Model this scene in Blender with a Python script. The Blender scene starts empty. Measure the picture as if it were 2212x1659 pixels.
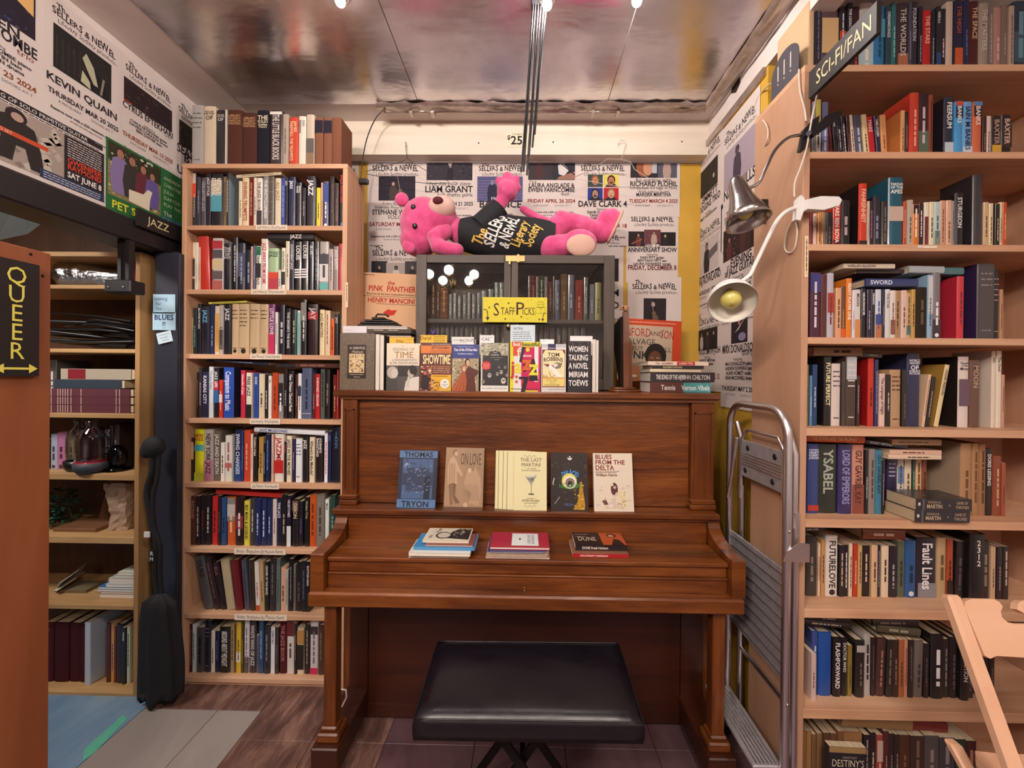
import bpy, math, random
from mathutils import Matrix, Vector
C = bpy.context.scene.collection
PI = math.pi
rnd = random.Random(7)
# ------------------------------------------------------------------ camera
FPX, CX, CY = 850.0, 1106.0, 829.5
CAM = Vector((0, 0, 1.40))
RM = (Matrix.Rotation(math.radians(0.9), 3, 'Z') @ Matrix.Rotation(math.radians(89.8), 3, 'X') @ Matrix.Rotation(math.radians(0.55), 3, 'Z'))
RI = RM.transposed()
def _raw(d):
    l = RI @ Vector(d)
    return CX + FPX * l.x / -l.z, CY - FPX * l.y / -l.z
_a, _b = _raw((0, 1, 0))
SX, SY = 1133 - _a, 810 - _b
def ray(px, py):
    return RM @ Vector(((px - SX - CX) / FPX, -(py - SY - CY) / FPX, -1))
def atY(px, py, Y):
    d = ray(px, py); return CAM + d * (Y / d.y)
def atX(px, py, X):
    d = ray(px, py); return CAM + d * (X / d.x)
def atZ(px, py, Z):
    d = ray(px, py); return CAM + d * ((Z - CAM.z) / d.z)
cam = bpy.data.cameras.new('camera'); co = bpy.data.objects.new('camera', cam); C.objects.link(co)
cam.sensor_width = 36; cam.lens = FPX / 2212 * 36; cam.clip_start = 0.02
cam.shift_x = -SX / 2212; cam.shift_y = SY / 2212
co.matrix_world = Matrix.Translation(CAM) @ RM.to_4x4()
sc = bpy.context.scene; sc.camera = co
# ------------------------------------------------------------------ world, exposure
w = bpy.data.worlds.new('world'); sc.world = w; w.use_nodes = True
w.node_tree.nodes['Background'].inputs[0].default_value = (.75, .68, .62, 1)
w.node_tree.nodes['Background'].inputs[1].default_value = .15
vs = sc.view_settings
vs.view_transform = 'Standard'; vs.look = 'None'; vs.exposure = 0.78; vs.gamma = 1; vs.use_curve_mapping = False
cy = sc.cycles
cy.max_bounces = 7; cy.diffuse_bounces = 4; cy.glossy_bounces = 4; cy.transmission_bounces = 6; cy.transparent_max_bounces = 8
cy.sample_clamp_indirect = 4; cy.caustics_reflective = False; cy.caustics_refractive = False
cy.use_denoising = True
# added fill lights, unseen and without fixtures (warm white by default)
WARM = (1.0, .87, .79)
def area(name, loc, size, power, rot=(0, 0, 0), col=WARM):
    l = bpy.data.lights.new(name, 'AREA'); l.shape = 'DISK'; l.size = size; l.energy = power; l.color = col
    o = bpy.data.objects.new(name, l); o.location = loc; o.rotation_euler = rot; C.objects.link(o)
area('added_fill_light', (0.5, -0.3, 2.62), .45, 20)  # three fills added behind the viewer for general ambient light
area('added_fill_light', (-1.35, -1.1, 2.60), .4, 17)
area('added_fill_light', (1.75, -1.7, 2.60), .45, 16)
area('side_room_fill_light', (-2.3, 0.75, 2.35), .4, 17, col=(1, .93, .88))  # fill added to brighten the doorway shelves, no fixture
BULB_E = 215
SPOT_E = 560
# ------------------------------------------------------------------ colour
def s2l(c): return c / 12.92 if c <= .04045 else ((c + .055) / 1.055) ** 2.4
_lc = {}
def L(h):
    if not isinstance(h, str): return h
    if h in _lc: return _lc[h]
    f = ''.join(c + c for c in h) if len(h) == 3 else h
    _lc[h] = tuple(s2l(int(f[i:i + 2], 16) / 255) * .92 for i in (0, 2, 4))
    return _lc[h]
# ------------------------------------------------------------------ materials
class NT:
    def __init__(s, name):
        s.m = bpy.data.materials.new(name); s.m.use_nodes = True
        s.t = s.m.node_tree; s.b = s.t.nodes['Principled BSDF']; s.m.diffuse_color = (.5, .5, .5, 1)
    def n(s, typ, **kw):
        x = s.t.nodes.new(typ)
        for k, v in kw.items():
            if k in x.inputs: x.inputs[k].default_value = v
            else: setattr(x, k, v)
        return x
    def l(s, a, b): s.t.links.new(a, b)
    def set(s, **kw):
        for k, v in kw.items(): s.b.inputs[k.replace('_', ' ')].default_value = v
        return s
    def coord(s, scale=(1, 1, 1), rot=(0, 0, 0), kind='Object'):
        tc = s.n('ShaderNodeTexCoord'); mp = s.n('ShaderNodeMapping')
        mp.inputs['Scale'].default_value = scale; mp.inputs['Rotation'].default_value = rot
        s.l(tc.outputs[kind], mp.inputs['Vector']); return mp.outputs[0]
    def noise(s, vec, scale, detail=4, rough=.55, dist=0):
        x = s.n('ShaderNodeTexNoise'); x.inputs['Scale'].default_value = scale; x.inputs['Detail'].default_value = detail
        x.inputs['Roughness'].default_value = rough; x.inputs['Distortion'].default_value = dist
        if vec is not None: s.l(vec, x.inputs['Vector'])
        return x.outputs['Fac']
    def ramp(s, fac, stops):
        r = s.n('ShaderNodeValToRGB'); e = r.color_ramp.elements
        while len(e) < len(stops): e.new(.5)
        for i, (p, c) in enumerate(stops): e[i].position = p; e[i].color = (*L(c), 1)
        s.l(fac, r.inputs[0]); return r.outputs[0]
    def bump(s, fac, strength=.2, dist=.002):
        b = s.n('ShaderNodeBump'); b.inputs['Strength'].default_value = strength; b.inputs['Distance'].default_value = dist
        s.l(fac, b.inputs['Height']); s.l(b.outputs[0], s.b.inputs['Normal'])
    def mixc(s, fac, a, b, blend='MIX'):
        x = s.n('ShaderNodeMix', data_type='RGBA', blend_type=blend)
        for i, v in ((0, fac), (6, a), (7, b)):
            if hasattr(v, 'links'): s.l(v, x.inputs[i])
            else: x.inputs[i].default_value = v if i == 0 else (*L(v), 1)
        return x.outputs[2]
def plain(name, col, rough=.6, metal=0, bump=0, bscale=60, var=0, **kw):
    t = NT(name); t.set(Roughness=rough, Metallic=metal, **kw)
    if bump or var:
        f = t.noise(t.coord(), bscale)
        if bump: t.bump(f, bump)
        if var:
            c = L(col)
            t.l(t.ramp(f, [(.3, tuple(x * (1 - var) for x in c)), (.7, tuple(min(1, x * (1 + var)) for x in c))]), t.b.inputs['Base Color'])
            return t.m
    t.b.inputs['Base Color'].default_value = (*L(col), 1)
    return t.m
def printed(name, rough, grain=0, gscale=900, spec=.5, coat=0):
    t = NT(name); t.set(Roughness=rough); t.b.inputs['Specular IOR Level'].default_value = spec
    t.b.inputs['Coat Weight'].default_value = coat; t.b.inputs['Coat Roughness'].default_value = .12
    a = t.n('ShaderNodeAttribute', attribute_name='Col')
    if grain:
        f = t.noise(t.coord(), gscale, 3)
        t.l(t.mixc(1.0, a.outputs['Color'], t.ramp(f, [(.3, (1 - grain,) * 3), (.7, (1, 1, 1))]), 'MULTIPLY'), t.b.inputs['Base Color'])
        t.bump(f, .15, .001)
    else: t.l(a.outputs['Color'], t.b.inputs['Base Color'])
    return t.m
def wood(name, stops, axis='x', rough=.5, scale=9, stretch=14, bump=.12, fine=1, coat=0, bd=.001):
    t = NT(name); t.set(Roughness=rough); t.b.inputs['Coat Weight'].default_value = coat; t.b.inputs['Coat Roughness'].default_value = .2
    s = {'x': (1 / stretch, 1, 1), 'y': (1, 1 / stretch, 1), 'z': (1, 1, 1 / stretch)}[axis]
    co_ = t.coord(s)
    a = t.noise(co_, scale, 5, .6, 1.2); b = t.noise(co_, scale * 9, 3, .6)
    m = t.n('ShaderNodeMath', operation='MULTIPLY_ADD'); t.l(b, m.inputs[0]); m.inputs[1].default_value = .35 * fine; t.l(a, m.inputs[2])
    mm = t.n('ShaderNodeMath', operation='SUBTRACT'); t.l(m.outputs[0], mm.inputs[0]); mm.inputs[1].default_value = .17 * fine
    t.l(t.ramp(mm.outputs[0], stops), t.b.inputs['Base Color'])
    t.bump(b, bump, bd)
    return t.m
M = {}
M['matte'] = printed('printed_paper', .75, spec=.3)
M['gloss'] = printed('glossy_cover', .32, coat=.25)
M['cloth'] = printed('book_cloth', .85, .25, 1100, .2)
M['paint'] = printed('painted_board', .5)
t = NT('page_edges'); t.set(Roughness=.9); f = t.noise(t.coord((500, 3, 3)), 1, 2)
t.l(t.ramp(f, [(.3, 'b9a384'), (.7, 'e2cfb0')]), t.b.inputs['Base Color']); M['page'] = t.m
M['page_white'] = plain('page_edges_white', 'e6ddd2', .9, var=.06, bscale=200)
M['pine'] = wood('pine_shelf', [(.25, 'b98565'), (.5, 'd3a481'), (.75, 'dfb492')], 'x', .55, 6, 16, .06)
M['pine_up'] = wood('pine_upright', [(.25, 'b98565'), (.5, 'd3a481'), (.75, 'dfb492')], 'z', .55, 6, 16, .06)
M['ply'] = wood('plywood_side', [(.2, 'a67a5e'), (.5, 'bd9072'), (.8, 'cba083')], 'z', .6, 3.5, 5, .06, .6)
M['mahog'] = wood('piano_veneer', [(.2, '3c1c0a'), (.45, '623110'), (.62, '7a4219'), (.85, '905626')], 'x', .3, 9, 9, .5, 1.2, .1)
M['mahog_panel'] = wood('piano_panel_veneer', [(.2, '3c1c0a'), (.45, '623110'), (.62, '7a4219'), (.85, '905626')], 'x', .27, 9, 9, 1.0, 1.2, .2, .0022)
M['mahog_up'] = wood('piano_veneer_upright', [(.2, '3c1c0a'), (.45, '623110'), (.62, '7a4219'), (.85, '905626')], 'z', .33, 7, 12, .2, 1.1, .12)
M['mahog_shaded'] = wood('piano_veneer_shaded', [(.2, '280f07'), (.5, '3c170a'), (.85, '4d210f')], 'x', .4, 7, 12, .15)  # darker copy of the veneer, shade under the key bed put into its colour
M['cabw'] = wood('cabinet_wood', [(.2, '332922'), (.5, '493d34'), (.8, '5e5146')], 'z', .55, 10, 12, .1)
M['cabwx'] = wood('cabinet_wood_rail', [(.2, '332922'), (.5, '493d34'), (.8, '5e5146')], 'x', .55, 10, 12, .1)
M['orange_wood'] = wood('stained_pine', [(.2, '7e4226'), (.5, '965532'), (.8, 'a86740')], 'z', .5, 4, 7, .2, .5)
M['knotty'] = wood('knotty_pine', [(.2, '8f6a3e'), (.5, 'b58a58'), (.8, 'c79d68')], 'z', .6, 7, 10, .1)
M['knottyx'] = wood('knotty_pine_shelf', [(.2, '967048'), (.5, 'bd9462'), (.8, 'd0aa78')], 'x', .6, 7, 10, .1)
M['panel'] = wood('brown_panelling', [(.2, '3a2415'), (.5, '4e3220'), (.8, '60402a')], 'z', .6, 8, 10, .1)
M['lumber'] = wood('whitewashed_beam', [(.2, 'd6c4b0'), (.5, 'e8dac8'), (.8, 'f0e4d4')], 'x', .6, 5, 14, .12)
t = NT('white_plaster'); t.set(Roughness=.8); v = t.coord()
t.l(t.ramp(t.noise(v, 3.5, 6, .6), [(.3, 'd8cac4'), (.6, 'e6dad4')]), t.b.inputs['Base Color']); t.bump(t.noise(v, 35, 5), .25, .004); M['plaster'] = t.m
t = NT('yellow_wall_paint'); t.set(Roughness=.6); v = t.coord()
t.l(t.ramp(t.noise(v, 5, 5), [(.3, 'c99b32'), (.7, 'dbae42')]), t.b.inputs['Base Color']); t.bump(t.noise(v, 90, 3), .15, .001); M['yellow'] = t.m
# mirror-like metal sheet ceiling, a little uneven and tarnished
t = NT('polished_metal_ceiling'); t.set(Metallic=1.0); v = t.coord()
a = t.noise(v, 5, 5, .6)
t.l(t.ramp(a, [(.3, 'd0c6cc'), (.7, 'ece4e6')]), t.b.inputs['Base Color'])
t.l(t.ramp(t.noise(v, 2.2, 3), [(.3, (.20,) * 3), (.7, (.32,) * 3)]), t.b.inputs['Roughness'])
t.bump(t.noise(t.coord((1, 2.2, 1)), 3.2, 3), .25, .02); M['ceiling'] = t.m
M['black'] = plain('black_paint', '1a1618', .4, bump=.1)
M['jamb'] = plain('navy_black_paint', '2a2b38', .42, bump=.12, bscale=20)
M['blackboard'] = plain('black_sign_board', '1d1718', .45)
M['alu'] = NT('aluminium').set(Metallic=1.0, Roughness=.3).m
nt = M['alu'].node_tree; nt.nodes['Principled BSDF'].inputs['Base Color'].default_value = (.74, .72, .74, 1)
M['alu_dull'] = plain('ribbed_aluminium', 'a8a2a6', .5, .45, .2, 40, .15)
M['steel'] = plain('brushed_steel', 'b8b2ae', .22, 1)
M['chrome'] = plain('bright_metal', 'd8d2cc', .15, 1)
M['brass'] = plain('brass', '9c885c', .36, 1)
M['leather'] = plain('black_leather', '161118', .3, bump=.12, bscale=260)
nt = M['leather'].node_tree; nz = nt.nodes.new('ShaderNodeTexNoise'); nz.inputs['Scale'].default_value = 7; nz.inputs['Detail'].default_value = 3; mr = nt.nodes.new('ShaderNodeMapRange'); mr.inputs[1].default_value = .35; mr.inputs[2].default_value = .7; mr.inputs[3].default_value = .27; mr.inputs[4].default_value = .4
nt.links.new(nz.outputs['Fac'], mr.inputs[0]); nt.links.new(mr.outputs[0], nt.nodes['Principled BSDF'].inputs['Roughness'])
M['dark_metal'] = plain('dark_metal', '1b1614', .45, .6)
M['white_plastic'] = plain('white_plastic', 'e8e4e0', .35)
M['black_plastic'] = plain('black_plastic', '161417', .35)
M['black_cloth'] = plain('black_cloth', '131116', .8, bump=.5, bscale=40)
M['cord_white'] = plain('pale_cord', 'd8c8b8', .5)
M['wire_dark'] = plain('dark_wire', '2c2623', .4, .5)
M['wire_pale'] = plain('pale_wire', 'cfc4ba', .4, .5)
t = NT('pink_plush'); t.set(Roughness=.95); v = t.coord(); f = t.noise(v, 22, 5); g = t.noise(v, 420, 2)
t.l(t.ramp(f, [(.3, 'd63c78'), (.6, 'ee5a96'), (.8, 'f27fae')]), t.b.inputs['Base Color']); t.bump(g, .6, .004)
t.b.inputs['Sheen Weight'].default_value = .5; M['plush'] = t.m
M['plush_pale'] = plain('pale_plush', 'ecc2b4', .95, bump=.5, bscale=400, var=.06)
M['sole'] = plain('plush_sole', 'd8ae9c', .95, bump=.5, bscale=300, var=.08)
M['tee'] = plain('black_cotton', '17161b', .85, bump=.2, bscale=30)
M['red_felt'] = plain('plum_felt', '5e1c28', .9, bump=.3, bscale=300)
M['kraft'] = plain('brown_paper', 'b0937a', .8, bump=.8, bscale=14, var=.1)
M['folding'] = wood('beige_folding_wood', [(.2, 'dba583'), (.5, 'e6b492'), (.8, 'ecbf9e')], 'x', .5, 4, 8, .05, .4)
M['bulb_off'] = plain('yellow_bulb', 'd8cc70', .3)
M['shade_in'] = plain('lamp_inside', 'e2dbd0', .45)
M['leaf'] = plain('plastic_leaf', '2f5c46', .5, var=.4, bscale=30)
def emit(name, col, e):
    t = NT(name); t.b.inputs['Base Color'].default_value = (*L(col), 1)
    t.b.inputs['Emission Color'].default_value = (*col, 1) if not isinstance(col, str) else (*L(col), 1)
    t.b.inputs['Emission Strength'].default_value = e; return t.m
M['bulb_on'] = emit('lit_globe', (1, .88, .79), BULB_E)
M['spot_on'] = emit('lit_spot', (1, .92, .86), SPOT_E)
def glass(name, rough=0, col='ffffff', alpha=None):
    t = NT(name); t.set(Roughness=rough); t.b.inputs['Base Color'].default_value = (*L(col), 1)
    t.b.inputs['Transmission Weight'].default_value = 1.0; t.b.inputs['IOR'].default_value = 1.45; return t.m
M['dark_glass'] = glass('smoky_glass', .05, '8a8f98')
# flat window pane: clear with a mirror coat
t = NT('cabinet_pane'); m = t.m; nt = m.node_tree
tr = nt.nodes.new('ShaderNodeBsdfTransparent'); tr.inputs[0].default_value = (.93, .93, .92, 1); gl = nt.nodes.new('ShaderNodeBsdfGlossy'); gl.inputs['Roughness'].default_value = .015
fr = nt.nodes.new('ShaderNodeFresnel'); fr.inputs[0].default_value = 1.5; mx = nt.nodes.new('ShaderNodeMixShader')
ad = nt.nodes.new('ShaderNodeMath'); ad.operation = 'MULTIPLY_ADD'; ad.inputs[1].default_value = 1.2; ad.inputs[2].default_value = .004
nt.links.new(fr.outputs[0], ad.inputs[0]); nt.links.new(ad.outputs[0], mx.inputs[0]); nt.links.new(tr.outputs[0], mx.inputs[1]); nt.links.new(gl.outputs[0], mx.inputs[2])
nt.links.new(mx.outputs[0], nt.nodes['Material Output'].inputs[0]); M['pane'] = m
t = NT('clear_glass'); m = t.m; nt = m.node_tree
tr = nt.nodes.new('ShaderNodeBsdfTransparent'); tr.inputs[0].default_value = (.84, .84, .86, 1); gl = nt.nodes.new('ShaderNodeBsdfGlossy'); gl.inputs['Roughness'].default_value = .04
lw = nt.nodes.new('ShaderNodeLayerWeight'); lw.inputs[0].default_value = .35; mx = nt.nodes.new('ShaderNodeMixShader')
nt.links.new(lw.outputs['Facing'], mx.inputs[0]); nt.links.new(tr.outputs[0], mx.inputs[1]); nt.links.new(gl.outputs[0], mx.inputs[2]); nt.links.new(mx.outputs[0], nt.nodes['Material Output'].inputs[0]); M['bottle'] = m
t = NT('clear_film'); m = t.m; nt = m.node_tree
tr = nt.nodes.new('ShaderNodeBsdfTransparent'); tr.inputs[0].default_value = (.86, .90, .93, 1); gl = nt.nodes.new('ShaderNodeBsdfGlossy'); gl.inputs['Roughness'].default_value = .18
mx = nt.nodes.new('ShaderNodeMixShader'); mx.inputs[0].default_value = .38
tn = t.noise(t.coord(), 16, 6); bp = nt.nodes.new('ShaderNodeBump'); bp.inputs['Strength'].default_value = 1; bp.inputs['Distance'].default_value = .02
nt.links.new(tn, bp.inputs['Height']); nt.links.new(bp.outputs[0], gl.inputs['Normal'])
nt.links.new(tr.outputs[0], mx.inputs[1]); nt.links.new(gl.outputs[0], mx.inputs[2]); nt.links.new(mx.outputs[0], nt.nodes['Material Output'].inputs[0]); M['film'] = m
def tile_mat(name, stops, scale, stretch, rough=.45, bump=.3):
    t = NT(name); t.set(Roughness=rough); v = t.coord((1, 1 / stretch, 1)); a = t.noise(v, scale, 8, .68, .6)
    t.l(t.ramp(a, stops), t.b.inputs['Base Color']); t.bump(a, bump, .004); return t.m
M['tile_grey'] = tile_mat('grey_vinyl_tile', [(.3, '8f8480'), (.7, 'a2968f')], 3, 2, .5, .05)
M['tile_brown'] = tile_mat('brown_slate_tile', [(.28, '3f2a26'), (.5, '6b4b42'), (.62, '8a675a'), (.8, 'a5877a')], 22, 3.5, .5, .5)
M['tile_plum'] = tile_mat('plum_slate_tile', [(.28, '4a3238'), (.6, '6a4c50'), (.8, '86686a')], 7, 2, .5, .35)
t = NT('blue_painted_floor'); t.set(Roughness=.4); v = t.coord((1, .35, 1)); a = t.noise(v, 6, 6)
t.l(t.ramp(a, [(.3, '5b7a9c'), (.6, '7b96ae'), (.8, '93a8b6')]), t.b.inputs['Base Color']); M['floor_blue'] = t.m
M['teal_tape'] = plain('teal_paint', '63b79c', .5, var=.1, bscale=20)
# ------------------------------------------------------------------ mesh buffer
class MB:
    def __init__(s): s.v = []; s.f = []; s.c = []; s.m = []; s.sm = []
    def add(s, vs, fs, col=None, mat=0, smooth=False):
        o = len(s.v); s.v += [tuple(p) for p in vs]; s.c += [L(col) if col is not None else (.5, .5, .5)] * len(vs)
        for f in fs: s.f.append(tuple(i + o for i in f)); s.m.append(mat); s.sm.append(smooth)
        return s
    def box(s, x0, x1, y0, y1, z0, z1, col=None, mat=0, bev=0):
        if bev:
            b = bev; X = (x0, x0 + b, x1 - b, x1); Y = (y0, y0 + b, y1 - b, y1); Z = (z0, z0 + b, z1 - b, z1)
            vs, ix = [], {}
            for i in range(4):
                for j in range(4):
                    for k in range(4):
                        if (i in (0, 3)) + (j in (0, 3)) + (k in (0, 3)) == 1: ix[i, j, k] = len(vs); vs.append((X[i], Y[j], Z[k]))
            fs = []
            for a in (0, 3):
                for q in (lambda u, w: (a, u, w), lambda u, w: (u, a, w), lambda u, w: (u, w, a)):
                    fs.append([ix[q(1, 1)], ix[q(2, 1)], ix[q(2, 2)], ix[q(1, 2)]])
            n = lambda t: 1 if t == 0 else 2
            for a in (0, 3):
                for b2 in (0, 3):
                    fs.append([ix[a, n(b2), 1], ix[n(a), b2, 1], ix[n(a), b2, 2], ix[a, n(b2), 2]])
                    fs.append([ix[a, 1, n(b2)], ix[n(a), 1, b2], ix[n(a), 2, b2], ix[a, 2, n(b2)]])
                    fs.append([ix[1, a, n(b2)], ix[1, n(a), b2], ix[2, n(a), b2], ix[2, a, n(b2)]])
                    for c in (0, 3): fs.append([ix[a, n(b2), n(c)], ix[n(a), b2, n(c)], ix[n(a), n(b2), c]])
            cx, cyy, cz = (x0 + x1) / 2, (y0 + y1) / 2, (z0 + z1) / 2
            out = []
            for f in fs:
                p, q, r = (Vector(vs[i]) for i in f[:3]); nn = (q - p).cross(r - p)
                if nn.dot(p - Vector((cx, cyy, cz))) < 0: f = f[::-1]
                out.append(f)
            return s.add(vs, out, col, mat)
        vs = [(x0, y0, z0), (x1, y0, z0), (x1, y1, z0), (x0, y1, z0), (x0, y0, z1), (x1, y0, z1), (x1, y1, z1), (x0, y1, z1)]
        return s.add(vs, [(3, 2, 1, 0), (4, 5, 6, 7), (0, 1, 5, 4), (1, 2, 6, 5), (2, 3, 7, 6), (3, 0, 4, 7)], col, mat)
    def prism(s, poly, a, b, axis='y', col=None, mat=0, smooth=False):
        """poly of 2-D points extruded from a to b along axis (x: points are y,z; y: x,z; z: x,y)"""
        P = {'x': lambda p, t: (t, p[0], p[1]), 'y': lambda p, t: (p[0], t, p[1]), 'z': lambda p, t: (p[0], p[1], t)}[axis]
        n = len(poly); area_ = sum(poly[i][0] * poly[(i + 1) % n][1] - poly[(i + 1) % n][0] * poly[i][1] for i in range(n))
        if (area_ < 0) != (axis == 'y'): poly = poly[::-1]
        vs = [P(p, a) for p in poly] + [P(p, b) for p in poly]
        s.add(vs, [tuple(range(n))[::-1], tuple(range(n, 2 * n))], col, mat)
        s.add(vs, [(i, (i + 1) % n, n + (i + 1) % n, n + i) for i in range(n)], col, mat, smooth); return s
    def tube(s, pts, r, seg=8, col=None, mat=0, cap=True, closed=False, flat=1.0):
        pts = [Vector(p) for p in pts]; n = len(pts); vs = []; rr = r if isinstance(r, (list, tuple)) else [r] * n
        up = None
        for i, p in enumerate(pts):
            d = ((pts[(i + 1) % n] if closed or i < n - 1 else p) - (pts[i - 1] if closed or i else p)).normalized()
            if up is None:
                up = Vector((0, 0, 1)) if abs(d.z) < .9 else Vector((0, 1, 0))
            x = d.cross(up).normalized(); up = x.cross(d).normalized()
            for k in range(seg):
                t = 2 * PI * k / seg; vs.append(p + (x * math.cos(t) + up * math.sin(t) * flat) * rr[i])
        fs = [(i * seg + k, i * seg + (k + 1) % seg, ((i + 1) % n) * seg + (k + 1) % seg, ((i + 1) % n) * seg + k) for i in range(n if closed else n - 1) for k in range(seg)]
        s.add(vs, fs, col, mat, True)
        if cap and not closed: s.add(vs[:seg], [tuple(range(seg))[::-1]], col, mat); s.add(vs[-seg:], [tuple(range(seg))], col, mat)
        return s
    def lathe(s, prof, seg=24, col=None, mat=0, M4=None, sx=1, sy=1):
        vs = [Vector((r * math.cos(2 * PI * k / seg) * sx, r * math.sin(2 * PI * k / seg) * sy, z)) for r, z in prof for k in range(seg)]
        if M4 is not None: vs = [M4 @ v for v in vs]
        fs = [(i * seg + k, i * seg + (k + 1) % seg, (i + 1) * seg + (k + 1) % seg, (i + 1) * seg + k) for i in range(len(prof) - 1) for k in range(seg)]
        return s.add(vs, fs, col, mat, True)
    def ball(s, c, r, seg=12, ring=8, col=None, mat=0):
        r = r if isinstance(r, (list, tuple)) else (r, r, r)
        prof = [(max(math.sin(PI * i / ring), 1e-4), -math.cos(PI * i / ring)) for i in range(ring + 1)]
        return s.lathe(prof, seg, col, mat, Matrix.Translation(c) @ Matrix.Diagonal((*r, 1)))
    def build(s, name, mats, parent=None, loc=None, rot=None, sub=0, merge=False):
        me = bpy.data.meshes.new(name); me.from_pydata(s.v, [], s.f)
        for m in (mats if isinstance(mats, (list, tuple)) else [mats]): me.materials.append(M[m] if isinstance(m, str) else m)
        me.polygons.foreach_set('material_index', s.m); me.polygons.foreach_set('use_smooth', s.sm)
        ca = me.color_attributes.new('Col', 'FLOAT_COLOR', 'POINT')
        ca.data.foreach_set('color', [x for c in s.c for x in (*c, 1)])
        if merge:
            import bmesh
            bm = bmesh.new(); bm.from_mesh(me); bmesh.ops.remove_doubles(bm, verts=bm.verts, dist=1e-5); bm.to_mesh(me); bm.free()
        me.update(); o = bpy.data.objects.new(name, me); C.objects.link(o)
        if parent: o.parent = parent
        if loc is not None: o.location = loc
        if rot is not None: o.rotation_euler = rot
        if sub:
            d = o.modifiers.new('s', 'SUBSURF'); d.levels = d.render_levels = sub
        return o
def tag(o, label=None, cat=None, group=None, kind=None):
    for k, v in (('label', label), ('category', cat), ('group', group), ('kind', kind)):
        if v: o[k] = v
    return o
def thing(name, label, cat, loc=(0, 0, 0), rot=(0, 0, 0), group=None):
    o = bpy.data.objects.new(name, None); C.objects.link(o); o.empty_display_size = .02
    o.location = loc; o.rotation_euler = rot; return tag(o, label, cat, group)
def struct(name, mb, mats, parent=None, **kw):
    o = mb.build(name, mats, parent, **kw)
    if not parent: o['kind'] = 'structure'
    return o
# ------------------------------------------------------------------ lettering (flat print from the built-in font)
_gl = {}
def _shape(body, bold):
    cu = bpy.data.curves.new('t', 'FONT'); cu.body = body; cu.resolution_u = 2; cu.fill_mode = 'FRONT'; cu.dimensions = '2D'
    cu.offset = .022 if bold else 0
    o = bpy.data.objects.new('t', cu); me = bpy.data.meshes.new_from_object(o)
    vs = [(v.co.x, v.co.y) for v in me.vertices]; fs = [tuple(p.vertices) for p in me.polygons]
    bpy.data.meshes.remove(me); bpy.data.objects.remove(o); bpy.data.curves.remove(cu)
    return vs, fs
_ext = lambda vs: (min(v[0] for v in vs), max(v[0] for v in vs))
CAPH = max(v[1] for v in _shape('H', False)[0])
def glyph(ch, bold):
    k = ch, bold
    if k not in _gl:
        vs, fs = _shape(ch, bold) if ch != ' ' else ([], [])
        a, b = _ext(_shape('HH', False)[0]); c, d = _ext(_shape('H' + ch + 'H', False)[0])
        _gl[k] = ([(x / CAPH, y / CAPH) for x, y in vs], fs, ((d - c) - (b - a)) / CAPH)
    return _gl[k]
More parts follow.
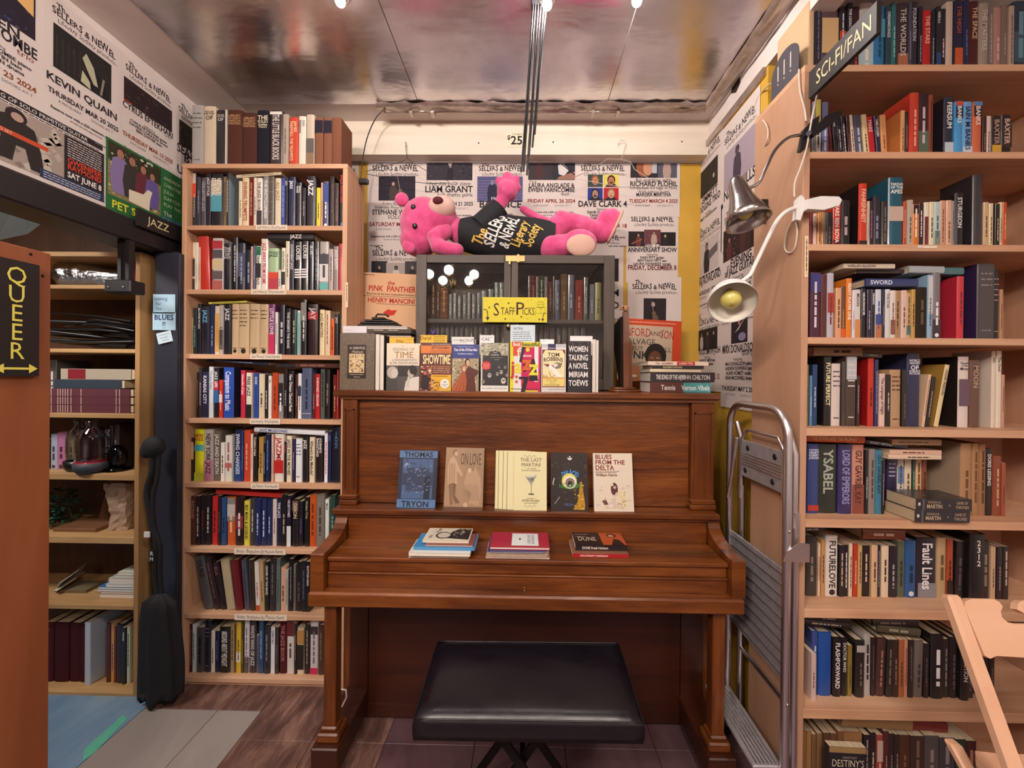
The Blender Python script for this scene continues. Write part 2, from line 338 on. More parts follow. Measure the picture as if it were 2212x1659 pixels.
class Cv:
    """a flat printed surface: origin o, unit vectors U (right) and V (up), normal N; colours go to the mesh's Col attribute"""
    def __init__(s, mb, o, U, V, mat=0, eps=.0004, step=.00012):
        s.mb = mb; s.o = Vector(o); s.U = Vector(U).normalized(); s.V = Vector(V).normalized(); s.N = s.U.cross(s.V); s.mat = mat; s.d = eps; s.step = step
        s.warp = None
    def P(s, u, v):
        return s.o + s.U * u + s.V * v + s.N * s.d
    def poly(s, pts, col, fs=None):
        s.mb.add([s.P(*p) for p in pts], fs or [tuple(range(len(pts)))], col, s.mat); s.d += s.step; return s
    def rect(s, u0, v0, u1, v1, col): return s.poly([(u0, v0), (u1, v0), (u1, v1), (u0, v1)], col)
    def ell(s, u, v, a, b, col, n=14, rot=0):
        cr, sr = math.cos(rot), math.sin(rot)
        return s.poly([(u + a * math.cos(2 * PI * k / n) * cr - b * math.sin(2 * PI * k / n) * sr, v + a * math.cos(2 * PI * k / n) * sr + b * math.sin(2 * PI * k / n) * cr) for k in range(n)], col)
    def line(s, pts, w, col):
        for (a, b), (c, d) in zip(pts, pts[1:]):
            l = math.hypot(c - a, d - b) or 1; nx, ny = -(d - b) / l * w / 2, (c - a) / l * w / 2
            s.mb.add([s.P(a + nx, b + ny), s.P(a - nx, b - ny), s.P(c - nx, d - ny), s.P(c + nx, d + ny)], [(0, 1, 2, 3)], col, s.mat)
        s.d += s.step; return s
    def text(s, txt, u, v, h, col, al='c', rot=0, bold=False, fit=None, st=1.0, jit=0, seed=1, arc=0, sp=0, slant=0):
        """txt with cap height h; u, v is the middle of the line's base (al c), its left (l) or right (r) end"""
        gs = [glyph(ch, bold) for ch in txt]; W = sum(g[2] + sp for g in gs) * h * st
        if fit and W > fit: st *= fit / W; W = fit
        x = {'c': -W / 2, 'l': 0, 'r': -W}[al]; cr, sr = math.cos(rot), math.sin(rot); rr = random.Random(seed)
        for g, ch in zip(gs, txt):
            k = h; dy = 0; tw = 0
            if jit: k = h * (1 + rr.uniform(-.5, 1) * jit); dy = rr.uniform(-1, .6) * jit * h * .45; tw = rr.uniform(-1, 1) * jit * .35
            c, sn = math.cos(tw), math.sin(tw); m = g[2] * h * st / 2; vs = []
            yb = dy + (-arc * ((x + m) / (W / 2)) ** 2 * h if arc else 0)
            for px, py in g[0]:
                ax, ay = px * h * st - m + py * k * slant, py * k; ax, ay = ax * c - ay * sn, ax * sn + ay * c
                ax += x + m; ay += yb; vs.append(s.P(u + ax * cr - ay * sr, v + ax * sr + ay * cr))
            if vs: s.mb.add(vs, g[1], col, s.mat)
            x += (g[2] + sp) * h * st
        s.d += s.step; return s
    def scrawl(s, u0, v, u1, h, col, seed=3, rot=0):
        """illegible line of small print: a row of word-length dashes"""
        rr = random.Random(seed); x = u0; cr, sr = math.cos(rot), math.sin(rot); vs, fs = [], []
        while x < u1:
            wd = min(rr.uniform(1.2, 4.5) * h, u1 - x)
            if wd < h * .4: break
            q = [(x - u0, 0), (x - u0 + wd, 0), (x - u0 + wd, h * .75), (x - u0, h * .75)]; n = len(vs)
            vs += [s.P(u0 + a * cr - b * sr, v + a * sr + b * cr) for a, b in q]; fs.append((n, n + 1, n + 2, n + 3)); x += wd + h * .6
        if vs: s.mb.add(vs, fs, col, s.mat); s.d += s.step
        return s
    def person(s, u, v, h, coat, skin, hair=None, lean=0):
        """small printed figure, head and shoulders down to a skirt or legs"""
        s.poly([(u - .17 * h + lean * .5, v + .72 * h), (u - .22 * h, v + .35 * h), (u - .17 * h, v), (u + .17 * h, v), (u + .22 * h, v + .35 * h), (u + .17 * h + lean * .5, v + .72 * h), (u + .05 * h + lean, v + .8 * h), (u - .05 * h + lean, v + .8 * h)], coat)
        if hair: s.ell(u + lean, v + .9 * h, .105 * h, .13 * h, hair)
        s.ell(u + lean, v + .87 * h, .075 * h, .1 * h, skin); return s
# ------------------------------------------------------------------ books
ORD = 'zeroth first second third fourth fifth sixth seventh eighth ninth tenth eleventh twelfth thirteenth fourteenth fifteenth sixteenth seventeenth eighteenth nineteenth twentieth twenty-first twenty-second twenty-third twenty-fourth twenty-fifth twenty-sixth twenty-seventh twenty-eighth twenty-ninth thirtieth thirty-first thirty-second thirty-third thirty-fourth'.split()
def cname(h):
    r, g, b = (int(c * 2 if len(h) == 3 else h[2 * i:2 * i + 2], 16) for i, c in zip(range(3), h if len(h) == 3 else 'abc'))
    mx, mn = max(r, g, b), min(r, g, b); d = mx - mn; l = (mx + mn) / 2
    if mx < 62: return 'black'
    if d < 26: return 'dark grey' if l < 95 else 'grey' if l < 175 else 'white'
    hue = (60 * ((g - b) / d) if mx == r else 60 * ((b - r) / d) + 120 if mx == g else 60 * ((r - g) / d) + 240) % 360
    sat = d / mx
    if l > 185 and sat < .32: return 'cream' if 15 < hue < 75 else 'white' if sat < .15 else 'pale blue' if 170 < hue < 260 else 'pale pink'
    if hue < 14 or hue > 342: return 'red' if mx > 150 and sat > .55 else 'maroon' if sat > .4 else 'dusky pink' if l > 110 else 'dark brown'
    if hue < 42: return 'orange' if sat > .62 and mx > 190 else 'tan' if l > 120 else 'brown'
    if hue < 70: return 'yellow' if sat > .5 and mx > 180 else 'olive' if l < 130 else 'tan'
    if hue < 165: return 'green' if l > 75 else 'dark green'
    if hue < 200: return 'teal'
    if hue < 250: return 'blue' if mx > 110 else 'navy'
    if hue < 300: return 'purple'
    return 'pink' if l > 95 else 'plum'
def book_mesh(T, D, H, col, tcol, title, ex, hard, seed):
    """upright book: thickness T along x (0..T), spine at y=0 facing -y, depth D, height H. Returns cover and page buffers."""
    rr = random.Random(seed); cb = .0022 if hard else .0007; lip = .003 if hard else 0; rd = min(T * .18, .005) if hard else min(.0015, T * .1)
    cv = MB(); n = 6; T_ = T
    prof = [(T / 2 - T / 2 * math.cos(PI * k / n), rd * (1 - math.sin(PI * k / n) ** .8)) for k in range(n + 1)]
    out = [(0, D)] + prof + [(T, D)]
    q = []
    for x, y in out: q += [(x, y, 0), (x, y, H)]
    fs = [(2 * i, 2 * i + 2, 2 * i + 3, 2 * i + 1) for i in range(len(out) - 1)]
    kc = next((e[1:] for e in ex if e[0] == 'K'), col)
    cv.add(q, fs[1:-1], col); cv.add(q[:4], [(0, 2, 3, 1)], kc); cv.add(q[-4:], [(0, 2, 3, 1)], kc)
    inn = [(cb, D), (cb, rd + cb), (T - cb, rd + cb), (T - cb, D)]
    q2 = []
    for x, y in inn: q2 += [(x, y, 0), (x, y, H)]
    cv.add(q2, [(2 * i + 1, 2 * i + 3, 2 * i + 2, 2 * i) for i in range(3)], col)
    for z, fl in ((0, 0), (H, 1)):
        for ring in ([(0, D), (0, rd), (cb, rd + cb), (cb, D)], [(T, D), (T - cb, D), (T - cb, rd + cb), (T, rd)], [(cb, rd + cb)] + prof + [(T - cb, rd + cb)]):
            cv.add([(x, y, z) for x, y in ring], [tuple(range(len(ring)))[::1 if fl else -1]], col)
    for x0, x1 in ((0, cb), (T - cb, T)): cv.add([(x0, D, 0), (x1, D, 0), (x1, D, H), (x0, D, H)], [(3, 2, 1, 0)], col)
    c = Cv(cv, (0, 0, 0), (1, 0, 0), (0, 0, 1), eps=.0003)
    m = T * .07
    for e in ex:
        if e[0] == 'B':
            a, b, k = e[1:].split(','); c.rect(m * .3, H * float(a), T - m * .3, H * float(b), k)
        elif e[0] == 'S':   # small emblem near the foot
            c.ell(T / 2, H * .07, T * .25, T * .25, e[1:] or tcol, 10)
        elif e[0] == 'R':   # raised looking bands
            for k in range(5): c.rect(m * .3, H * (.12 + .19 * k), T - m * .3, H * (.128 + .19 * k), tcol)
    if title == '-':
        a = H * rr.uniform(.55, .92); b = H * rr.uniform(.15, .3); h = T * rr.uniform(.26, .42)
        c.scrawl(T / 2 - h * .37, a, T / 2 - h * .37 + (a - b), h, tcol, seed, -PI / 2)
    elif title == '=':
        for k in range(rr.randint(3, 6)):
            v = H * (.86 - .075 * k); c.scrawl(T * .14, v, T * .86, min(T * .16, .006), tcol, seed + k)
        c.scrawl(T * .2, H * .12, T * .8, min(T * .14, .005), tcol, seed)
    elif title.startswith('^'):
        ln = title[1:].split('/'); v = H * .93
        for x in ln:
            h = min(T * .34, T * .84 / max(len(x), 2) * 1.25); v -= h * 1.3; c.text(x, T / 2, v, h, tcol, fit=T * .86, bold=True)
    elif title:
        pr = title.split('/'); a = H * .92; lines = len(pr)
        for i, x in enumerate(pr):
            h = T * (.5 if lines == 1 else .3); off = (lines - 1) / 2 - i
            c.text(x, T / 2 - h * .5 + off * T * .42, a if 'b' not in ex else H * .5, h, tcol, 'l', -PI / 2, True, fit=H * (.78 if 'b' not in ex else .44))
    pg = MB(); pg.box(cb, T - cb, rd + cb, D - lip, lip, H - lip)
    return cv, pg
NB = [0]
def put_book(T, D, H, col, tcol, title, ex, loc, rot, label, group, hard, gloss, name=None, white=False):
    NB[0] += 1
    r = thing(name or ('hardback' if hard else 'paperback'), label, 'book', loc, rot, group)
    cv, pg = book_mesh(T, D, H, col, tcol, title, ex, hard, NB[0] * 13 + 5)
    cv.build('cover', 'gloss' if gloss else 'cloth', r); pg.build('pages', 'page_white' if white else 'page', r)
    return r
def shelf_row(spec, crop, base, z, Yfront, depth, place, group, lying='', lim=None):
    """spec: 'x0 x1 ytop colour textcolour title|extras;' in crop pixels; books stand on height z with spines at Yfront"""
    ox, oy, k = crop
    W = lambda x, y: atY(ox + x / k, oy + y / k, Yfront)
    items = [e.strip() for e in spec.strip().split(';') if e.strip()]
    xs_end = -1e9
    for n, e in enumerate(items, 1):
        x0, x1, yt, col, tcol, title = e.split(None, 5); x0, x1, yt = float(x0), float(x1), float(yt)
        ex = []
        if '|' in title: title, t = title.split('|'); ex = t.split()
        title = title.strip(); X0, X1 = W(x0, base).x, W(x1, base).x; H = W((x0 + x1) / 2, yt).z - z
        if lim and not any(q[0] == 'L' for q in ex): X0 = max(X0, lim[0] + .001); X1 = min(X1, lim[1] - .001)
        T = X1 - X0 - .0006
        hard = 'h' in ex or ('p' not in ex and T > .021 and H > .19); gloss = 'c' not in ex
        ang, dx = 0, 0; lean = ''
        for q in ex:
            if q[0] == 'L': ang = math.atan(float(q[1:]) / k / FPX * Yfront / H); lean = 'leaning '
            if q[0] == 'D': dx = float(q[1:]) / 1000
        D = min(depth, .66 * H) * random.Random(n + base).uniform(.9, 1.0)
        xx = X0 if ang <= 0 else X1 - T * math.cos(ang)
        zz = z if ang <= 0 else z + T * math.sin(ang)
        if ang: H /= math.cos(ang)
        size = 'thin ' if T < .013 else 'thick ' if T > .036 else ''
        deco = f' with {cname(tcol)} lettering' if title not in ('', '-', '=') else ' with plain spine' if not title else ' with fine print'
        if len(cname(col).split()) > 1 or size: lean = ''
        lab = f"{lean}{size}{cname(col)} book{deco}, {ORD[n]} from left, {place}"
        put_book(T, D, H, col, tcol, title, ex, (xx, Yfront - dx + rnd.uniform(-.002, .003), zz + .0003), (0, ang, 0), lab, group, hard, gloss)
    m = 0
    for e in [e.strip() for e in lying.split(';') if e.strip()]:
        m += 1
        x0, x1, ya, yb, col, tcol, title = e.split(None, 6); x0, x1, ya, yb = map(float, (x0, x1, ya, yb)); ex = []
        if '|' in title: title, t = title.split('|'); ex = t.split()
        tilt = 0; dY = 0
        for q in ex:
            if q[0] == 'L': tilt = math.atan(float(q[1:]) / (x1 - x0))
            if q[0] == 'D': dY = float(q[1:]) / 1000
        A = atY(ox + x0 / k, oy + yb / k, Yfront - dY); B = atY(ox + x1 / k, oy + ya / k, Yfront - dY)
        H = B.x - A.x; T = B.z - A.z; D = min(depth, .66 * H)
        # spine frame: book height runs along +x, thickness along -z
        lab = f"{cname(col)} book lying flat over the row, {ORD[m]} from left, {place}"
        put_book(T, D, H, col, tcol, title.strip(), ex, (B.x, Yfront - dY, A.z + .0004), (0, -PI / 2 - tilt, 0), lab, group, T > .021, 'c' not in ex)
# ------------------------------------------------------------------ room
YW, YB, ZC, XR, XL, XS = 2.10, 2.02, 2.70, .925, -1.61, -3.2
DJ = 1.775                                   # far jamb of the doorway in the left wall
ZT = atX(140, 8, XL).z; ZBT = 1.4 + .61; ZBB = atX(200, 498, XL).z
ZBT = atX(228, 454, XL).z
struct('wall_back', MB().box(-.9, XR + .1, YW, YW + .08, 0, ZC), 'yellow')
struct('wall_back_left', MB().box(XL - .1, -.9, YW, YW + .08, 0, ZC), 'plaster')
struct('wall_right', MB().box(XR, XR + .07, 1.53, YW, 0, ZC), 'yellow')
struct('wall_right_upper', MB().box(XR - .004, XR + .08, 1.0, YW - .002, atX(1570, 255, XR).z, ZC + .01), 'plaster')
m = MB(); m.box(XL - .1, XL, -3.2, YW, ZBT - .02, ZC)
struct('wall_left_upper', m, 'plaster')
struct('wall_left', MB().box(-1.6245, XL, 1.80, YW, 0, ZBT - .02), 'plaster')
struct('wall_near', MB().box(XS, 3.2, -3.3, -3.2, 0, ZC), 'plaster')
struct('wall_far_right', MB().box(3.2, 3.3, -3.3, 1.62, 0, ZC), 'plaster')
struct('wall_behind_bookcase', MB().box(XR + .07, 3.3, 1.53, 1.62, 0, ZC), 'plaster')
struct('wall_side_room_left', MB().box(XS - .1, XS, -3.3, YW + .1, 0, ZC), 'panel')
struct('wall_side_room_back', MB().box(XS, -1.652, 1.96, 2.06, 0, ZC), 'panel')
struct('ceiling_side_room', MB().box(XS, XL - .06, -3.3, YW + .1, 2.45, 2.5), 'panel')
struct('ceiling', MB().box(XS, 3.3, -3.3, YW + .1, ZC, ZC + .05), 'plaster')
# polished sheet metal under the ceiling, in four sheets with seams
x0c, x1c, y1c = -1.385, .86, 1.885
cp = bpy.data.objects.new('ceiling_metal', None); C.objects.link(cp); cp['kind'] = 'structure'
xa = atZ(905, 222, ZC).x; xb = atZ(1318, 200, ZC).x
for a, b in ((x0c, xa), (xa, xb), (xb, x1c)):
    for c, d in ((-3.1, .2), (.2, y1c)):
        o = MB().box(a + .0015, b - .0015, c + .0015, d - .0015, ZC - .006, ZC).build('panel', 'ceiling', cp)
# crumpled foil edging along the sheets' back and right edge
def foil(pts, name, seed):
    r = random.Random(seed); vs = []; n = len(pts)
    for p in pts:
        p = Vector(p)
        for k in range(5): vs.append(p + Vector((r.uniform(-.004, .004), -.02 + .012 * k + r.uniform(-.005, .005), -.007 - abs(math.sin(k * 1.3)) * .014 + r.uniform(-.008, .004))) if pts[0][1] == pts[-1][1] else p + Vector((-.02 + .012 * k, r.uniform(-.004, .004), -.007 - abs(math.sin(k * 1.3)) * .014 + r.uniform(-.008, .004))))
    m = MB(); m.add(vs, [(i * 5 + k, i * 5 + k + 1, i * 5 + k + 6, i * 5 + k + 5) for i in range(n - 1) for k in range(4)], None, 0, True)
    o = m.build(name, 'plaster_foil'); o['kind'] = 'structure'
M['plaster_foil'] = plain('tarnished_foil', 'c0b0a6', .35, .75, .5, 25, .2)
foil([(-.72 + .035 * i, y1c, ZC) for i in range(46)], 'trim_1', 3)
foil([(x1c, y1c - .035 * i, ZC) for i in range(60)], 'trim_2', 4)
# conduit with clamps along the back of the sheets
cd = bpy.data.objects.new('ceiling_conduit', None); C.objects.link(cd); cd['kind'] = 'structure'
MB().tube([(-.70, 1.925, ZC - .014), (-.3, 1.925, ZC - .013), (.4, 1.925, ZC - .016), (.84, 1.925, ZC - .013)], .011, 8).build('pipe', 'plaster_foil', cd)
for x in (885, 932, 1283, 1338):
    p = atZ(x, 224, ZC); MB().box(p.x - .008, p.x + .008, 1.905, 1.945, ZC - .032, ZC - .0).build('clamp', 'plaster_foil', cd)
# torn hole where the coving has come away
h = MB(); r = random.Random(5)
pc = [atX(1588 + dx, 160 + dy, XR - .0045) for dx, dy in ((-2, -45), (10, -40), (14, -18), (10, 0), (12, 18), (2, 40), (-8, 42), (-6, 15), (-2, -10))]
h.add([(p.x - .001, p.y, p.z) for p in pc], [tuple(range(9))], '33251f'); o = h.build('wall_hole', 'matte'); o['kind'] = 'structure'
# timber over the posters
b = MB().box(-1.0, XR, YB, YW, atY(1140, 334, YB).z, ZC); struct('beam_back', b, 'lumber')
zt = atY(1140, 336, YW).z
struct('trim_3', MB().box(-.95, XR, YW - .014, YW, zt - .045, zt + .01), 'alu_dull')
zr = atX(1570, 255, XR).z
struct('trim_4', MB().box(XR - .014, XR, 1.54, YW - .014, zr - .03, zr + .002), 'plaster_foil')
# black header over the doorway, jambs, wall post
struct('beam_doorway', MB().box(XL - .13, XL + .03, -3.2, 1.83, ZBB, ZBT, bev=.006), 'black')
struct('door_jamb', MB().box(-1.6245, -1.515, 1.70, 1.80, 0, ZBB, bev=.004).box(-1.54, -1.515, 1.694, 1.701, 0, ZBB), 'jamb')
# ------------------------------------------------------------------ floor of loose tiles
fl = struct('floor', MB().box(-1.567, 3.3, -3.3, YW + .1, -.06, -.004), 'tile_plum')
yb_ = atZ(450, 1533, 0).y; xA = atZ(470, 1535, 0).x; xB = atZ(565, 1535, 0).x; xC = -1.565
def tile(x0, x1, y0, y1, mat, dz=0):
    MB().box(x0 + .001, x1 - .001, y0 + .001, y1 - .001, -.004, dz, bev=.0012).build('tile', mat, fl)
tile(xC, xA, yb_ - .6, yb_, 'tile_grey', .0006); tile(xA, xB, yb_ - .6, yb_, 'tile_grey', .0002)
tile(xC, xA, yb_ - 1.2, yb_ - .6, 'tile_grey', 0); tile(xA, xB, yb_ - 1.2, yb_ - .6, 'tile_grey', .0004)
tile(xC, xB, yb_, yb_ + .32, 'tile_brown', .0004)
for i in range(2):
    for j in range(4): tile(xB + i * .28, xB + (i + 1) * .28 - (.0 if i == 0 else .0), yb_ + .32 - (j + 1) * .45, yb_ + .32 - j * .45, 'tile_brown', .0003 * ((i + j) % 3))
for i in range(5):
    for j in range(4): tile(xB + .56 + i * .34, xB + .56 + (i + 1) * .34, yb_ + .32 - (j + 1) * .45, yb_ + .32 - j * .45, 'tile_plum', .0003 * ((i * 2 + j) % 3))
sf = struct('floor_side_room', MB().box(XS, -1.567, -3.3, YW, -.06, 0), 'floor_blue')
q = [atZ(x, y, .001) for x, y in ((265, 1545), (276, 1552), (205, 1625), (178, 1645), (182, 1618))]
tp = MB(); tp.add(q, [tuple(range(5))], None); o = tp.build('paint_streak', 'teal_tape', sf)
# ------------------------------------------------------------------ bookcases
def bookcase(label, x0, x1, y0, y1, tops, thick, zb, m1, m2, side_t=.02, kick=None, mb_=None):
    r = thing('bookcase', label, 'bookcase', ((x0 + x1) / 2, y1, 0)); cx = (x0 + x1) / 2
    def part(n, mb, mat): return mb.build(n, mat, r)
    zt = tops[0]
    for x, n in ((x0, 'side_panel'), (x1 - side_t, 'side_panel')):
        part(n, MB().box(x - cx, x + side_t - cx, y0 - y1, 0, zb, zt - thick[0], bev=.001), m1)
    part('back_panel', MB().box(x0 + side_t - cx, x1 - side_t - cx, -.006, 0, zb, zt - thick[0]), mb_ or m1)
    for i, (z, t) in enumerate(zip(tops, thick)):
        a, b = (x0, x1) if i == 0 else (x0 + side_t, x1 - side_t)
        part('top_board' if i == 0 else 'shelf', MB().box(a - cx, b - cx, y0 - y1, 0 if i == 0 else -.006, z - t, z, bev=.001), m2)
    if kick: part('kickboard', MB().box(x0 + side_t - cx, x1 - side_t - cx, y0 - y1 + .012, y0 - y1 + .028, 0, kick), m2)
    return r
LY0, LY1 = 1.725, 1.905
lx0 = atY(390, 900, LY0).x; lx1 = atY(749, 600, LY0).x
zL = lambda y: atY(570, y, LY0).z
LT = [zL(353.5)] + [zL(y) for y in (487, 626, 766, 905.5, 1045, 1186, 1329, 1466.5)]
LK = [zL(353.5) - zL(363.5)] + [.021] * 8
bookcase('pale pine bookcase of jazz books left of the piano', lx0, lx1, LY0, LY1, LT, LK, 0, 'pine_up', 'pine', .021, LT[8] - .022)
RY0, RY1 = 1.25, 1.515
rx0 = atY(1729, 900, RY0).x; rx1 = atY(2400, 900, RY0).x
zR = lambda y: atY(1960, y, RY0).z
RT = [zR(y) for y in (139, 327.7, 528, 730, 927.5, 1125, 1319.6, 1537)]; RT.append(RT[7] - .31)
RK = [.021] * 4 + [.024, .026, .028, .03, .03]
bookcase('tall pine bookcase of sci-fi books at the right, with a plywood side', rx0, rx1, RY0, RY1, RT, RK, 0, 'ply', 'pine', .0205)
# shelf edge labels
def card(name, label, cat, p, U, V, W, H, col, draw, mat='matte', group=None, th=.0006, parent=None):
    """a flat piece of card with print; p is its lower left corner"""
    U = Vector(U).normalized(); V = Vector(V).normalized(); N = U.cross(V); mb = MB(); c = [Vector((0, 0, 0)), U * W, U * W + V * H, V * H]
    mb.add([q for q in c] + [q + N * th for q in c], [(3, 2, 1, 0), (4, 5, 6, 7), (0, 1, 5, 4), (1, 2, 6, 5), (2, 3, 7, 6), (3, 0, 4, 7)], col)
    draw(Cv(mb, N * th, U, V, eps=.0002, step=.00006)); o = mb.build(name, mat, parent)
    o.location = p; return tag(o, label, cat, group)
FX, FZ, FY = Vector((1, 0, 0)), Vector((0, 0, 1)), Vector((0, 1, 0))
for i, (xa_, xb_, y, s) in enumerate(((553, 621, 497, 'Jazz History / Encyclopedias'), (543, 618, 636, 'Jazz History / Encyclopedias'), (541, 609, 776, 'Jazz History / Encyclopedias'), (540, 605, 916, 'Jazz History / Encyclopedias'), (542, 603, 1056, 'Jazz History / Encyclopedias'), (506, 617, 1197, 'Artists / Biographies (by Musician Name)'), (507, 620, 1339, 'Artists / Biographies (by Musician Name)'))):
    a = atY(xa_, y, LY0 - .001); b = atY(xb_, y - 11, LY0 - .001); W_, H_ = b.x - a.x, b.z - a.z
    card('shelf_label', f'handwritten paper strip on the edge of the {ORD[i + 2]} board down of jazz bookcase', 'label', (a.x, LY0 - .0012, a.z), FX, FZ, W_, H_, 'ead9c4',
         lambda c: c.text(s, W_ / 2, H_ * .28, H_ * .5, '2a2024', fit=W_ * .9, jit=.25, seed=i))
a = atY(1981, 536.5, RY0); b = atY(2023, 531, RY0)
card('shelf_label', 'tiny blank paper strip on a board edge of the sci-fi bookcase', 'label', (a.x, RY0 - .001, a.z), FX, FZ, b.x - a.x, b.z - a.z, 'e8d8c4', lambda c: c.scrawl(.004, .002, .02, .002, 'b09a88', 3))
a = atY(1737, 599, RY0); b = atY(1744.5, 510, RY0)
card('shelf_label', 'narrow upright yellowed label on the front edge of the plywood side', 'label', (a.x, RY0 - .001, a.z), FX, FZ, .011, b.z - a.z, 'ecd6ae', lambda c: c.scrawl(.004, .115, .1, .004, '5a4030', 5, -PI / 2).ell(.0055, .012, .0015, .0015, '201818', 8).ell(.0055, .118, .0015, .0015, '201818', 8))
a = atY(746.5, 664, LY0); b = atY(752, 610, LY0)
card('shelf_label', 'narrow upright cream label on the front edge of jazz bookcase side', 'label', (a.x, LY0 - .001, a.z), FX, FZ, .011, b.z - a.z, 'ecdcb8', lambda c: c.scrawl(.004, .1, .08, .004, '6a5040', 5, -PI / 2))
# ------------------------------------------------------------------ jazz bookcase rows
L1, L2, L3, L4, L5 = (400, 200, 5.53), (390, 480, 5.53), (390, 760, 5.53), (380, 1040, 5.53), (380, 1310, 5.53)
YL = LY0 + .03
J = 'jazz bookcase'
LIML = (lx0 + .021, lx1 - .021); LIMR = (rx0 + .0205, rx1 - .0205)
shelf_row('''72 215 150 b9b4ae 6b6460 =|c h; 218 358 165 e6d2b8 54463c ^THE LIFE/AND WORK/OF|c h; 365 472 205 2c2a2c ddd8d2 ^THE LIFE/AND WORK/OF|h; 478 494 205 e8ddd4 999 |p;
497 672 205 5c342a c99a72 ^LIBRARY/OF GREAT/AMERICAN/WRITING|c h; 675 850 240 55302a c99a72 ^LIBRARY/OF GREAT/AMERICAN/WRITING|c h; 856 1000 215 20202a f0e2c4 ^THE/FOLIO/Golden/Treasury|h c; 1005 1156 205 3a2a2c d8cfc8 THE LITTLE BLACK BOOKS|h B.92,.97,e8e0da;
1162 1232 260 b8a898 8a7868 -|c h; 1236 1346 295 c8452c f0c8a0 JAMES/FAREWELL THE TRUMPETS|h; 1352 1440 285 e4d8c8 5a5a6a PAX/Britannica|h; 1445 1540 265 cbb8a4 4a4238 |h B0,.28,8a7058 B.28,.55,5e5a54; 1546 1642 300 8a5a44 26222c |h c B.7,.95,2c2836; 1646 1748 300 8a5a44 26222c |h c B.7,.95,2c2836; 1752 1862 300 83523e 26222c |h c''',
    L1, 830, LT[0], YL + .005, .125, 'top of the ' + J, 'hardbacks on top of the jazz bookcase')
shelf_row('''62 130 955 2a2024 e8e0d8 -|B.55,.8,d8452e B.8,.98,cabbae; 132 177 1005 3a3c4a 8a8ea0 -; 180 241 1010 4c4a52 b8b4bc COLLECTED JAZZ; 244 298 965 26242e e8e4e8 JAZZ STYLES; 302 440 965 1e1c22 f4e8d8 ^THE/ARTS/OF/JAZZ|h B.3,.62,58a4b4 B.62,.88,c8bca8; 446 490 1000 8a7458 2a2420 -; 494 520 900 1c1a1e d8d4d0 -|K8fa0aa;
632 674 1055 ead9bc a08050 -; 677 760 1018 e6d2a8 a8402a SHINING TRUMPETS|h; 766 812 1020 7a2620 c8a088 -|c; 818 851 1018 ead8c4 555 -; 853 916 1020 efe6dc 2a2424 THE JAZZ BOOK|B.0,.35,3a3036; 922 990 990 8e8a88 efefef THE ENCYCLOPEDIA|h; 994 1062 1000 5a5048 a8a090 |h R; 1065 1139 1020 eee0c4 b08c50 ALL JAZZ|h c; 1142 1186 1015 31489a 8a9ad0 -; 1190 1223 1010 1f1f38 ececec JAZZ;
1226 1316 1005 202544 dfe0ee jazz|h; 1322 1390 1075 211f28 f0f0f0 BORN/NOISE; 1396 1440 1140 26232c 9a94a0 -; 1444 1556 1000 232129 f4f0f0 JAZZ|h; 1564 1613 1135 e6d23a 3a3420 -|p; 1620 1641 1075 d8a898 8a5a50 -; 1646 1711 1060 4a4a6a fff -|B.55,.95,39508e S; 1726 1778 1000 2c2022 6a5050 -; 1782 1831 1080 3a2a28 80605a -; 1836 1906 930 1c161e c0392e JAZZ MASTERS|S4a80b0''',
    L1, 1575, LT[1], YL, .14, 'first jazz shelf down', 'books on the second board of the jazz bookcase',
    '612 1152 945 980 ead8b8 8a7a5a -|L40', lim=LIML)
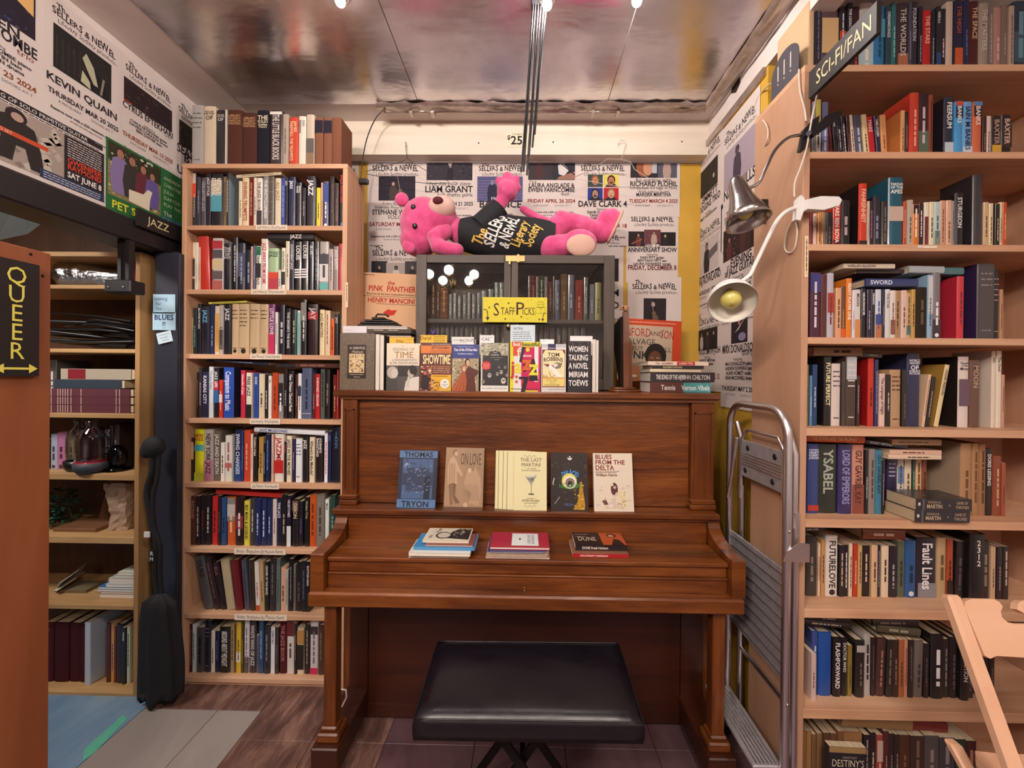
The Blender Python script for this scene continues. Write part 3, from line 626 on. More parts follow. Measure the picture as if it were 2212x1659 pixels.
shelf_row('''120 166 240 e6d2b0 4a3a2a -|B.3,.68,d8c090 B.0,.25,2a2420 B.3,.66,2c2624; 169 206 240 e8e2dc aaa -; 210 236 300 d8b890 8a6a4a -; 222 346 170 c8342a e8a090 |h L-26; 372 502 190 cfc8c8 3a3438 |h B.02,.2,b86a62 B.22,.38,6a5a60 B.4,.6,d8c49a B.62,.78,5a5054 B.8,.95,b83a42; 506 602 250 25232a d8d4d8 ^THE/STORY/OF/JAZZ|h; 606 680 180 1e1c22 c8c4c8 -|h; 684 770 250 2a2c3a 9aa0b8 -|h B.3,.8,4a506a; 776 836 330 22222c 8aa0c8 -;
840 863 290 d8a89a a86a60 -; 866 891 275 5a6078 b8bcc8 -; 894 954 285 ece4da 2a2a2a DICTIONARY OF JAZZ|B.8,.99,2f7a62 B.3,.62,241f22; 957 1042 200 ece0d8 c02c30 JAZZ AWAY FROM HOME|h; 1046 1166 310 a9c49a 3a5a3a ^READING/JAZZ|h B0,.44,b83a4c B.3,.44,d8462e; 1169 1198 570 e0d8d0 333 -; 1201 1246 305 efe6d6 2c2628 JAZZ WRITING|B.15,.45,2a2426; 1250 1296 225 e2d8c0 6a6450 -; 1300 1351 215 1e1e34 dcdce8 DOWNBEAT JAZZ; 1354 1441 230 191719 e8e4e4 LOUIS|h B.27,.3,e8e4e4 B.32,.35,e8e4e4 B.37,.4,e8e4e4 B.42,.45,e8e4e4; 1444 1526 225 191719 e8e4e4 LOUIS|h B.27,.3,e8e4e4 B.32,.35,e8e4e4 B.37,.4,e8e4e4 B.42,.45,e8e4e4;
1529 1586 230 1e2032 c8cce0 BLUES -; 1589 1650 230 1c1a1e 8a8488 -; 1654 1766 230 a8a09c 2a2a34 -|h B.05,.18,5ab0aa B.2,.55,d8d4d4 B.55,.75,2c2c40; 1770 1821 320 b0a09c 5a4a48 -; 1824 1880 285 8e7e7c f0e8e8 JAZZ ROOTS; 1883 1931 255 b8242a 2a1416 JAZZ IS; 1934 1966 220 5f7ca4 dde -''',
    L2, 802, LT[2], YL, .14, 'second jazz shelf down', 'books on the third board of the jazz bookcase',
    '1032 1592 130 212 201d22 e8e4e0 JAZZ|b', lim=LIML)
shelf_row('''130 149 1140 a8a058 555 -; 150 194 1025 1f2a34 5a90a0 -; 197 237 975 22222c f0f0f0 ALL STARS OF JAZZ; 240 334 1005 23242f 6ab0d8 JAZZ|h; 337 401 985 2b3158 8a94b8 -|c; 404 456 1000 e6d6b8 d8862c -|B.05,.85,e0b060; 459 509 990 b8b0a8 3a3438 -|B.1,.5,6a6260; 512 600 985 222024 e8e4e8 JAZZ|h; 603 690 975 cbb08c 5a4630 =|h p S2a2420; 693 815 975 cbb08c 5a4630 =|h p S2a2420; 818 940 975 cbb08c 5a4630 =|h p S2a2420; 943 1046 980 cbb08c 5a4630 =|h p S2a2420;
1049 1126 980 7a3470 f4e4ec LITTLE LOVE|h B0,.42,c83a62; 1130 1161 1075 e8e4de 222 -; 1164 1241 985 242430 c8c4c8 -|h; 1260 1316 1030 1f1c20 e0dcdc THIS SINGER'S THE SONG; 1320 1386 1045 26292a a8b8a8 -; 1392 1426 1055 e0ece8 4aa09a -|B0,.95,8ac0bc; 1430 1500 925 1f1c1e e4dcd8 -|h B.62,.95,8a8480; 1520 1642 980 2e1c1e d8c4c0 JAY|h B.7,.85,a83034; 1655 1716 1045 ead8ac 6a4a30 JAZZ MASTERS; 1719 1783 1055 e8ccaa 8a6a50 -; 1788 1831 1150 d8602c 5a2410 -; 1836 1880 1100 262426 d8d4d0 JAZZ; 1885 1966 1045 3a392e 6a6850 -|h''',
    L2, 1585, LT[3], YL, .14, 'third jazz shelf down', 'books on the fourth board of the jazz bookcase',
    '336 792 938 958 d8cc58 4a4420 -|L22', lim=LIML)
shelf_row('''190 214 245 2c2022 a86a60 -; 216 250 190 3a3436 c8c0c0 -; 252 328 240 2a2a48 e8e4f0 KANSAS CITY|h; 331 383 178 dfe4ea 6a8090 The Jazz Exiles; 386 448 190 26232c f0f0f0 JAZZ LIFE|B.3,.55,3a6aa8 B.55,.72,b83a4a; 460 501 335 d83a2a f8e0d8 -|B.4,.62,efe4dc; 506 630 185 2c52b4 f4f4ff Companion to Music|h K23253c; 718 769 220 c8344c f8dce0 Sidewalks of Jazz; 778 850 250 e6dccc 262022 FREE JAZZ|h B0,.3,2a2426; 875 923 255 2a4a9c d8e0f8 DUKE; 926 1001 262 e4d4b4 6a5a44 -|h c; 1005 1046 270 242022 b8b0b0 -; 1050 1086 285 ece4d8 2a2424 TED;
1089 1160 250 c84a24 8a2a14 -|h c; 1163 1225 265 8a8486 f0ecec -|B.3,.8,2c282c; 1229 1271 210 242022 a8a0a0 -; 1275 1346 225 1f1c1e e8e0dc New Orleans Classical Music|h; 1365 1396 270 4a2a24 a87860 -; 1400 1439 258 e8e8ea 2a3a5a -|B.5,.72,2a3a5a; 1442 1561 195 56607e 2a3048 -|h B.1,.11,c8ccd8; 1570 1606 265 5a2026 b87a7a -; 1612 1663 265 b8242c f8e4e0 FORWARD GROOVE; 1666 1716 205 5a605a 30342e -|c; 1720 1780 210 221c1c 8a7a70 -|h; 1815 1859 275 7a2c24 d8a880 -|c; 1862 1881 215 b83a3a e8b8b0 -''',
    L3, 800, LT[4], YL, .14, 'fourth jazz shelf down', 'books on the fifth board of the jazz bookcase',
    '302 1052 128 152 2a3450 c8d0e0 -|L-36; 1140 1372 148 185 2e2c30 6a686c |D4; 1378 1876 142 188 5c3a34 a87868 -|c', lim=LIML)
shelf_row('''76 156 1030 2a2022 ead0a0 JAZZ MAKERS|h B.5,.9,d8b888; 160 276 925 e4e02c c0392e ^NEW/JAZZ|h B.58,.7,58b0b8 B0,.16,c8d040; 281 386 925 b8aca8 2a2628 NEW YORK JAZZ|h B0,.4,b8788a; 389 473 940 6a5e54 d8d0c8 JAZZ AND DEATH|h; 481 526 1085 eee8dc 5a2a2a -; 529 616 1000 e2e2d8 b8686c -|h B.3,.4,c86a6a; 641 726 930 252c52 dfe4f0 SWING CHANGES|h B0,.4,2c4880; 729 745 950 3a4a90 9ab -; 751 826 935 c8472a f0a888 -|h; 836 866 980 e8c8b4 a86a5a -; 869 916 975 26211f e8dcc8 Frontiers of Jazz; 930 990 1020 b8904e 5a4420 -|c B0,.3,caa868; 993 1010 1090 24222a cdd -; 1013 1061 985 1f2a50 6a94d8 -;
1085 1109 985 e0b8a8 8a5a50 -; 1112 1226 985 e4dad0 c02a2a JAZZMEN|h B.18,.45,c0302a; 1232 1260 1075 2a1c20 c84a4c JAZZ LIVES; 1263 1326 1005 e8dcbe 2c2624 JAZZ IN THE MOVIES; 1331 1366 1040 342c50 a8a0c8 -; 1370 1449 1040 e6eaec 2a2a2e =|h; 1453 1521 1010 221e20 f0ecec JAZZ; 1535 1601 1020 e6d6ba 2a2422 Where's the Melody?; 1606 1691 990 221c1c ece4dc JOURNEYS/BANDSTAND|h; 1711 1751 975 e8e4ec c8344c -; 1755 1796 950 262a4e 6a74a8 JAZZ; 1798 1914 900 1c1c2c 5a84b0 ^J/A/Z/Z|h''',
    L3, 1556, LT[5], YL, .14, 'fifth jazz shelf down', 'books on the sixth board of the jazz bookcase',
    '876 1722 948 994 e6eaee 2a4a98 JAZZ MILESTONES|L-36', lim=LIML)
shelf_row('''175 231 180 5c322e b88a80 JAZZ ROAD|c h; 235 289 175 221c1e c8c0c0 -; 291 346 170 231c20 8a3038 -|h; 350 416 165 1f1b1e d0c8c8 -|h; 420 495 180 c02a28 5a1412 -|h; 498 539 170 2a1a1c 6a4a4a -; 541 601 195 2c4e80 1a2a48 -; 604 701 190 cf5f28 f0c090 -|h B.5,.98,8a8482 B.6,.85,c8c0ba; 706 801 195 2c1a1c e8d8d8 -|h B.35,.62,8a3038; 811 878 235 ded048 2a2820 BIX MAN & LEGEND; 881 941 200 3a383e b8b4bc -|h; 943 1011 205 222a58 b8c0e0 -|h; 1015 1076 205 24305c c8d0e8 -|h; 1079 1141 210 222a54 b8c0e0 -|h; 1149 1196 215 d8c8c4 7a5a58 -; 1199 1256 205 20203a dcdce8 TIME JAZZ;
1259 1316 165 201a1c a89890 -; 1321 1373 170 1e1a2a e0d4ec MILESTONES|B.0,.4,dce0e4; 1386 1463 215 241c1e e0c8a8 DIXON|h B.75,.97,6a5a50; 1466 1511 240 23202c 6a6a8a -; 1534 1586 190 1e1c1e a8b088 Modern Trios; 1589 1669 165 cc5a22 8a3010 -|h c; 1671 1771 160 857c72 4a4238 -|h c; 1781 1826 215 dfe4e0 2a2c2c MILES; 1829 1898 170 2a4a42 88a89a -|h; 1901 1961 185 24221f d8d0c8 -''',
    L4, 765, LT[6], YL, .14, 'sixth jazz shelf down', 'books on the seventh board of the jazz bookcase',
    '472 1256 152 188 c0322a e88a7a |L-38', lim=LIML)
shelf_row('''332 438 910 5c5a5c 2a2a2c DUKE|h L-128; 456 522 940 38262a 6a5050 -|L-130; 532 598 985 2a1e24 8a5a62 ELLA|L-112; 602 702 940 c0b090 8a7a60 |h c L-90; 706 800 955 6a1e22 3a1416 |h L-72; 820 881 940 4c4c5c 2a2a34 -|L-54; 890 946 940 3e3024 221a14 -|L-30; 958 1011 960 d8d0cc b86a4a -|L-26 B0,.12,b8502c; 1013 1061 960 b89868 6a4c28 -|L-22; 1063 1111 960 221e20 e0dcd8 LEADER OF THE BAND|L-4; 1114 1190 930 302a2c 6a5a5c -|h; 1193 1240 930 62706e 3a4644 -|c; 1243 1306 1035 d0a48c 7a4a38 -|h; 1309 1336 1060 b8b4b0 222 -; 1341 1391 930 1e1a1c 8a8484 -; 1397 1424 1000 7a706a 3a3430 -; 1427 1496 970 221a1c 5a4a4a -|h; 1499 1545 950 23222c 5a6078 -; 1549 1600 960 1e1a1c d8d4d4 RHYTHM MAN''',
    L4, 1545, LT[7], YL, .14, 'seventh jazz shelf down', 'books on the eighth board of the jazz bookcase', lim=LIML)
shelf_row('''131 190 205 4a2022 b8867a -|c; 194 233 215 d0dce4 5a7a9a -; 240 330 260 48484a 222 -|h; 337 406 190 26263a 8a8aa8 =|h; 411 456 300 e6e0d0 2a2a2a -; 460 508 300 20264a 6a74a8 -; 513 640 255 1f1b1c ece4e0 AROUND ABOUT MIDNIGHT|h; 646 690 220 a89066 5a4628 -; 693 716 215 6a4a30 333 -; 721 775 190 d8b830 4a3a14 -|B.22,.42,ece4d8; 779 801 190 4a4420 b8a040 -; 806 866 170 d4ccd2 8a7a86 -|h B0,.3,5a4e4c; 870 951 180 3a3034 d8d4d4 WHO'S WHO OF JAZZ|h; 956 984 350 5e5c6c 333 -; 986 1041 170 2a4c74 7a9ab8 -; 1046 1121 230 2a2630 7a7a8a -|h; 1126 1175 250 e0e0e4 3a3a6a OPEN SKY; 1179 1226 250 352c30 6a6064 -; 1231 1311 180 5c1f24 b87a7a THE JAZZ BOOK|h c;
1316 1406 170 dcd4d0 5a4a48 -|h B.7,.99,6a2226; 1410 1439 205 2a2220 8a7a6a -; 1442 1526 260 e2ceb4 2a2220 -|h B.1,.64,221d1e B.66,.95,c08c4c; 1530 1590 230 2b2421 a89a8a -; 1596 1691 180 dcd4d6 7a7078 -|h B0,.12,d02c58 B.75,.9,3a3034; 1696 1764 230 4c342c 8a6a58 -|h''',
    L5, 815, LT[8], YL, .14, 'eighth jazz shelf down', 'books on the lowest board of the jazz bookcase', lim=LIML)
# ------------------------------------------------------------------ sci-fi bookcase rows
R1, R2, R3 = (1732, 0, 4.608), (1732, 330, 4.608), (1732, 690, 4.608)
R4 = (1732, 1000, 2.644); R5 = (1712, 1284, 2.538)
YR = RY0 + .055
S = 'sci-fi bookcase'
shelf_row('''62 122 10 e2bf98 6a4a34 |h c; 126 197 10 2c2a38 6a6c80 -|h; 201 373 0 5c4a50 e8c898 |h B.33,.78,d8b482; 379 446 60 2a2430 d8d4dc -|h B.35,.66,c84a30; 450 502 30 23222c e4e0e0 THE LEGACY; 507 580 60 3a2028 b84a3c -|h B.5,.75,b83a2e; 586 722 20 bdb5ae e8e0d0 -|h B0,.5,a8c0c8; 725 832 40 2a72a4 1a3a5a -|h B.55,.8,4a94b0; 836 892 60 26404c dce8e8 DREAMSONGS; 896 946 22 2e6a6c 8ac0b8 -|h; 950 1056 30 3a2c30 c8beb8 THE WORLDS|h B.05,.32,a86a4a; 1060 1089 20 4a4c5c 9a9cac -; 1092 1162 10 2c2c38 c8c8d0 FOUNDATION|h; 1166 1207 60 24222a b8b4bc -; 1211 1292 100 b82428 f0c0a8 THE STARS|h; 1296 1337 100 24222c a8a4b0 -; 1341 1386 60 22242e e4e4ea NEBULA|B.05,.35,2a4a80; 1390 1441 80 28222c d8ccd0 -;
1446 1514 8 d4bfae 8a7868 |h c; 1518 1602 0 24223c a8584c THE HIGH|h B.12,.38,c85a30; 1606 1667 0 20284a 5a6a9a -|h; 1671 1762 10 4a1c20 d8b890 THE SPACE|h; 1767 1862 30 a8988a d8cabc THE MASTERS|h c; 1866 1910 70 7a706c b8aca4 -; 1913 1986 75 b88a80 e0c0b4 -|h c; 1992 2052 40 7e6a60 b8a498 -|h; 2058 2110 60 b8a090 7a6658 -; 2116 2260 0 2a3a4e 6a94a8 -|h B.2,.6,3a5a6a; 2266 2350 20 3a2c30 a89088 -|h; 2356 2440 40 6a2a2c d8a890 -|h''',
    R1, 637, RT[0], YR, .17, 'top of the ' + S, 'books on top of the sci-fi bookcase')
shelf_row('''102 134 1010 c8d0e0 4a6a9a -; 142 196 985 e2d468 3a3420 -|B0,.55,dcdcdc; 203 262 1015 7c80b0 e0e0f0 -; 268 330 1180 6a2420 2a1212 -|L-40; 337 374 1160 2a2226 e8e0e0 JOHN|L-40; 379 424 1160 22202c a8a4a8 -|L-40; 428 468 1160 241e24 d8d0d0 -|L-40; 472 508 1150 3a1c20 a86a6a -|L-40; 513 548 1145 e6d4ba 5a4a3a -|L-46; 552 624 1150 4c4c64 b8b8c8 -|h L-44; 629 680 1145 e0cc9a 4a3a2a -|L-44; 685 752 1160 c02428 f4dcd4 MARS|L-44; 756 800 1155 2a2440 f0f0f4 TIME STORM|L-44; 806 862 1142 dc9a62 8a4420 -|L-28; 990 1034 1095 e0a878 8a5a30 -|h Kd88648; 1036 1058 1110 2c2624 b8a89a -; 1062 1152 935 c4402e f0a890 -|h D6; 1160 1266 930 3a2228 d0b8c0 -|h B.1,.45,5a6a5a; 1268 1310 940 8a4434 2a1410 -|h; 1426 1519 960 2a3040 f0f0f0 FEERSUM|h K241e24 B0,.3,c8d4dc; 1523 1601 1010 4a9cd8 f4f4f8 BANKS|h B.72,.92,26303c B.93,.99,d84a34; 1606 1702 1010 6aa8dc 24304c IAIN M BANKS|h B0,.25,cfe0ec; 1707 1793 1010 cf6a48 f4e4dc BANKS|h B.75,.92,2c2628 B.93,.99,4a8ad0; 1798 1841 1160 3c2420 a87860 -; 1846 1890 1150 e4c8bc 5a3a34 -; 1894 1991 1150 2a2026 b89880 BAXTER|h B0,.36,d8a83a; 1996 2095 1140 221b1c d8b8a8 BAXTER|h B.3,.8,3a2a28''',
    R1, 1507, RT[1], YR, .11, 'first sci-fi shelf down', 'books on the second board of the sci-fi bookcase', lim=LIMR)
shelf_row('''80 115 600 8a2430 e86a6a -; 119 155 600 e2cab4 3a2a22 ATLANTIS; 159 200 590 d08a4a 7a4a1c -; 204 242 590 9a7a58 4a3420 -; 246 308 590 26211f 6a605a -; 312 388 460 c03424 f4ece8 MARS BEN BOVA|B0,.2,5a1a18; 392 490 470 201a1c b8a4a8 -|h S8a94a8; 570 652 305 cc3a24 f4c8a8 FAHRENHEIT|h K1e191a B0,.14,2a2222; 656 668 480 e0c8a0 777 -; 671 716 480 33202e b86a8a -; 720 792 430 2a2630 8a86a0 -|h; 798 866 480 2a2624 6a6054 -|h; 872 1016 240 1f566a eef4f4 ^TARZAN/OF THE/APES|h B.4,.6,c8b0a0; 1020 1048 480 b8482c f0b89a -; 1050 1106 470 c8b4a2 7a6a5a -|c; 1110 1166 515 d8782c f8e8d0 -|B.8,.99,2a1a1a; 1171 1221 500 3a1a1e f0e4e0 -; 1226 1266 490 ece0cc 4a3a30 -|B.1,.7,7a2a2a; 1270 1311 490 e8d8b8 2a2420 -; 1316 1376 490 b8ccc8 4a6a6a -|B0,.4,7a8a7a; 1381 1432 475 d09a80 7a4a3a -; 1435 1489 475 d8ac90 8a5a48 -; 1492 1519 480 8a8484 4a4444 -; 1523 1606 400 221c1e e8e4e4 STURGEON|h; 1711 1812 215 3c383c 5a565a |h K302a2e; 1818 1870 490 d0b088 6a4a2c -; 1874 1916 500 e4cfa4 5a4030 -; 1921 1970 510 241e1c c8b08a -; 1974 2005 490 e4cca4 6a4a30 -; 2009 2046 490 c44a22 f0b070 -''',
    R2, 908, RT[2], YR, .11, 'second sci-fi shelf down', 'books on the third board of the sci-fi bookcase', lim=LIMR)
shelf_row('''76 186 1190 4a2034 e0d0e0 -|h B.7,.98,3c3c78; 191 256 1210 5a2a28 3a2020 |h; 260 326 1195 b8b4c0 7a2a2a -|h B.4,.7,a83a30; 336 391 1345 d8a078 5a3420 -; 395 440 1330 6a4430 c89a70 -|B0,.2,d85a20; 443 500 1250 dc7c28 f8f0dc READY PLAYER ONE|h; 503 531 1365 dcdce4 3a4a8a -; 535 592 1360 d8d0cc 2a2222 MOON|B0,.4,d08a50; 598 642 1350 1f1b20 e4e0e0 NEUROMANCER; 647 689 1360 2c2438 a89ab8 -; 693 730 1360 211e24 ececec DRAGON; 734 797 1360 ccd0dc 3a4a8a -|h B0,.3,b8704c B.3,.5,3a4a8a; 801 825 1360 22243a aab -; 828 876 1360 d4d4d2 5a5a5a THE STAR; 880 931 1370 e0d4cc 4a2c2c -|B.1,.4,8a5a4c; 935 981 1370 a8845a 4a3018 -; 985 1041 1370 dcbcae 7a4a42 -; 1045 1089 1395 c8a470 5a4020 -|B.1,.3,4a7a74; 1092 1131 1360 c4984e 4a3418 -; 1135 1246 1340 33291f 6a5c4c -|h c; 1251 1301 1215 8fb0c8 2a3a4a -|h B.4,.98,c8ccd0; 1305 1388 1190 7c7478 f0ecf0 -|h B0,.3,3a2c38 S; 1524 1592 1235 c8303c 6a1420 -|h D8 Kb0283a;
1746 1906 1105 4a4446 8a8488 =|h K322348 B0,.99,4a4446; 1910 1975 1160 1f1b1c c8a89a =|h; 1979 2010 1360 b88a68 6a4a34 -''',
    R2, 1834, RT[3], YR, .12, 'third sci-fi shelf down', 'books on the fourth board of the sci-fi bookcase',
    '416 930 1106 1150 d8c8b4 2a2426 HARLAN ELLISON|p; 545 1062 1162 1200 3c3032 6a5c5c |D-20; 640 1164 1252 1330 34406c d8e0f0 SWORD|D6; 1072 1424 1128 1200 a8b0b4 6a7074 |L-6; 1428 1618 1140 1212 4c7478 8aa8a8 |', lim=LIMR)
shelf_row('''42 71 450 a8843a 5a4418 -; 74 100 560 5a90b8 d8e8f0 -; 103 152 450 24406a b8c8e0 -; 214 292 375 1d191b f0e4b0 FUTURE PERFECT|h; 296 392 440 d8c8c0 4a4044 =|h; 398 430 420 4c4240 222 -; 434 540 360 4a3a30 d8d0c8 =|h B.66,.98,b8bcc0; 545 577 560 3a2428 a89a9a -; 664 726 388 c0301f 5a1410 -|h K9a1c1c; 730 766 400 2c305a 8a8eb8 -; 770 827 540 e0c0b4 5a3034 The Language of Night; 831 882 550 26201e c0b4a8 -; 886 996 500 c29c78 6a4a34 =|h c; 1001 1051 500 2c2422 6a5a50 -; 1056 1184 340 2c2e4e e8ecf4 ^WORLD/TREASURY/OF/SCIENCE/FICTION|h; 1187 1218 550 dcb898 6a4a38 -|L62; 1226 1262 570 241c1c c8b8a8 -|L62; 1318 1365 455 e2cc9a 3a3430 UNDER PRESSURE|L104 Ka8803c; 1561 1666 370 e0d0c8 3a2c30 ^Death/of the/Moon|h p K221c1a B.3,.68,6a5060; 1672 1772 405 6a4c3e b89a88 MOON|h; 1894 1934 315 e8d8c4 4a4038 SEEK|Ke2d0c0; 1938 1990 315 eadcc8 3a3430 The Devil|; 1995 2026 550 c8987e 7a4a3a -''',
    R3, 1070, RT[4], YR + .01, .13, 'fourth sci-fi shelf down', 'books on the fifth board of the sci-fi bookcase',
    '118 606 278 362 a8876a 4a3a30 -|h c; 616 800 340 385 3a2c22 8a7464 -|L-10', lim=LIMR)
shelf_row('''52 166 1240 34447c dce4f4 ^WINTER'S/HEART/ROBERT/JORDAN|h B.04,.12,b83a2e; 171 356 1245 2c302a a8b0a0 YSABEL|h; 361 501 1245 38305c 9a94c8 LORD OF EMPERORS|h; 505 626 1250 c88a74 4a2420 GUY GAVRIEL KAY|h B0,.42,8a4a3a; 630 662 1300 201e22 d8d4d4 -; 666 731 1290 8c8078 4a443e -|h; 735 801 1300 3a7c96 1a2c3a GUY GAVRIEL KAY|h; 805 831 1400 2a2228 a88 -; 836 966 1400 372a54 a89cc8 SAILING/SARANTIUM|h D-46; 970 1081 1400 2b2544 a8a0c8 =|h D-46; 1085 1151 1400 dcd4cc 3a3a3a -|B.5,.82,6a84b0 S D-46; 1156 1226 1400 e0ccb0 6a4c34 -| D-46; 1230 1263 1400 2c4438 8aa898 -| D-46; 1267 1331 1400 d8b084 6a4424 -| D-46; 1335 1381 1400 8a4c30 3a1c10 -| D-46;  1582 1691 1235 b88e68 7a5638 -|h c Kb09880; 1695 1761 1235 b48862 7a5638 -|h c; 1765 1831 1240 a87a58 6a4a30 -|h c; 1835 1901 1290 241e1e ece8e4 DORIS LESSING|h; 1905 1986 1360 8a4630 d8a070 -|h; 1990 2031 1430 a05034 5a2414 -''',
    R3, 1952, RT[5], YR, .142, 'fifth sci-fi shelf down', 'books on the sixth board of the sci-fi bookcase',
    '52 630 1162 1232 d85a28 f0d080 THE POWER AND THE PROPHET|L-14 D14; 640 1052 1254 1288 2c3040 e0e4ec SECRET VISITORS|L-50 D-12; 900 1392 1200 1252 bf9a6c 6a4c28 -|D-6; 874 1392 1306 1350 dcb49c 6a3430 -|; 862 1392 1356 1392 e0c4a8 4a3424 -|', lim=LIMR)
shelf_row('''22 88 420 3c3834 8a8074 -|h; 91 105 460 e0c0a8 733 -; 108 131 440 c09058 533 -; 137 206 415 dcd4cc 2a2628 FUTURELOVE|h S2a2628; 212 240 470 262024 c8a890 -; 243 267 470 201c22 e0dcdc -; 270 290 460 e0cab0 644 -; 293 318 460 b83c24 f0c8a8 -; 321 345 470 c8a468 644 -; 349 392 475 211b1e d8bca8 -; 396 431 470 d8b48c 6a4430 -; 434 451 470 2c2030 99a -; 456 496 475 e4ceb0 4a3830 -; 499 546 475 28222a a8a0a8 -; 551 590 450 5a6050 2a2e26 -; 594 655 445 2a568c 16304c -|h Sd8e0e8; 660 770 430 2a2630 f0ecf0 Fault Lines|h B0,.25,8a8890; 776 829 430 b89c74 6a5434 -; 833 869 440 a8482a 3a1a14 -|B0,.3,2a1c1c; 874 920 450 241c20 5a4a50 -|L8; 932 1021 398 1d191b e4dcd8 ^2/3/1/2|h D18; 1026 1078 450 2a2220 8a7a6a -; 1082 1110 480 c8a484 643 -; 1114 1146 480 2a2024 a88 -; 1149 1182 480 2c2422 c8b09a -''',
    R4, 770, RT[6], YR + .02, .12, 'sixth sci-fi shelf down', 'books on the seventh board of the sci-fi bookcase',
    '350 592 384 440 8a4a34 d8c0b0 -|D-10 L-2; 6 124 366 388 1f1b1d d8d4d4 -|D10 L6', lim=LIMR)
shelf_row('''76 101 300 d0b8b0 5a3a3a -|B0,.98,cdb4ac D20; 104 136 205 3a4a8a d0d4e8 -|h; 141 213 210 1f4f9e 14346c |h; 217 263 235 1c181a f4f0f0 FLASHFORWARD|h D6; 267 299 240 1f1b1d dcd8d4 DOCTOR WHO|h; 302 325 280 8a7434 4a3c14 -; 340 390 250 241f1f 6a5f5a -|h D4 B.8,.92,b8b0ac; 394 432 220 b0a8a4 2a2626 -|h; 434 456 240 2a2022 6a5a5a -; 459 506 245 4a2e2a a87a6c -|h L10; 510 546 250 2c2624 7a6a5a -|L8; 550 580 250 382822 8a6a58 -; 583 610 250 a8643e 5a2c14 -; 613 631 250 d08c74 733 -; 634 661 250 2e2422 765 -; 665 714 260 6e645e 3a322c -|h L6; 718 746 270 231d1f 655 -; 756 826 220 1d191b e8e4e4 -|h D6; 830 861 250 2e2224 8a7a7a -; 865 906 240 231c1e 655 -; 910 956 240 201b1d c8c0bc ATTRACTION|h D8; 960 998 330 2a2424 655 -; 1042 1074 330 2a2220 a89080 -; 1078 1108 330 33261f 8a7464 -''',
    R5, 566, RT[7], YR, .13, 'seventh sci-fi shelf down', 'books on the eighth board of the sci-fi bookcase',
    '52 312 128 158 2a2224 a89a94 -|L-20; 52 312 160 190 241e20 c8bcb4 -|L-20; 440 692 142 176 2c2424 8a7c74 -; 462 702 194 232 54503e a8a48a -|L-24', lim=LIMR)
shelf_row('''42 70 745 9a7248 5a3c20 |p c; 73 100 752 a87c4c 5a3c20 |p c; 104 128 770 8a6440 5a3c20 |p c; 132 160 765 94704a 5a3c20 |p c; 164 202 760 6a4a34 c8a488 -; 206 240 765 7a5238 c8a488 -; 244 276 750 8a5c40 c8a488 -; 280 382 760 a87850 6a4424 |h c; 386 420 770 2a2022 a89890 -; 424 452 760 2c2426 d0c4bc -; 456 490 770 a04a40 e0b0a0 -|B.5,.9,c8b0a4; 494 522 750 5a2a28 c0a090 -; 526 552 765 332a2a 988 -; 556 582 770 3c2c28 988 -; 586 642 775 5c3a2c 8a6a58 -|c; 646 722 780 4c3630 8a6a58 -|c; 726 802 780 5c5254 988 -|c; 806 888 790 4a4448 988 -|c; 894 950 800 2a3a30 8aa090 -; 954 1010 810 4a2420 a87868 -''',
    R5, 1240, RT[8], YR + .01, .13, 'eighth sci-fi shelf down', 'books on the lowest board of the sci-fi bookcase',
    '270 660 690 745 b08c60 6a4c28 |c L-16 p; 600 850 712 770 7a2a24 c8a08a |L-24 D-20', lim=LIMR)
# ------------------------------------------------------------------ piano
def sub(root, name, mb, mat, **kw):
    l = root.location; mb.v = [(x - l.x, y - l.y, z - l.z) for x, y, z in mb.v]
    return mb.build(name, mat, root, **kw)
PXA, PXB = -.728, .752
zlid = atY(1130, 847, 1.545).z
P = thing('upright_piano', 'old upright piano with reddish brown veneer and a closed key lid', 'piano', ((PXA + PXB) / 2, 1.98, 0))
a, b = atY(718, 850, 1.545).x, atY(1557, 850, 1.545).x
sub(P, 'lid', MB().box(a, b, 1.545, 1.985, zlid - .024, zlid, bev=.005), 'mahog')
sub(P, 'lid_moulding', MB().box(PXA - .008, PXB + .008, 1.558, 1.985, zlid - .036, zlid - .024), 'mahog')
for x in (PXA, PXB - .035): sub(P, 'side_panel', MB().box(x, x + .035, 1.60, 1.98, .03, zlid - .036), 'mahog_up')
for x0, x1 in ((PXA, atY(771, 950, 1.565).x), (atY(1494, 950, 1.565).x, PXB)):
    p = sub(P, 'pilaster', MB().box(x0, x1, 1.565, 1.60, .875, zlid - .036, bev=.002), 'mahog_up')
    m = MB(); 
    for q in ((x0 + .010, x0 + .015), (x1 - .015, x1 - .010)): m.box(q[0], q[1], 1.560, 1.566, .94, zlid - .075)
    m.box(x0 + .010, x1 - .010, 1.560, 1.566, zlid - .08, zlid - .075)
    l = P.location; m.v = [(x - l.x, y - l.y, z - l.z) for x, y, z in m.v]; m.build('bead', 'mahog_up', p)
    for dz, dx in ((.875, .006), (.895, .003)):
        m = MB().box(x0 - dx, x1 + dx, 1.565 - .008 - dx, 1.60, dz, dz + .02, bev=.004); m.v = [(x - l.x, y - l.y, z - l.z) for x, y, z in m.v]; m.build('plinth', 'mahog', p)
a, b = atY(774, 950, 1.585).x, atY(1490, 950, 1.585).x
sub(P, 'upper_panel', MB().box(a + .004, b - .004, 1.585, 1.60, .878, zlid - .04), 'mahog_panel')
sub(P, 'case_back', MB().box(PXA + .03, PXB - .03, 1.601, 1.975, .03, zlid - .04), 'mahog_shaded')
a, b = atY(716, 1108, 1.505).x, atY(1557, 1108, 1.505).x
sub(P, 'music_ledge', MB().box(a, b, 1.505, 1.60, .853, .875, bev=.004), 'mahog')
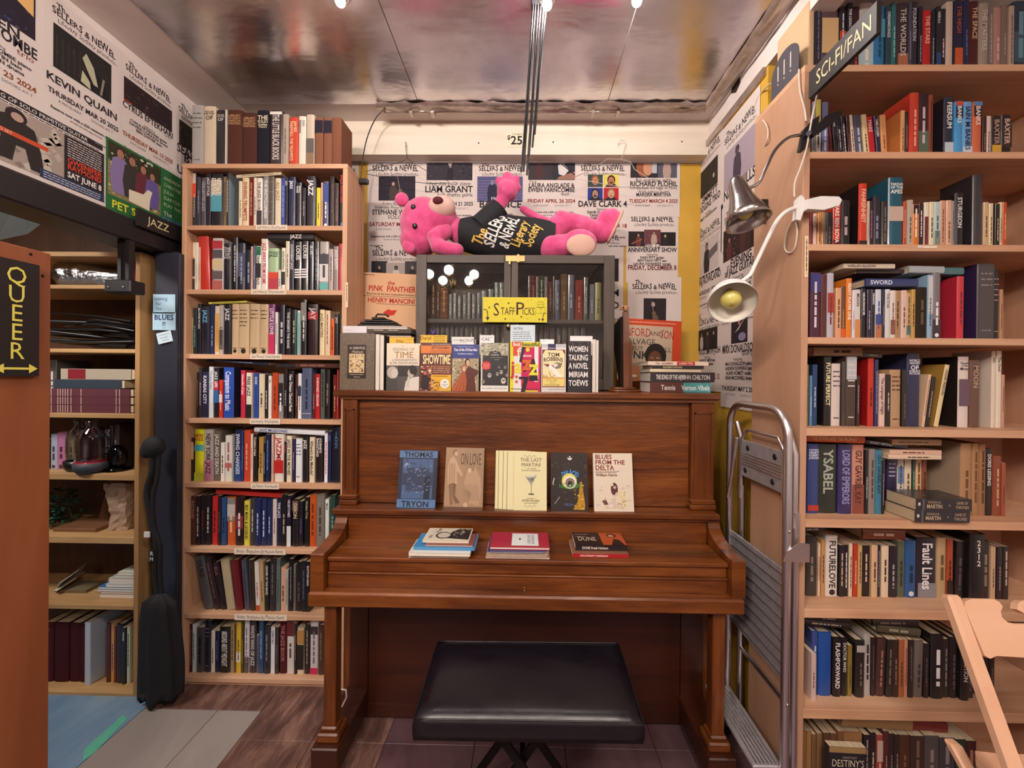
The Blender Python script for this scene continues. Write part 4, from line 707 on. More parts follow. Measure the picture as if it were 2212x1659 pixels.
sub(P, 'ledge_moulding', MB().box(PXA + .04, PXB - .04, 1.515, 1.60, .842, .853, bev=.003), 'mahog')
sub(P, 'fallboard', MB().box(PXA + .045, PXB - .045, 1.527, 1.56, .75, .842), 'mahog')
for x in (PXA - .004, PXB - .042):
    prof = [(1.60, .853), (1.527, .853), (1.524, .835), (1.515, .818), (1.497, .802), (1.47, .79), (1.43, .781), (1.385, .777), (1.346, .776), (1.343, .772), (1.343, .648), (1.60, .648)]
    sub(P, 'arm', MB().prism(prof, x, x + .046, 'x'), 'mahog')
xa_, xb_ = PXA + .044, PXB - .044
sub(P, 'key_lid', MB().box(xa_, xb_, 1.444, 1.526, .742, .757, bev=.002), 'mahog')
sub(P, 'key_lid_flap', MB().box(xa_, xb_, 1.362, 1.442, .742, .7565, bev=.003), 'mahog')
m = MB()
for i in range(3): m.box(-.5 + .5 * i, -.3 + .5 * i, 1.4405, 1.4455, .756, .7578)
sub(P, 'hinge', m, 'brass')['kind'] = 'stuff'
sub(P, 'lid_front', MB().box(xa_, xb_, 1.372, 1.40, .703, .742, bev=.003), 'mahog')
sub(P, 'bead_moulding', MB().box(xa_, xb_, 1.364, 1.40, .697, .703, bev=.002), 'mahog')
sub(P, 'key_slip', MB().box(xa_, xb_, 1.37, 1.40, .650, .697), 'mahog')
a, b = atY(663, 1308, 1.33).x, atY(1611, 1308, 1.33).x
sub(P, 'key_bed', MB().box(a, b, 1.33, 1.60, .598, .649, bev=.006), 'mahog')
q = atY(1133, 1272.5, 1.369)
sub(P, 'keyhole', MB().lathe([(.003, 0), (.0055, 0), (.0055, .003), (.003, .003), (.003, 0)], 14, None, 0, Matrix.Translation((q.x, 1.370, q.z)) @ Matrix.Rotation(PI / 2, 4, 'X')), 'brass')
for xf in (atY(712, 1450, 1.36).x, atY(1553, 1450, 1.36).x):
    lg = sub(P, 'leg', MB().box(xf - .0215, xf + .0215, 1.36, 1.405, .165, .598, bev=.003), 'mahog_up')
    for w_, z0, z1 in ((.029, .15, .166), (.038, .118, .15)):
        m = MB().box(xf - w_, xf + w_, 1.383 - w_, 1.383 + w_, z0, z1, bev=.005); m.v = [(x - l.x, y - l.y, z - l.z) for x, y, z in m.v]; m.build('foot_moulding', 'mahog', lg)
    sub(P, 'toe_rail', MB().box(xf - .047, xf + .047, 1.325, 1.60, .03, .118, bev=.004), 'mahog_shaded')
    for y in (1.36, 1.57): sub(P, 'caster', MB().lathe([(.001, -.011), (.017, -.011), (.019, -.004), (.019, .004), (.017, .011), (.001, .011)], 14, None, 0, Matrix.Translation((xf, y, .019)) @ Matrix.Rotation(PI / 2, 4, 'Y')), 'dark_metal')
sub(P, 'lower_panel', MB().box(atY(796, 1450, 1.585).x, atY(1468, 1450, 1.585).x, 1.585, 1.601, .06, .598), 'mahog_shaded')
for x0, x1 in ((PXA + .03, atY(794, 1450, 1.583).x), (atY(1470, 1450, 1.583).x, PXB - .03)): sub(P, 'lower_stile', MB().box(x0, x1, 1.583, 1.601, .06, .598), 'mahog_shaded')
sub(P, 'bottom_rail', MB().box(PXA + .03, PXB - .03, 1.58, 1.601, .01, .06), 'mahog_shaded')
# white cable behind the left leg
tag(MB().tube([atY(655, 1646, 1.45), atY(676, 1618, 1.45), atY(700, 1585, 1.47), atY(718, 1560, 1.5), atY(737, 1530, 1.5), atY(749, 1505, 1.5), atY(747, 1490, 1.5), atY(737, 1489, 1.5)], .0035, 6).build('cable', 'cord_white'), 'thin white cable curling up behind the left leg of the piano', 'cable')
# ------------------------------------------------------------------ piano bench
zb_ = .50
bl, br_, fl_, frr = atZ(946, 1379, zb_), atZ(1336, 1383, zb_), atZ(894, 1545, zb_), atZ(1390, 1553, zb_)
B = thing('piano_bench', 'padded black leather bench with crossed metal legs in front of the piano', 'bench', ((bl.x + frr.x) / 2, (bl.y + fl_.y) / 2, 0))
nx, ny = 18, 10; m = MB(); vs = []
def benchpt(u, v, z):
    p = (fl_ * (1 - u) + frr * u) * (1 - v) + (bl * (1 - u) + br_ * u) * v; return (p.x, p.y, z)
r = random.Random(2)
for j in range(ny + 1):
    for i in range(nx + 1):
        u, v = i / nx, j / ny; e = min(u, 1 - u) * .5; f = min(v, 1 - v); k = min(e, f * .35)
        vs.append(benchpt(u, v, zb_ - .010 * (1 - min(1, k / .05)) ** 2 + .006 * math.sin(PI * u) * math.sin(PI * v) + (r.uniform(-.0007, .0007) if 0 < i < nx and 0 < j < ny else 0)))
m.add(vs, [(j * (nx + 1) + i, j * (nx + 1) + i + 1, (j + 1) * (nx + 1) + i + 1, (j + 1) * (nx + 1) + i) for j in range(ny) for i in range(nx)], None, 0, True)
ring = [(i, 0) for i in range(nx)] + [(nx, j) for j in range(ny)] + [(i, ny) for i in range(nx, 0, -1)] + [(0, j) for j in range(ny, 0, -1)]
rv = []
for i, j in ring:
    u, v = i / nx, j / ny; du = (u - .5) * .012; dv = (v - .5) * .02; bt = [vs[j * (nx + 1) + i], benchpt(u + du * .9, v + dv * .9, zb_ - .022), benchpt(u + du, v + dv, zb_ - .045), benchpt(u + du * .2, v + dv * .2, zb_ - .066)]
    rv += bt
n = len(ring)
m.add(rv, [(4 * i + k + 1, 4 * ((i + 1) % n) + k + 1, 4 * ((i + 1) % n) + k, 4 * i + k) for i in range(n) for k in range(3)], None, 0, True)
m.add([rv[4 * i + 3] for i in range(n)], [tuple(range(n))[::-1]], None)
sub(B, 'seat', m, 'leather', merge=True)
pp = MB().tube([Vector(vs[j * (nx + 1) + i]) + Vector((0, 0, .0005)) for i, j in ring], .0022, 6, closed=True)
sub(B, 'piping', pp, 'leather')
for y in (1.11, 1.27):
    for s in (-1, 1):
        mb = MB().prism([(s * .095 - .014, .434), (s * .095 + .014, .434), (-s * .205 + .014, .012), (-s * .205 - .014, .012)], y + (.008 if s > 0 else -.016), y + (.016 if s > 0 else -.008), 'y')
        mb.v = [(x + .005, yy, z) for x, yy, z in mb.v]; sub(B, 'leg', mb, 'dark_metal')
for s in (-1, 1): sub(B, 'foot_bar', MB().box(.005 + s * .205 - .013, .005 + s * .205 + .013, 1.02, 1.36, 0, .024, bev=.004), 'dark_metal')
sub(B, 'pivot', MB().tube([(.005, 1.09, .277), (.005, 1.29, .277)], .008, 10), 'dark_metal')
# ------------------------------------------------------------------ books that face the room
def facing(name, label, x0, x1, yt, yb, Y, T, col, art, lean=0.0, hard=True, group=None, roll=0, ztop=None, white=True, spine_right=False, yaw=0, gloss='gloss', edge=None):
    A = atY(x0, yb, Y); Bp = atY(x1, yb, Y); H = (atY(x0, yt, Y + .02 * lean).z - A.z) / math.cos(lean); W = Bp.x - A.x
    r = thing(name, label, 'book', (A.x, Y, A.z if ztop is None else ztop + .0004), (-lean, roll, yaw), group)
    cb = .002 if hard else .0008; lip = .003 if hard else 0; cv = MB(); ec = edge or col
    cv.box(0, W, 0, cb, 0, H, ec).box(0, W, T - cb, T, 0, H, ec).box(*((0, cb) if not spine_right else (W - cb, W)), cb, T - cb, 0, H, ec)
    c = Cv(cv, (0, 0, 0), FX, FZ, eps=.0002); c.rect(0, 0, W, H, col); art(c, W, H)
    cv.build('cover', gloss, r)
    MB().box(cb if not spine_right else lip, W - lip if not spine_right else W - cb, cb, T - cb, lip, H - lip).build('pages', 'page_white' if white else 'page', r); return r
zl = zlid
YF = 1.568
G1 = 'staff picks along the front of the piano lid'
def speck(c, u0, v0, u1, v1, n, cols, s0, s1, seed=1):
    r = random.Random(seed)
    for k in cols:
        vs, fs = [], []
        for i in range(n // len(cols)):
            u, v, a, b = r.uniform(u0, u1), r.uniform(v0, v1), r.uniform(s0, s1), r.uniform(s0, s1) * .7
            u = min(max(u, u0 + a), u1 - a); v = min(max(v, v0 + b), v1 - b); j = len(vs)
            vs += [c.P(u - a, v), c.P(u, v - b), c.P(u + a, v), c.P(u, v + b)]; fs.append((j, j + 1, j + 2, j + 3))
        c.mb.add(vs, fs, k, c.mat); c.d += c.step
def a_gentle(c, W, H):
    speck(c, 0, 0, W, H, 520, ('4c4038', 'a08c70', '5e5246', '8a7860'), .0012, .003, 3)
    c.rect(W * .22, H * .2, W * .76, H * .8, '2e2422'); c.text('A GENTLE', W * .5, H * .72, H * .042, 'e8dcc8', fit=W * .44); c.text('Madness', W * .5, H * .655, H * .04, 'd8ccb8', fit=W * .42, slant=.3)
    c.rect(W * .27, H * .3, W * .71, H * .64, 'd8bc90'); speck(c, W * .28, H * .31, W * .7, H * .63, 90, ('8a6a44', '5a4028', 'ead8b0'), .002, .006, 4)
    c.scrawl(W * .3, H * .265, W * .7, .003, 'c8b8a0', 3); c.text('Basbanes', W * .5, H * .22, H * .02, 'd8ccb8')
def a_time(c, W, H):
    c.text('THE', W * .48, H * .93, H * .022, 'b08c50'); c.text('ENDING OF', W * .52, H * .84, H * .062, '8a7040', fit=W * .66); c.text('TIME', W * .53, H * .69, H * .13, '9a6c20', fit=W * .8)
    c.text('J. KRISHNAMURTI', W * .55, H * .625, H * .045, '4a3a5a', fit=W * .82); c.text('& DR. DAVID BOHM', W * .53, H * .56, H * .045, '4a3a5a', fit=W * .88)
    c.rect(0, 0, W, H * .53, '55504c'); c.rect(W * .36, H * .3, W * .7, H * .53, '35302e')
    c.poly([(0, 0), (W * .36, 0), (W * .34, H * .2), (W * .2, H * .3), (0, H * .3)], '4a4644'); c.ell(W * .19, H * .38, W * .17, H * .13, 'b8b0a6'); c.ell(W * .25, H * .36, W * .1, H * .1, 'd0c8bc'); c.poly([(W * .33, H * .41), (W * .37, H * .35), (W * .32, H * .34)], 'd0c8bc')
    c.poly([(W * .55, 0), (W, 0), (W, H * .3), (W * .8, H * .28), (W * .6, H * .2)], 'ddd6cc'); c.ell(W * .8, H * .42, W * .14, H * .12, '241f1e'); c.ell(W * .75, H * .37, W * .1, H * .1, 'c0b6aa'); c.ell(W * .82, H * .43, W * .12, H * .09, '2a2422'); c.poly([(W * .6, H * .08), (W * .66, H * .3), (W * .72, H * .28), (W * .7, H * .06)], 'cfc6ba')
def a_show(c, W, H):
    c.rect(0, H * .94, W, H, '4a1a30'); c.text('NEW YORK TIMES BESTSELLER', W * .65, H * .955, H * .022, 'e8d0b0', fit=W * .6)
    c.rect(0, H * .78, W, H * .94, 'dc7a24'); c.text('JEFF PEARLMAN', W * .65, H * .87, H * .05, '3a1a24', fit=W * .6, bold=True); c.scrawl(W * .35, H * .83, W * .97, .0025, '5a2a24', 4); c.scrawl(W * .3, H * .80, W * .97, .0025, '5a2a24', 6)
    c.rect(0, H * .52, W, H * .78, '5a1c2e'); c.text('SHOWTIME', W * .52, H * .56, H * .185, 'f4e4a0', fit=W * .9, bold=True)
    c.rect(W * .36, H * .34, W, H * .51, '6a1c30')
    for k in range(3): c.text(('MAGIC, KAREEM, RILEY, AND THE', 'LOS ANGELES LAKERS', 'DYNASTY OF THE 1980s')[k], W * .68, H * (.46 - .045 * k), H * .026, 'f0d890', fit=W * .56)
    c.rect(0, 0, W * .34, H * .52, '8a3a2c'); speck(c, 0, 0, W * .36, H * .52, 60, ('2a1a1c', 'd8a080', 'f0e4dc', '4a2028'), .003, .008, 7)
    c.scrawl(W * .42, H * .3, W * .9, .003, '7a4a10', 7); c.person(W * .15, H * .02, H * .4, '241a1c', 'b87850'); speck(c, W * .34, 0, W * .64, H * .24, 36, ('5a2a1c', 'e8c890', 'c06030'), .003, .006, 8)
    c.ell(W * .8, H * .15, W * .15, H * .1, 'f0ece4', 20); c.text('100', W * .8, H * .17, H * .03, '2a2420', bold=True); c.scrawl(W * .7, H * .13, W * .9, .002, '3a3430', 5); c.scrawl(W * .72, H * .1, W * .88, .002, '3a3430', 8)
def a_tess(c, W, H):
    c.rect(0, H * .7, W, H, '2b3a84'); c.text('Tess of the d\'Urbervilles', W * .5, H * .86, H * .055, 'f0f0f8', fit=W * .88, bold=True, slant=.15); c.text('THOMAS HARDY', W * .5, H * .78, H * .034, 'e8e8f4', fit=W * .62); c.scrawl(W * .2, H * .945, W * .8, .002, 'c8cce8', 2)
    c.rect(0, 0, W, H * .7, 'a89878'); speck(c, 0, H * .1, W, H * .7, 120, ('e0d8c0', '6a6048', 'c8b898', '4a4438'), .002, .006, 12)
    c.poly([(W * .52, 0), (W * .92, 0), (W * .86, H * .3), (W, H * .38), (W, H * .44), (W * .76, H * .5), (W * .62, H * .54), (W * .5, H * .4)], '5a2a24'); c.ell(W * .58, H * .62, W * .1, H * .085, '2a1a18'); c.ell(W * .6, H * .605, W * .07, H * .065, 'd8a888')
    c.poly([(0, 0), (W * .52, 0), (W * .56, H * .22), (W * .5, H * .42), (W * .36, H * .42), (W * .26, H * .28), (W * .06, H * .14)], 'b05a34'); c.ell(W * .45, H * .48, W * .1, H * .085, '9a5a38'); c.ell(W * .46, H * .475, W * .065, H * .06, 'e0b090')
    for k in range(6): c.line([(W * (.08 + .07 * k), 0), (W * (.3 + .03 * k), H * .3)], .0015, '8a3c22' if k % 2 else 'd07c50')
def a_legend(c, W, H):
    c.rect(0, H * .74, W, H, 'a8a48c'); speck(c, 0, H * .74, W, H, 90, ('d8d4c0', '6a6854', '8a8870', 'e4e0d0'), .002, .006, 21)
    c.rect(W * .06, H * .12, W * .98, H * .74, '2e2d30'); c.poly([(W * .28, H * .72), (W * .28, H * .78), (W * .34, H * .82), (W * .46, H * .83), (W * .5, H * .85), (W * .54, H * .83), (W * .66, H * .82), (W * .72, H * .78), (W * .72, H * .72)], '2a292c')
    c.text('I AM', W * .5, H * .785, H * .03, 'e8e4d8'); c.text('LEGEND', W * .5, H * .735, H * .032, 'e8e4d8', fit=W * .32); c.scrawl(W * .35, H * .69, W * .75, .002, 'b8b4a8', 4); c.scrawl(W * .5, H * .65, W * .66, .002, 'b8b4a8', 6)
    c.poly([(W * .2 + (W * .18 if k % 2 else W * .145) * math.cos(PI * k / 14), H * .53 + (W * .18 if k % 2 else W * .145) * math.sin(PI * k / 14)) for k in range(28)], 'd02c30')
    for k in range(4): c.scrawl(W * .1, H * (.56 - .028 * k), W * .32, .002, 'f0d0c8', 9 + k)
    for x, y, q, g in ((.32, .33, .07, 'c0b8ac'), (.6, .36, .055, 'a8a094'), (.74, .4, .06, 'b8b0a4'), (.88, .5, .05, '8a8478'), (.66, .5, .04, '7a746a'), (.1, .2, .06, '8a8478'), (.82, .22, .09, 'cfc8bc'), (.94, .34, .05, '9a9488')): c.ell(W * x, H * y, W * q, W * q * 1.25, g, 12); c.ell(W * x, H * (y + .01), W * q * .7, W * q * .25, '3a3836', 8)
    c.rect(0, 0, W, H * .12, 'eceae4'); c.text('RICHARD MATHESON', W * .5, H * .045, H * .035, '4a4a4e', fit=W * .9)
def a_but(c, W, H):
    c.rect(W * .12, 0, W * .38, H * .9, 'ece8e4'); c.rect(W * .37, H * .1, W * .8, H * .89, 'cf1f5c'); c.rect(0, 0, W * .12, H, 'e8dc30'); c.rect(W * .8, H * .1, W * .93, H * .9, 'f0ecec'); c.rect(W * .93, 0, W, H * .9, 'c83060')
    c.rect(W * .4, H * .03, W, H * .2, 'd02058'); c.rect(W * .06, H * .9, W * .37, H, 'd8502a'); c.rect(W * .37, H * .9, W, H, 'e4d840'); c.text('but', W * .22, H * .915, H * .075, 'f4f0ec', bold=True); c.text('beautiful', W * .68, H * .915, H * .075, '2a2420', fit=W * .58, bold=True)
    c.rect(W * .1, H * .72, W * .34, H * .9, 'd8502a'); c.text('f', W * .28, H * .72, H * .16, 'f4e8e0', bold=True)
    c.poly([(W * .3, H * .6), (W * .4, H * .9), (W * .5, H * .9), (W * .38, H * .58)], '241c20'); c.poly([(W * .36, 0), (W * .5, 0), (W * .62, H * .3), (W * .3, H * .3), (W * .3, H * .25), (W * .46, H * .25)], '241c20')
    c.poly([(W * .72, H * .66), (W * .8, H * .66), (W * .93, H * .22), (W * .62, H * .22)], '241c20'); c.poly([(W * .4, H * .55), (W * .5, H * .55), (W * .44, H * .4), (W * .52, H * .4), (W * .54, H * .46), (W * .6, H * .46)], '241c20')
    c.text('about', W * .56, H * .7, H * .05, 'f8e4ec', bold=True); c.ell(W * .58, H * .84, W * .06, W * .07, 'e8dc40')
    c.text('j', W * .1, H * .35, H * .26, 'c83028', bold=True); c.text('a', W * .26, H * .38, H * .27, 'e8dc30', fit=W * .24, bold=True); c.text('z', W * .55, H * .44, H * .28, 'dc6a2c', bold=True); c.text('z', W * .78, H * .34, H * .3, 'e8dc40', bold=True); c.ell(W * .22, H * .3, W * .045, W * .045, 'd84a24'); c.ell(W * .22, H * .2, W * .045, W * .045, 'd84a24')
    c.scrawl(W * .05, H * .05, W * .95, .003, '3a3030', 11)
def a_robbins(c, W, H):
    c.rect(0, H * .93, W, H, 'c8c8cc'); c.rect(W * .26, H * .82, W * .58, H, '34305c'); c.text('Bantam', W * .42, H * .9, H * .03, 'e8e8f0')
    c.rect(W * .03, H * .1, W * .97, H * .88, '8a2c2c'); c.poly([(W * .05, H * .12), (W * .95, H * .12), (W * .95, H * .78), (W * .85, H * .87), (W * .15, H * .87), (W * .05, H * .78)], 'f0e6b4')
    c.text('TOM', W * .5, H * .74, H * .075, '4a3a2c', bold=True); c.text('ROBBINS', W * .48, H * .65, H * .08, '4a3a2c', fit=W * .8, bold=True, arc=.4)
    c.poly([(W * .24, H * .52), (W * .42, H * .46), (W * .56, H * .36), (W * .7, H * .28), (W * .92, H * .3), (W * .72, H * .4), (W * .52, H * .54), (W * .32, H * .58)], 'f8f4ec'); c.poly([(W * .4, H * .55), (W * .6, H * .62), (W * .86, H * .6), (W * .78, H * .5), (W * .6, H * .48)], '8a7a6a'); c.poly([(W * .44, H * .57), (W * .6, H * .6), (W * .7, H * .56), (W * .56, H * .51)], 'e8e0d4')
    c.ell(W * .25, H * .555, W * .07, W * .06, '9a2c30'); c.poly([(W * .2, H * .57), (W * .06, H * .6), (W * .19, H * .54)], '5a5044'); c.line([(W * .56, H * .36), (W * .42, H * .3), (W * .3, H * .42)], .0015, '3a3430')
    c.rect(W * .05, H * .27, W * .95, H * .31, 'e0b060'); c.poly([(W * .06, H * .3), (W * .1, H * .38), (W * .14, H * .3)], 'c89040'); c.poly([(W * .16, H * .3), (W * .21, H * .36), (W * .26, H * .3)], 'c89040')
    c.rect(W * .05, H * .12, W * .95, H * .27, 'ecd880'); c.text('STILL LIFE', W * .42, H * .225, H * .034, '6a5420', slant=.2); c.text('WITH', W * .46, H * .175, H * .03, '6a5420'); c.text('WOODPECKER', W * .44, H * .13, H * .034, '6a5420', fit=W * .62)
    c.rect(0, 0, W, H * .1, 'd8d4d0'); c.scrawl(W * .3, H * .05, W * .95, .0025, '4a4a4a', 3)
def a_women(c, W, H):
    speck(c, 0, H * .9, W, H, 20, ('4a4448', '3a3438'), .004, .01, 31)
    for k, t_ in enumerate(('WOMEN', 'TALKING', 'A NOVEL', 'MIRIAM', 'TOEWS')): c.text(t_, W * .46, H * (.79 - .165 * k), H * .105, 'f0ecea', fit=W * .84, bold=True, jit=.05, seed=k)
    for x, y, q in ((.36, .625, 'd84050'), (.44, .46, '7ab0e0'), (.52, .295, 'd84050')): c.rect(W * x, H * y, W * x + .004, H * (y + .02), q)
YF2 = YF + .02
picks = [('hardback', 'thick brown mottled hardback with a small framed picture at left end of piano lid', 733, 808, 721, 843, YF2, .045, '6e6052', a_gentle, True, False),
 ('hardback', 'cream book with a large brown title over two grey men in profile', 834, 905, 743, 845, YF, .02, 'e8dac2', a_time, True, True),
 ('paperback', 'orange and maroon basketball book with a big pale yellow title', 908, 974, 742, 846, YF, .028, 'e8b42c', a_show, False, True),
 ('paperback', 'blue topped classic with a couple in red and brown below', 976, 1033, 745, 846, YF, .026, 'b8a888', a_tess, False, True),
 ('paperback', 'dark grey paperback with staring faces and a red starburst', 1038, 1098, 741, 846, YF, .014, 'd8d4c8', a_legend, False, True),
 ('paperback', 'loud pink, yellow and black paperback with jumbled letters', 1101, 1167, 738, 846, YF, .018, 'e4d840', a_but, False, True),
 ('paperback', 'cream paperback with a flying bird in a maroon border', 1169, 1222, 741, 845, YF, .02, 'e8e4e0', a_robbins, False, True),
 ('paperback', 'black paperback filled with bold white capitals, yellow tabs beside it', 1226, 1276, 733, 844, YF, .022, '2b282b', a_women, False, True)]
picks[-1] = picks[-1][:1] + ('black paperback filled with five lines of bold white capitals',) + picks[-1][2:]
for i, (nm, lb, x0, x1, yt, yb, Y, T, col, art, hd, wh) in enumerate(picks):
    facing(nm, lb, x0, x1, yt, yb, Y, T, col, art, 0.02, hd, G1, 0, zl, wh, yaw=-.0)
def spare(x0, x1, yt, Y, col, lb, D=.14):
    A = atY(x0, 845, Y); Bq = atY(x1, 845, Y); H = atY(x0, yt, Y).z - zl
    r = thing('paperback', lb, 'book', (A.x, Y, zl + .0004), (0, 0, 0), G1); T = Bq.x - A.x
    MB().box(0, .001, 0, D, 0, H, col).box(T - .001, T, 0, D, 0, H, col).box(.001, T - .001, D - .001, D, 0, H, col).build('cover', 'matte', r); MB().box(.001, T - .001, .0, D - .001, 0, H - .0005).build('pages', 'page_white', r)
spare(811, 818.5, 722, YF2, 'e8e0d8', 'white fore edge of a book just right of the mottled hardback', .1)
spare(820, 829, 724, YF2 + .01, '2a2426', 'dark book with pale edge between white fore edge and cream book', .1)
spare(1279, 1286, 733, YF + .02, 'ece8e4', 'white paperback edge beside the black book of white capitals', .1)
spare(1287, 1292, 735, YF + .022, 'e4dcd4', 'last thin white paperback edge in the staff picks row', .1)
def note(lab, x0, x1, yt, yb, Y, col, draw, group='handwritten cards above the staff picks'):
    A = atY(x0, yb + 22, Y); Bq = atY(x1, yt, Y); h0 = (atY(x0, yb, Y).z - A.z)
    return card('note_card', lab, 'card', (A.x, Y, A.z), FX, FZ, Bq.x - A.x, Bq.z - A.z, col, lambda c: draw(c, Bq.x - A.x, Bq.z - A.z, h0), group=group)
def n_elias(c, W, H, h): c.text('Elias', W * .42, h + (H - h) * .35, (H - h) * .36, '2a2018', jit=.15, slant=.2); c.scrawl(W * .7, h + (H - h) * .7, W * .95, .0022, 'a88020', 3); c.scrawl(W * .66, h + (H - h) * .3, W * .95, .0022, 'a88020', 5)
def n_daryl(c, W, H, h):
    c.text('Daryl', W * .2, h + (H - h) * .5, (H - h) * .36, '2a2018', jit=.2)
    for k in range(4): c.scrawl(W * .5, h + (H - h) * (.78 - .2 * k), W * .92, .0028, '5a4410', 3 + k)
def n_bronte(c, W, H, h): c.text('BRONTE', W * .7, h + (H - h) * .45, (H - h) * .3, '3a3a40', jit=.2); c.scrawl(W * .06, h + (H - h) * .6, W * .4, .003, '5a5a60', 5); c.scrawl(W * .1, h + (H - h) * .3, W * .7, .002, '8a8a90', 6)
def n_cal(c, W, H, h): c.text('CAL', W * .42, h + (H - h) * .4, (H - h) * .34, '2a2a30', jit=.15); c.scrawl(W * .7, h + (H - h) * .75, W * .86, .002, '5a8a8a', 2)
def n_peter(c, W, H, h):
    c.text('PETER', W * .32, h + (H - h) * .72, (H - h) * .13, '2a2a34', jit=.2)
    for k in range(5): c.scrawl(W * .1, h + (H - h) * (.56 - .12 * k), W * (.8 + .02 * k), .003, '5a5a68', 7 + k, .03)
note('yellow handwritten card above the cream book with two profiles', 841, 894, 729, 746, YF + .022, 'e4b84c', n_elias)
note('yellow handwritten card above the basketball book', 908, 966, 724, 744, YF + .03, 'e4b84c', n_daryl)
note('white handwritten card above the blue topped classic', 976, 1024, 728, 747, YF + .028, 'e4e4e2', n_bronte)
note('small white card above the dark book with faces', 1036, 1068, 724, 744, YF + .018, 'e8e8ea', n_cal)
note('tall pale blue note card above the loud pink paperback', 1102, 1156, 702, 740, YF + .021, 'd4e4ec', n_peter)
note('blank white slip above the cream bird paperback', 1166, 1197, 733, 745, YF + .022, 'e4ecee', lambda c, W, H, h: c.scrawl(W * .1, H * .85, W * .4, .002, 'b0b8c0', 3))
note('white slip behind the black book of white capitals', 1231, 1280, 726, 745, YF + .026, 'ece8e8', lambda c, W, H, h: c.scrawl(W * .1, H * .95, W * .3, .001, 'b0b8c0', 3))
# books leaning on the upper panel, standing on the music ledge
G2 = 'books leaning on the piano panel'
zs = .875
def a_tryon(c, W, H):
    c.rect(0, 0, W, H, '2a3044'); c.rect(W * .1, H * .17, W * .9, H * .85, '4a6288'); c.rect(W * .2, H * .3, W * .8, H * .7, '3a4660'); c.rect(W * .08, H * .4, W * .92, H * .62, '34405a'); c.rect(W * .68, H * .16, W * .84, H * .56, '262b3a')
    speck(c, W * .12, H * .18, W * .88, H * .84, 70, ('6a88b4', '2e3448', '8a9cb8', '53709c'), .002, .006, 41); c.ell(W * .2, H * .76, .003, .003, 'dce4f0', 8)
    c.rect(0, H * .87, W, H * .99, '5a7ca8'); c.text('THOMAS', W * .5, H * .885, H * .085, '16181e', fit=W * .88, bold=True); c.rect(0, H * .02, W, H * .16, '5a7ca8'); c.text('TRYON', W * .48, H * .035, H * .095, '16181e', fit=W * .9, bold=True)
def a_onlove(c, W, H):
    c.rect(W * .5, H * .2, W, H, 'a08468'); c.text('ON LOVE', W * .66, H * .72, H * .19, '4a3428', fit=W * .54, st=.7); c.scrawl(W * .82, H * .665, W * .92, .002, '4a3428', 2)
    c.poly([(W * .06, H * .65), (W * .1, H * .8), (W * .2, H * .86), (W * .27, H * .8), (W * .42, H * .6), (W * .46, H * .56), (W * .44, H * .52), (W * .36, H * .58), (W * .3, H * .62), (W * .32, H * .4), (W * .08, H * .38)], 'c4a686'); c.ell(W * .24, H * .92, W * .07, W * .08, '8a6c50'); c.ell(W * .27, H * .9, W * .05, W * .06, 'c8aa8a')
    c.poly([(W * .1, H * .4), (W * .22, H * .42), (W * .2, H * .2), (W * .24, H * .08), (W * .16, H * .06), (W * .14, H * .2)], '8a6a50'); c.poly([(W * .22, H * .42), (W * .3, H * .4), (W * .28, H * .22), (W * .42, H * .1), (W * .3, H * .09), (W * .22, H * .2)], '7a5c44')
    c.poly([(W * .56, H * .6), (W * .62, H * .68), (W * .8, H * .68), (W * .92, H * .5), (W * .96, H * .3), (W * .9, H * .06), (W * .64, H * .1), (W * .7, H * .26), (W * .54, H * .34), (W * .5, H * .42)], 'b8997a'); c.ell(W * .68, H * .66, W * .09, W * .08, '9a7c60'); c.ell(W * .64, H * .63, W * .05, W * .06, 'd0b494')
    for k in range(7): c.line([(W * (.55 + .05 * k), H * .4), (W * (.66 + .04 * k), H * .14)], .001, '7a5c44')
    for k in range(4): c.line([(W * (.12 + .04 * k), H * .74), (W * (.12 + .045 * k), H * .42)], .001, '8a6c50')
    c.ell(W * .56, H * .07, W * .06, W * .06, 'c8aa8a'); c.rect(0, 0, W, H * .04, '6a4e3a')
def a_martini(c, W, H):
    c.line([(W * (.3 + .02 * k), H * (.92 + .02 * math.sin(k * .9))) for k in range(21)], .0012, '6a6244'); c.line([(W * (.32 + .02 * k), H * (.07 + .02 * math.sin(k * .9))) for k in range(19)], .0012, '6a6244')
    c.text('THE LAST', W * .52, H * .83, H * .06, '4a4436', fit=W * .76); c.text('MARTINI', W * .52, H * .745, H * .06, '4a4436', fit=W * .66); c.text('A MUTANTER', W * .52, H * .70, H * .02, '4a4436'); c.text('SENIORS COMPANION', W * .52, H * .665, H * .022, '4a4436')
    c.poly([(W * .36, H * .58), (W * .68, H * .6), (W * .53, H * .44)], 'cfd0c4'); c.poly([(W * .4, H * .55), (W * .64, H * .565), (W * .53, H * .46)], '8a8a80'); c.line([(W * .36, H * .58), (W * .53, H * .43), (W * .53, H * .28)], .0015, '3a3830'); c.line([(W * .68, H * .6), (W * .53, H * .43)], .0015, '3a3830'); c.ell(W * .53, H * .275, W * .1, H * .012, '4a4840'); c.ell(W * .56, H * .52, W * .03, W * .03, '5a5a4c')
    c.text('COMPILED BY', W * .52, H * .195, H * .016, '5a5444'); c.text('PETER SELLERS', W * .52, H * .15, H * .032, '4a4436', fit=W * .74); c.text('WITH DAN MILLAR', W * .52, H * .115, H * .018, '5a5444')
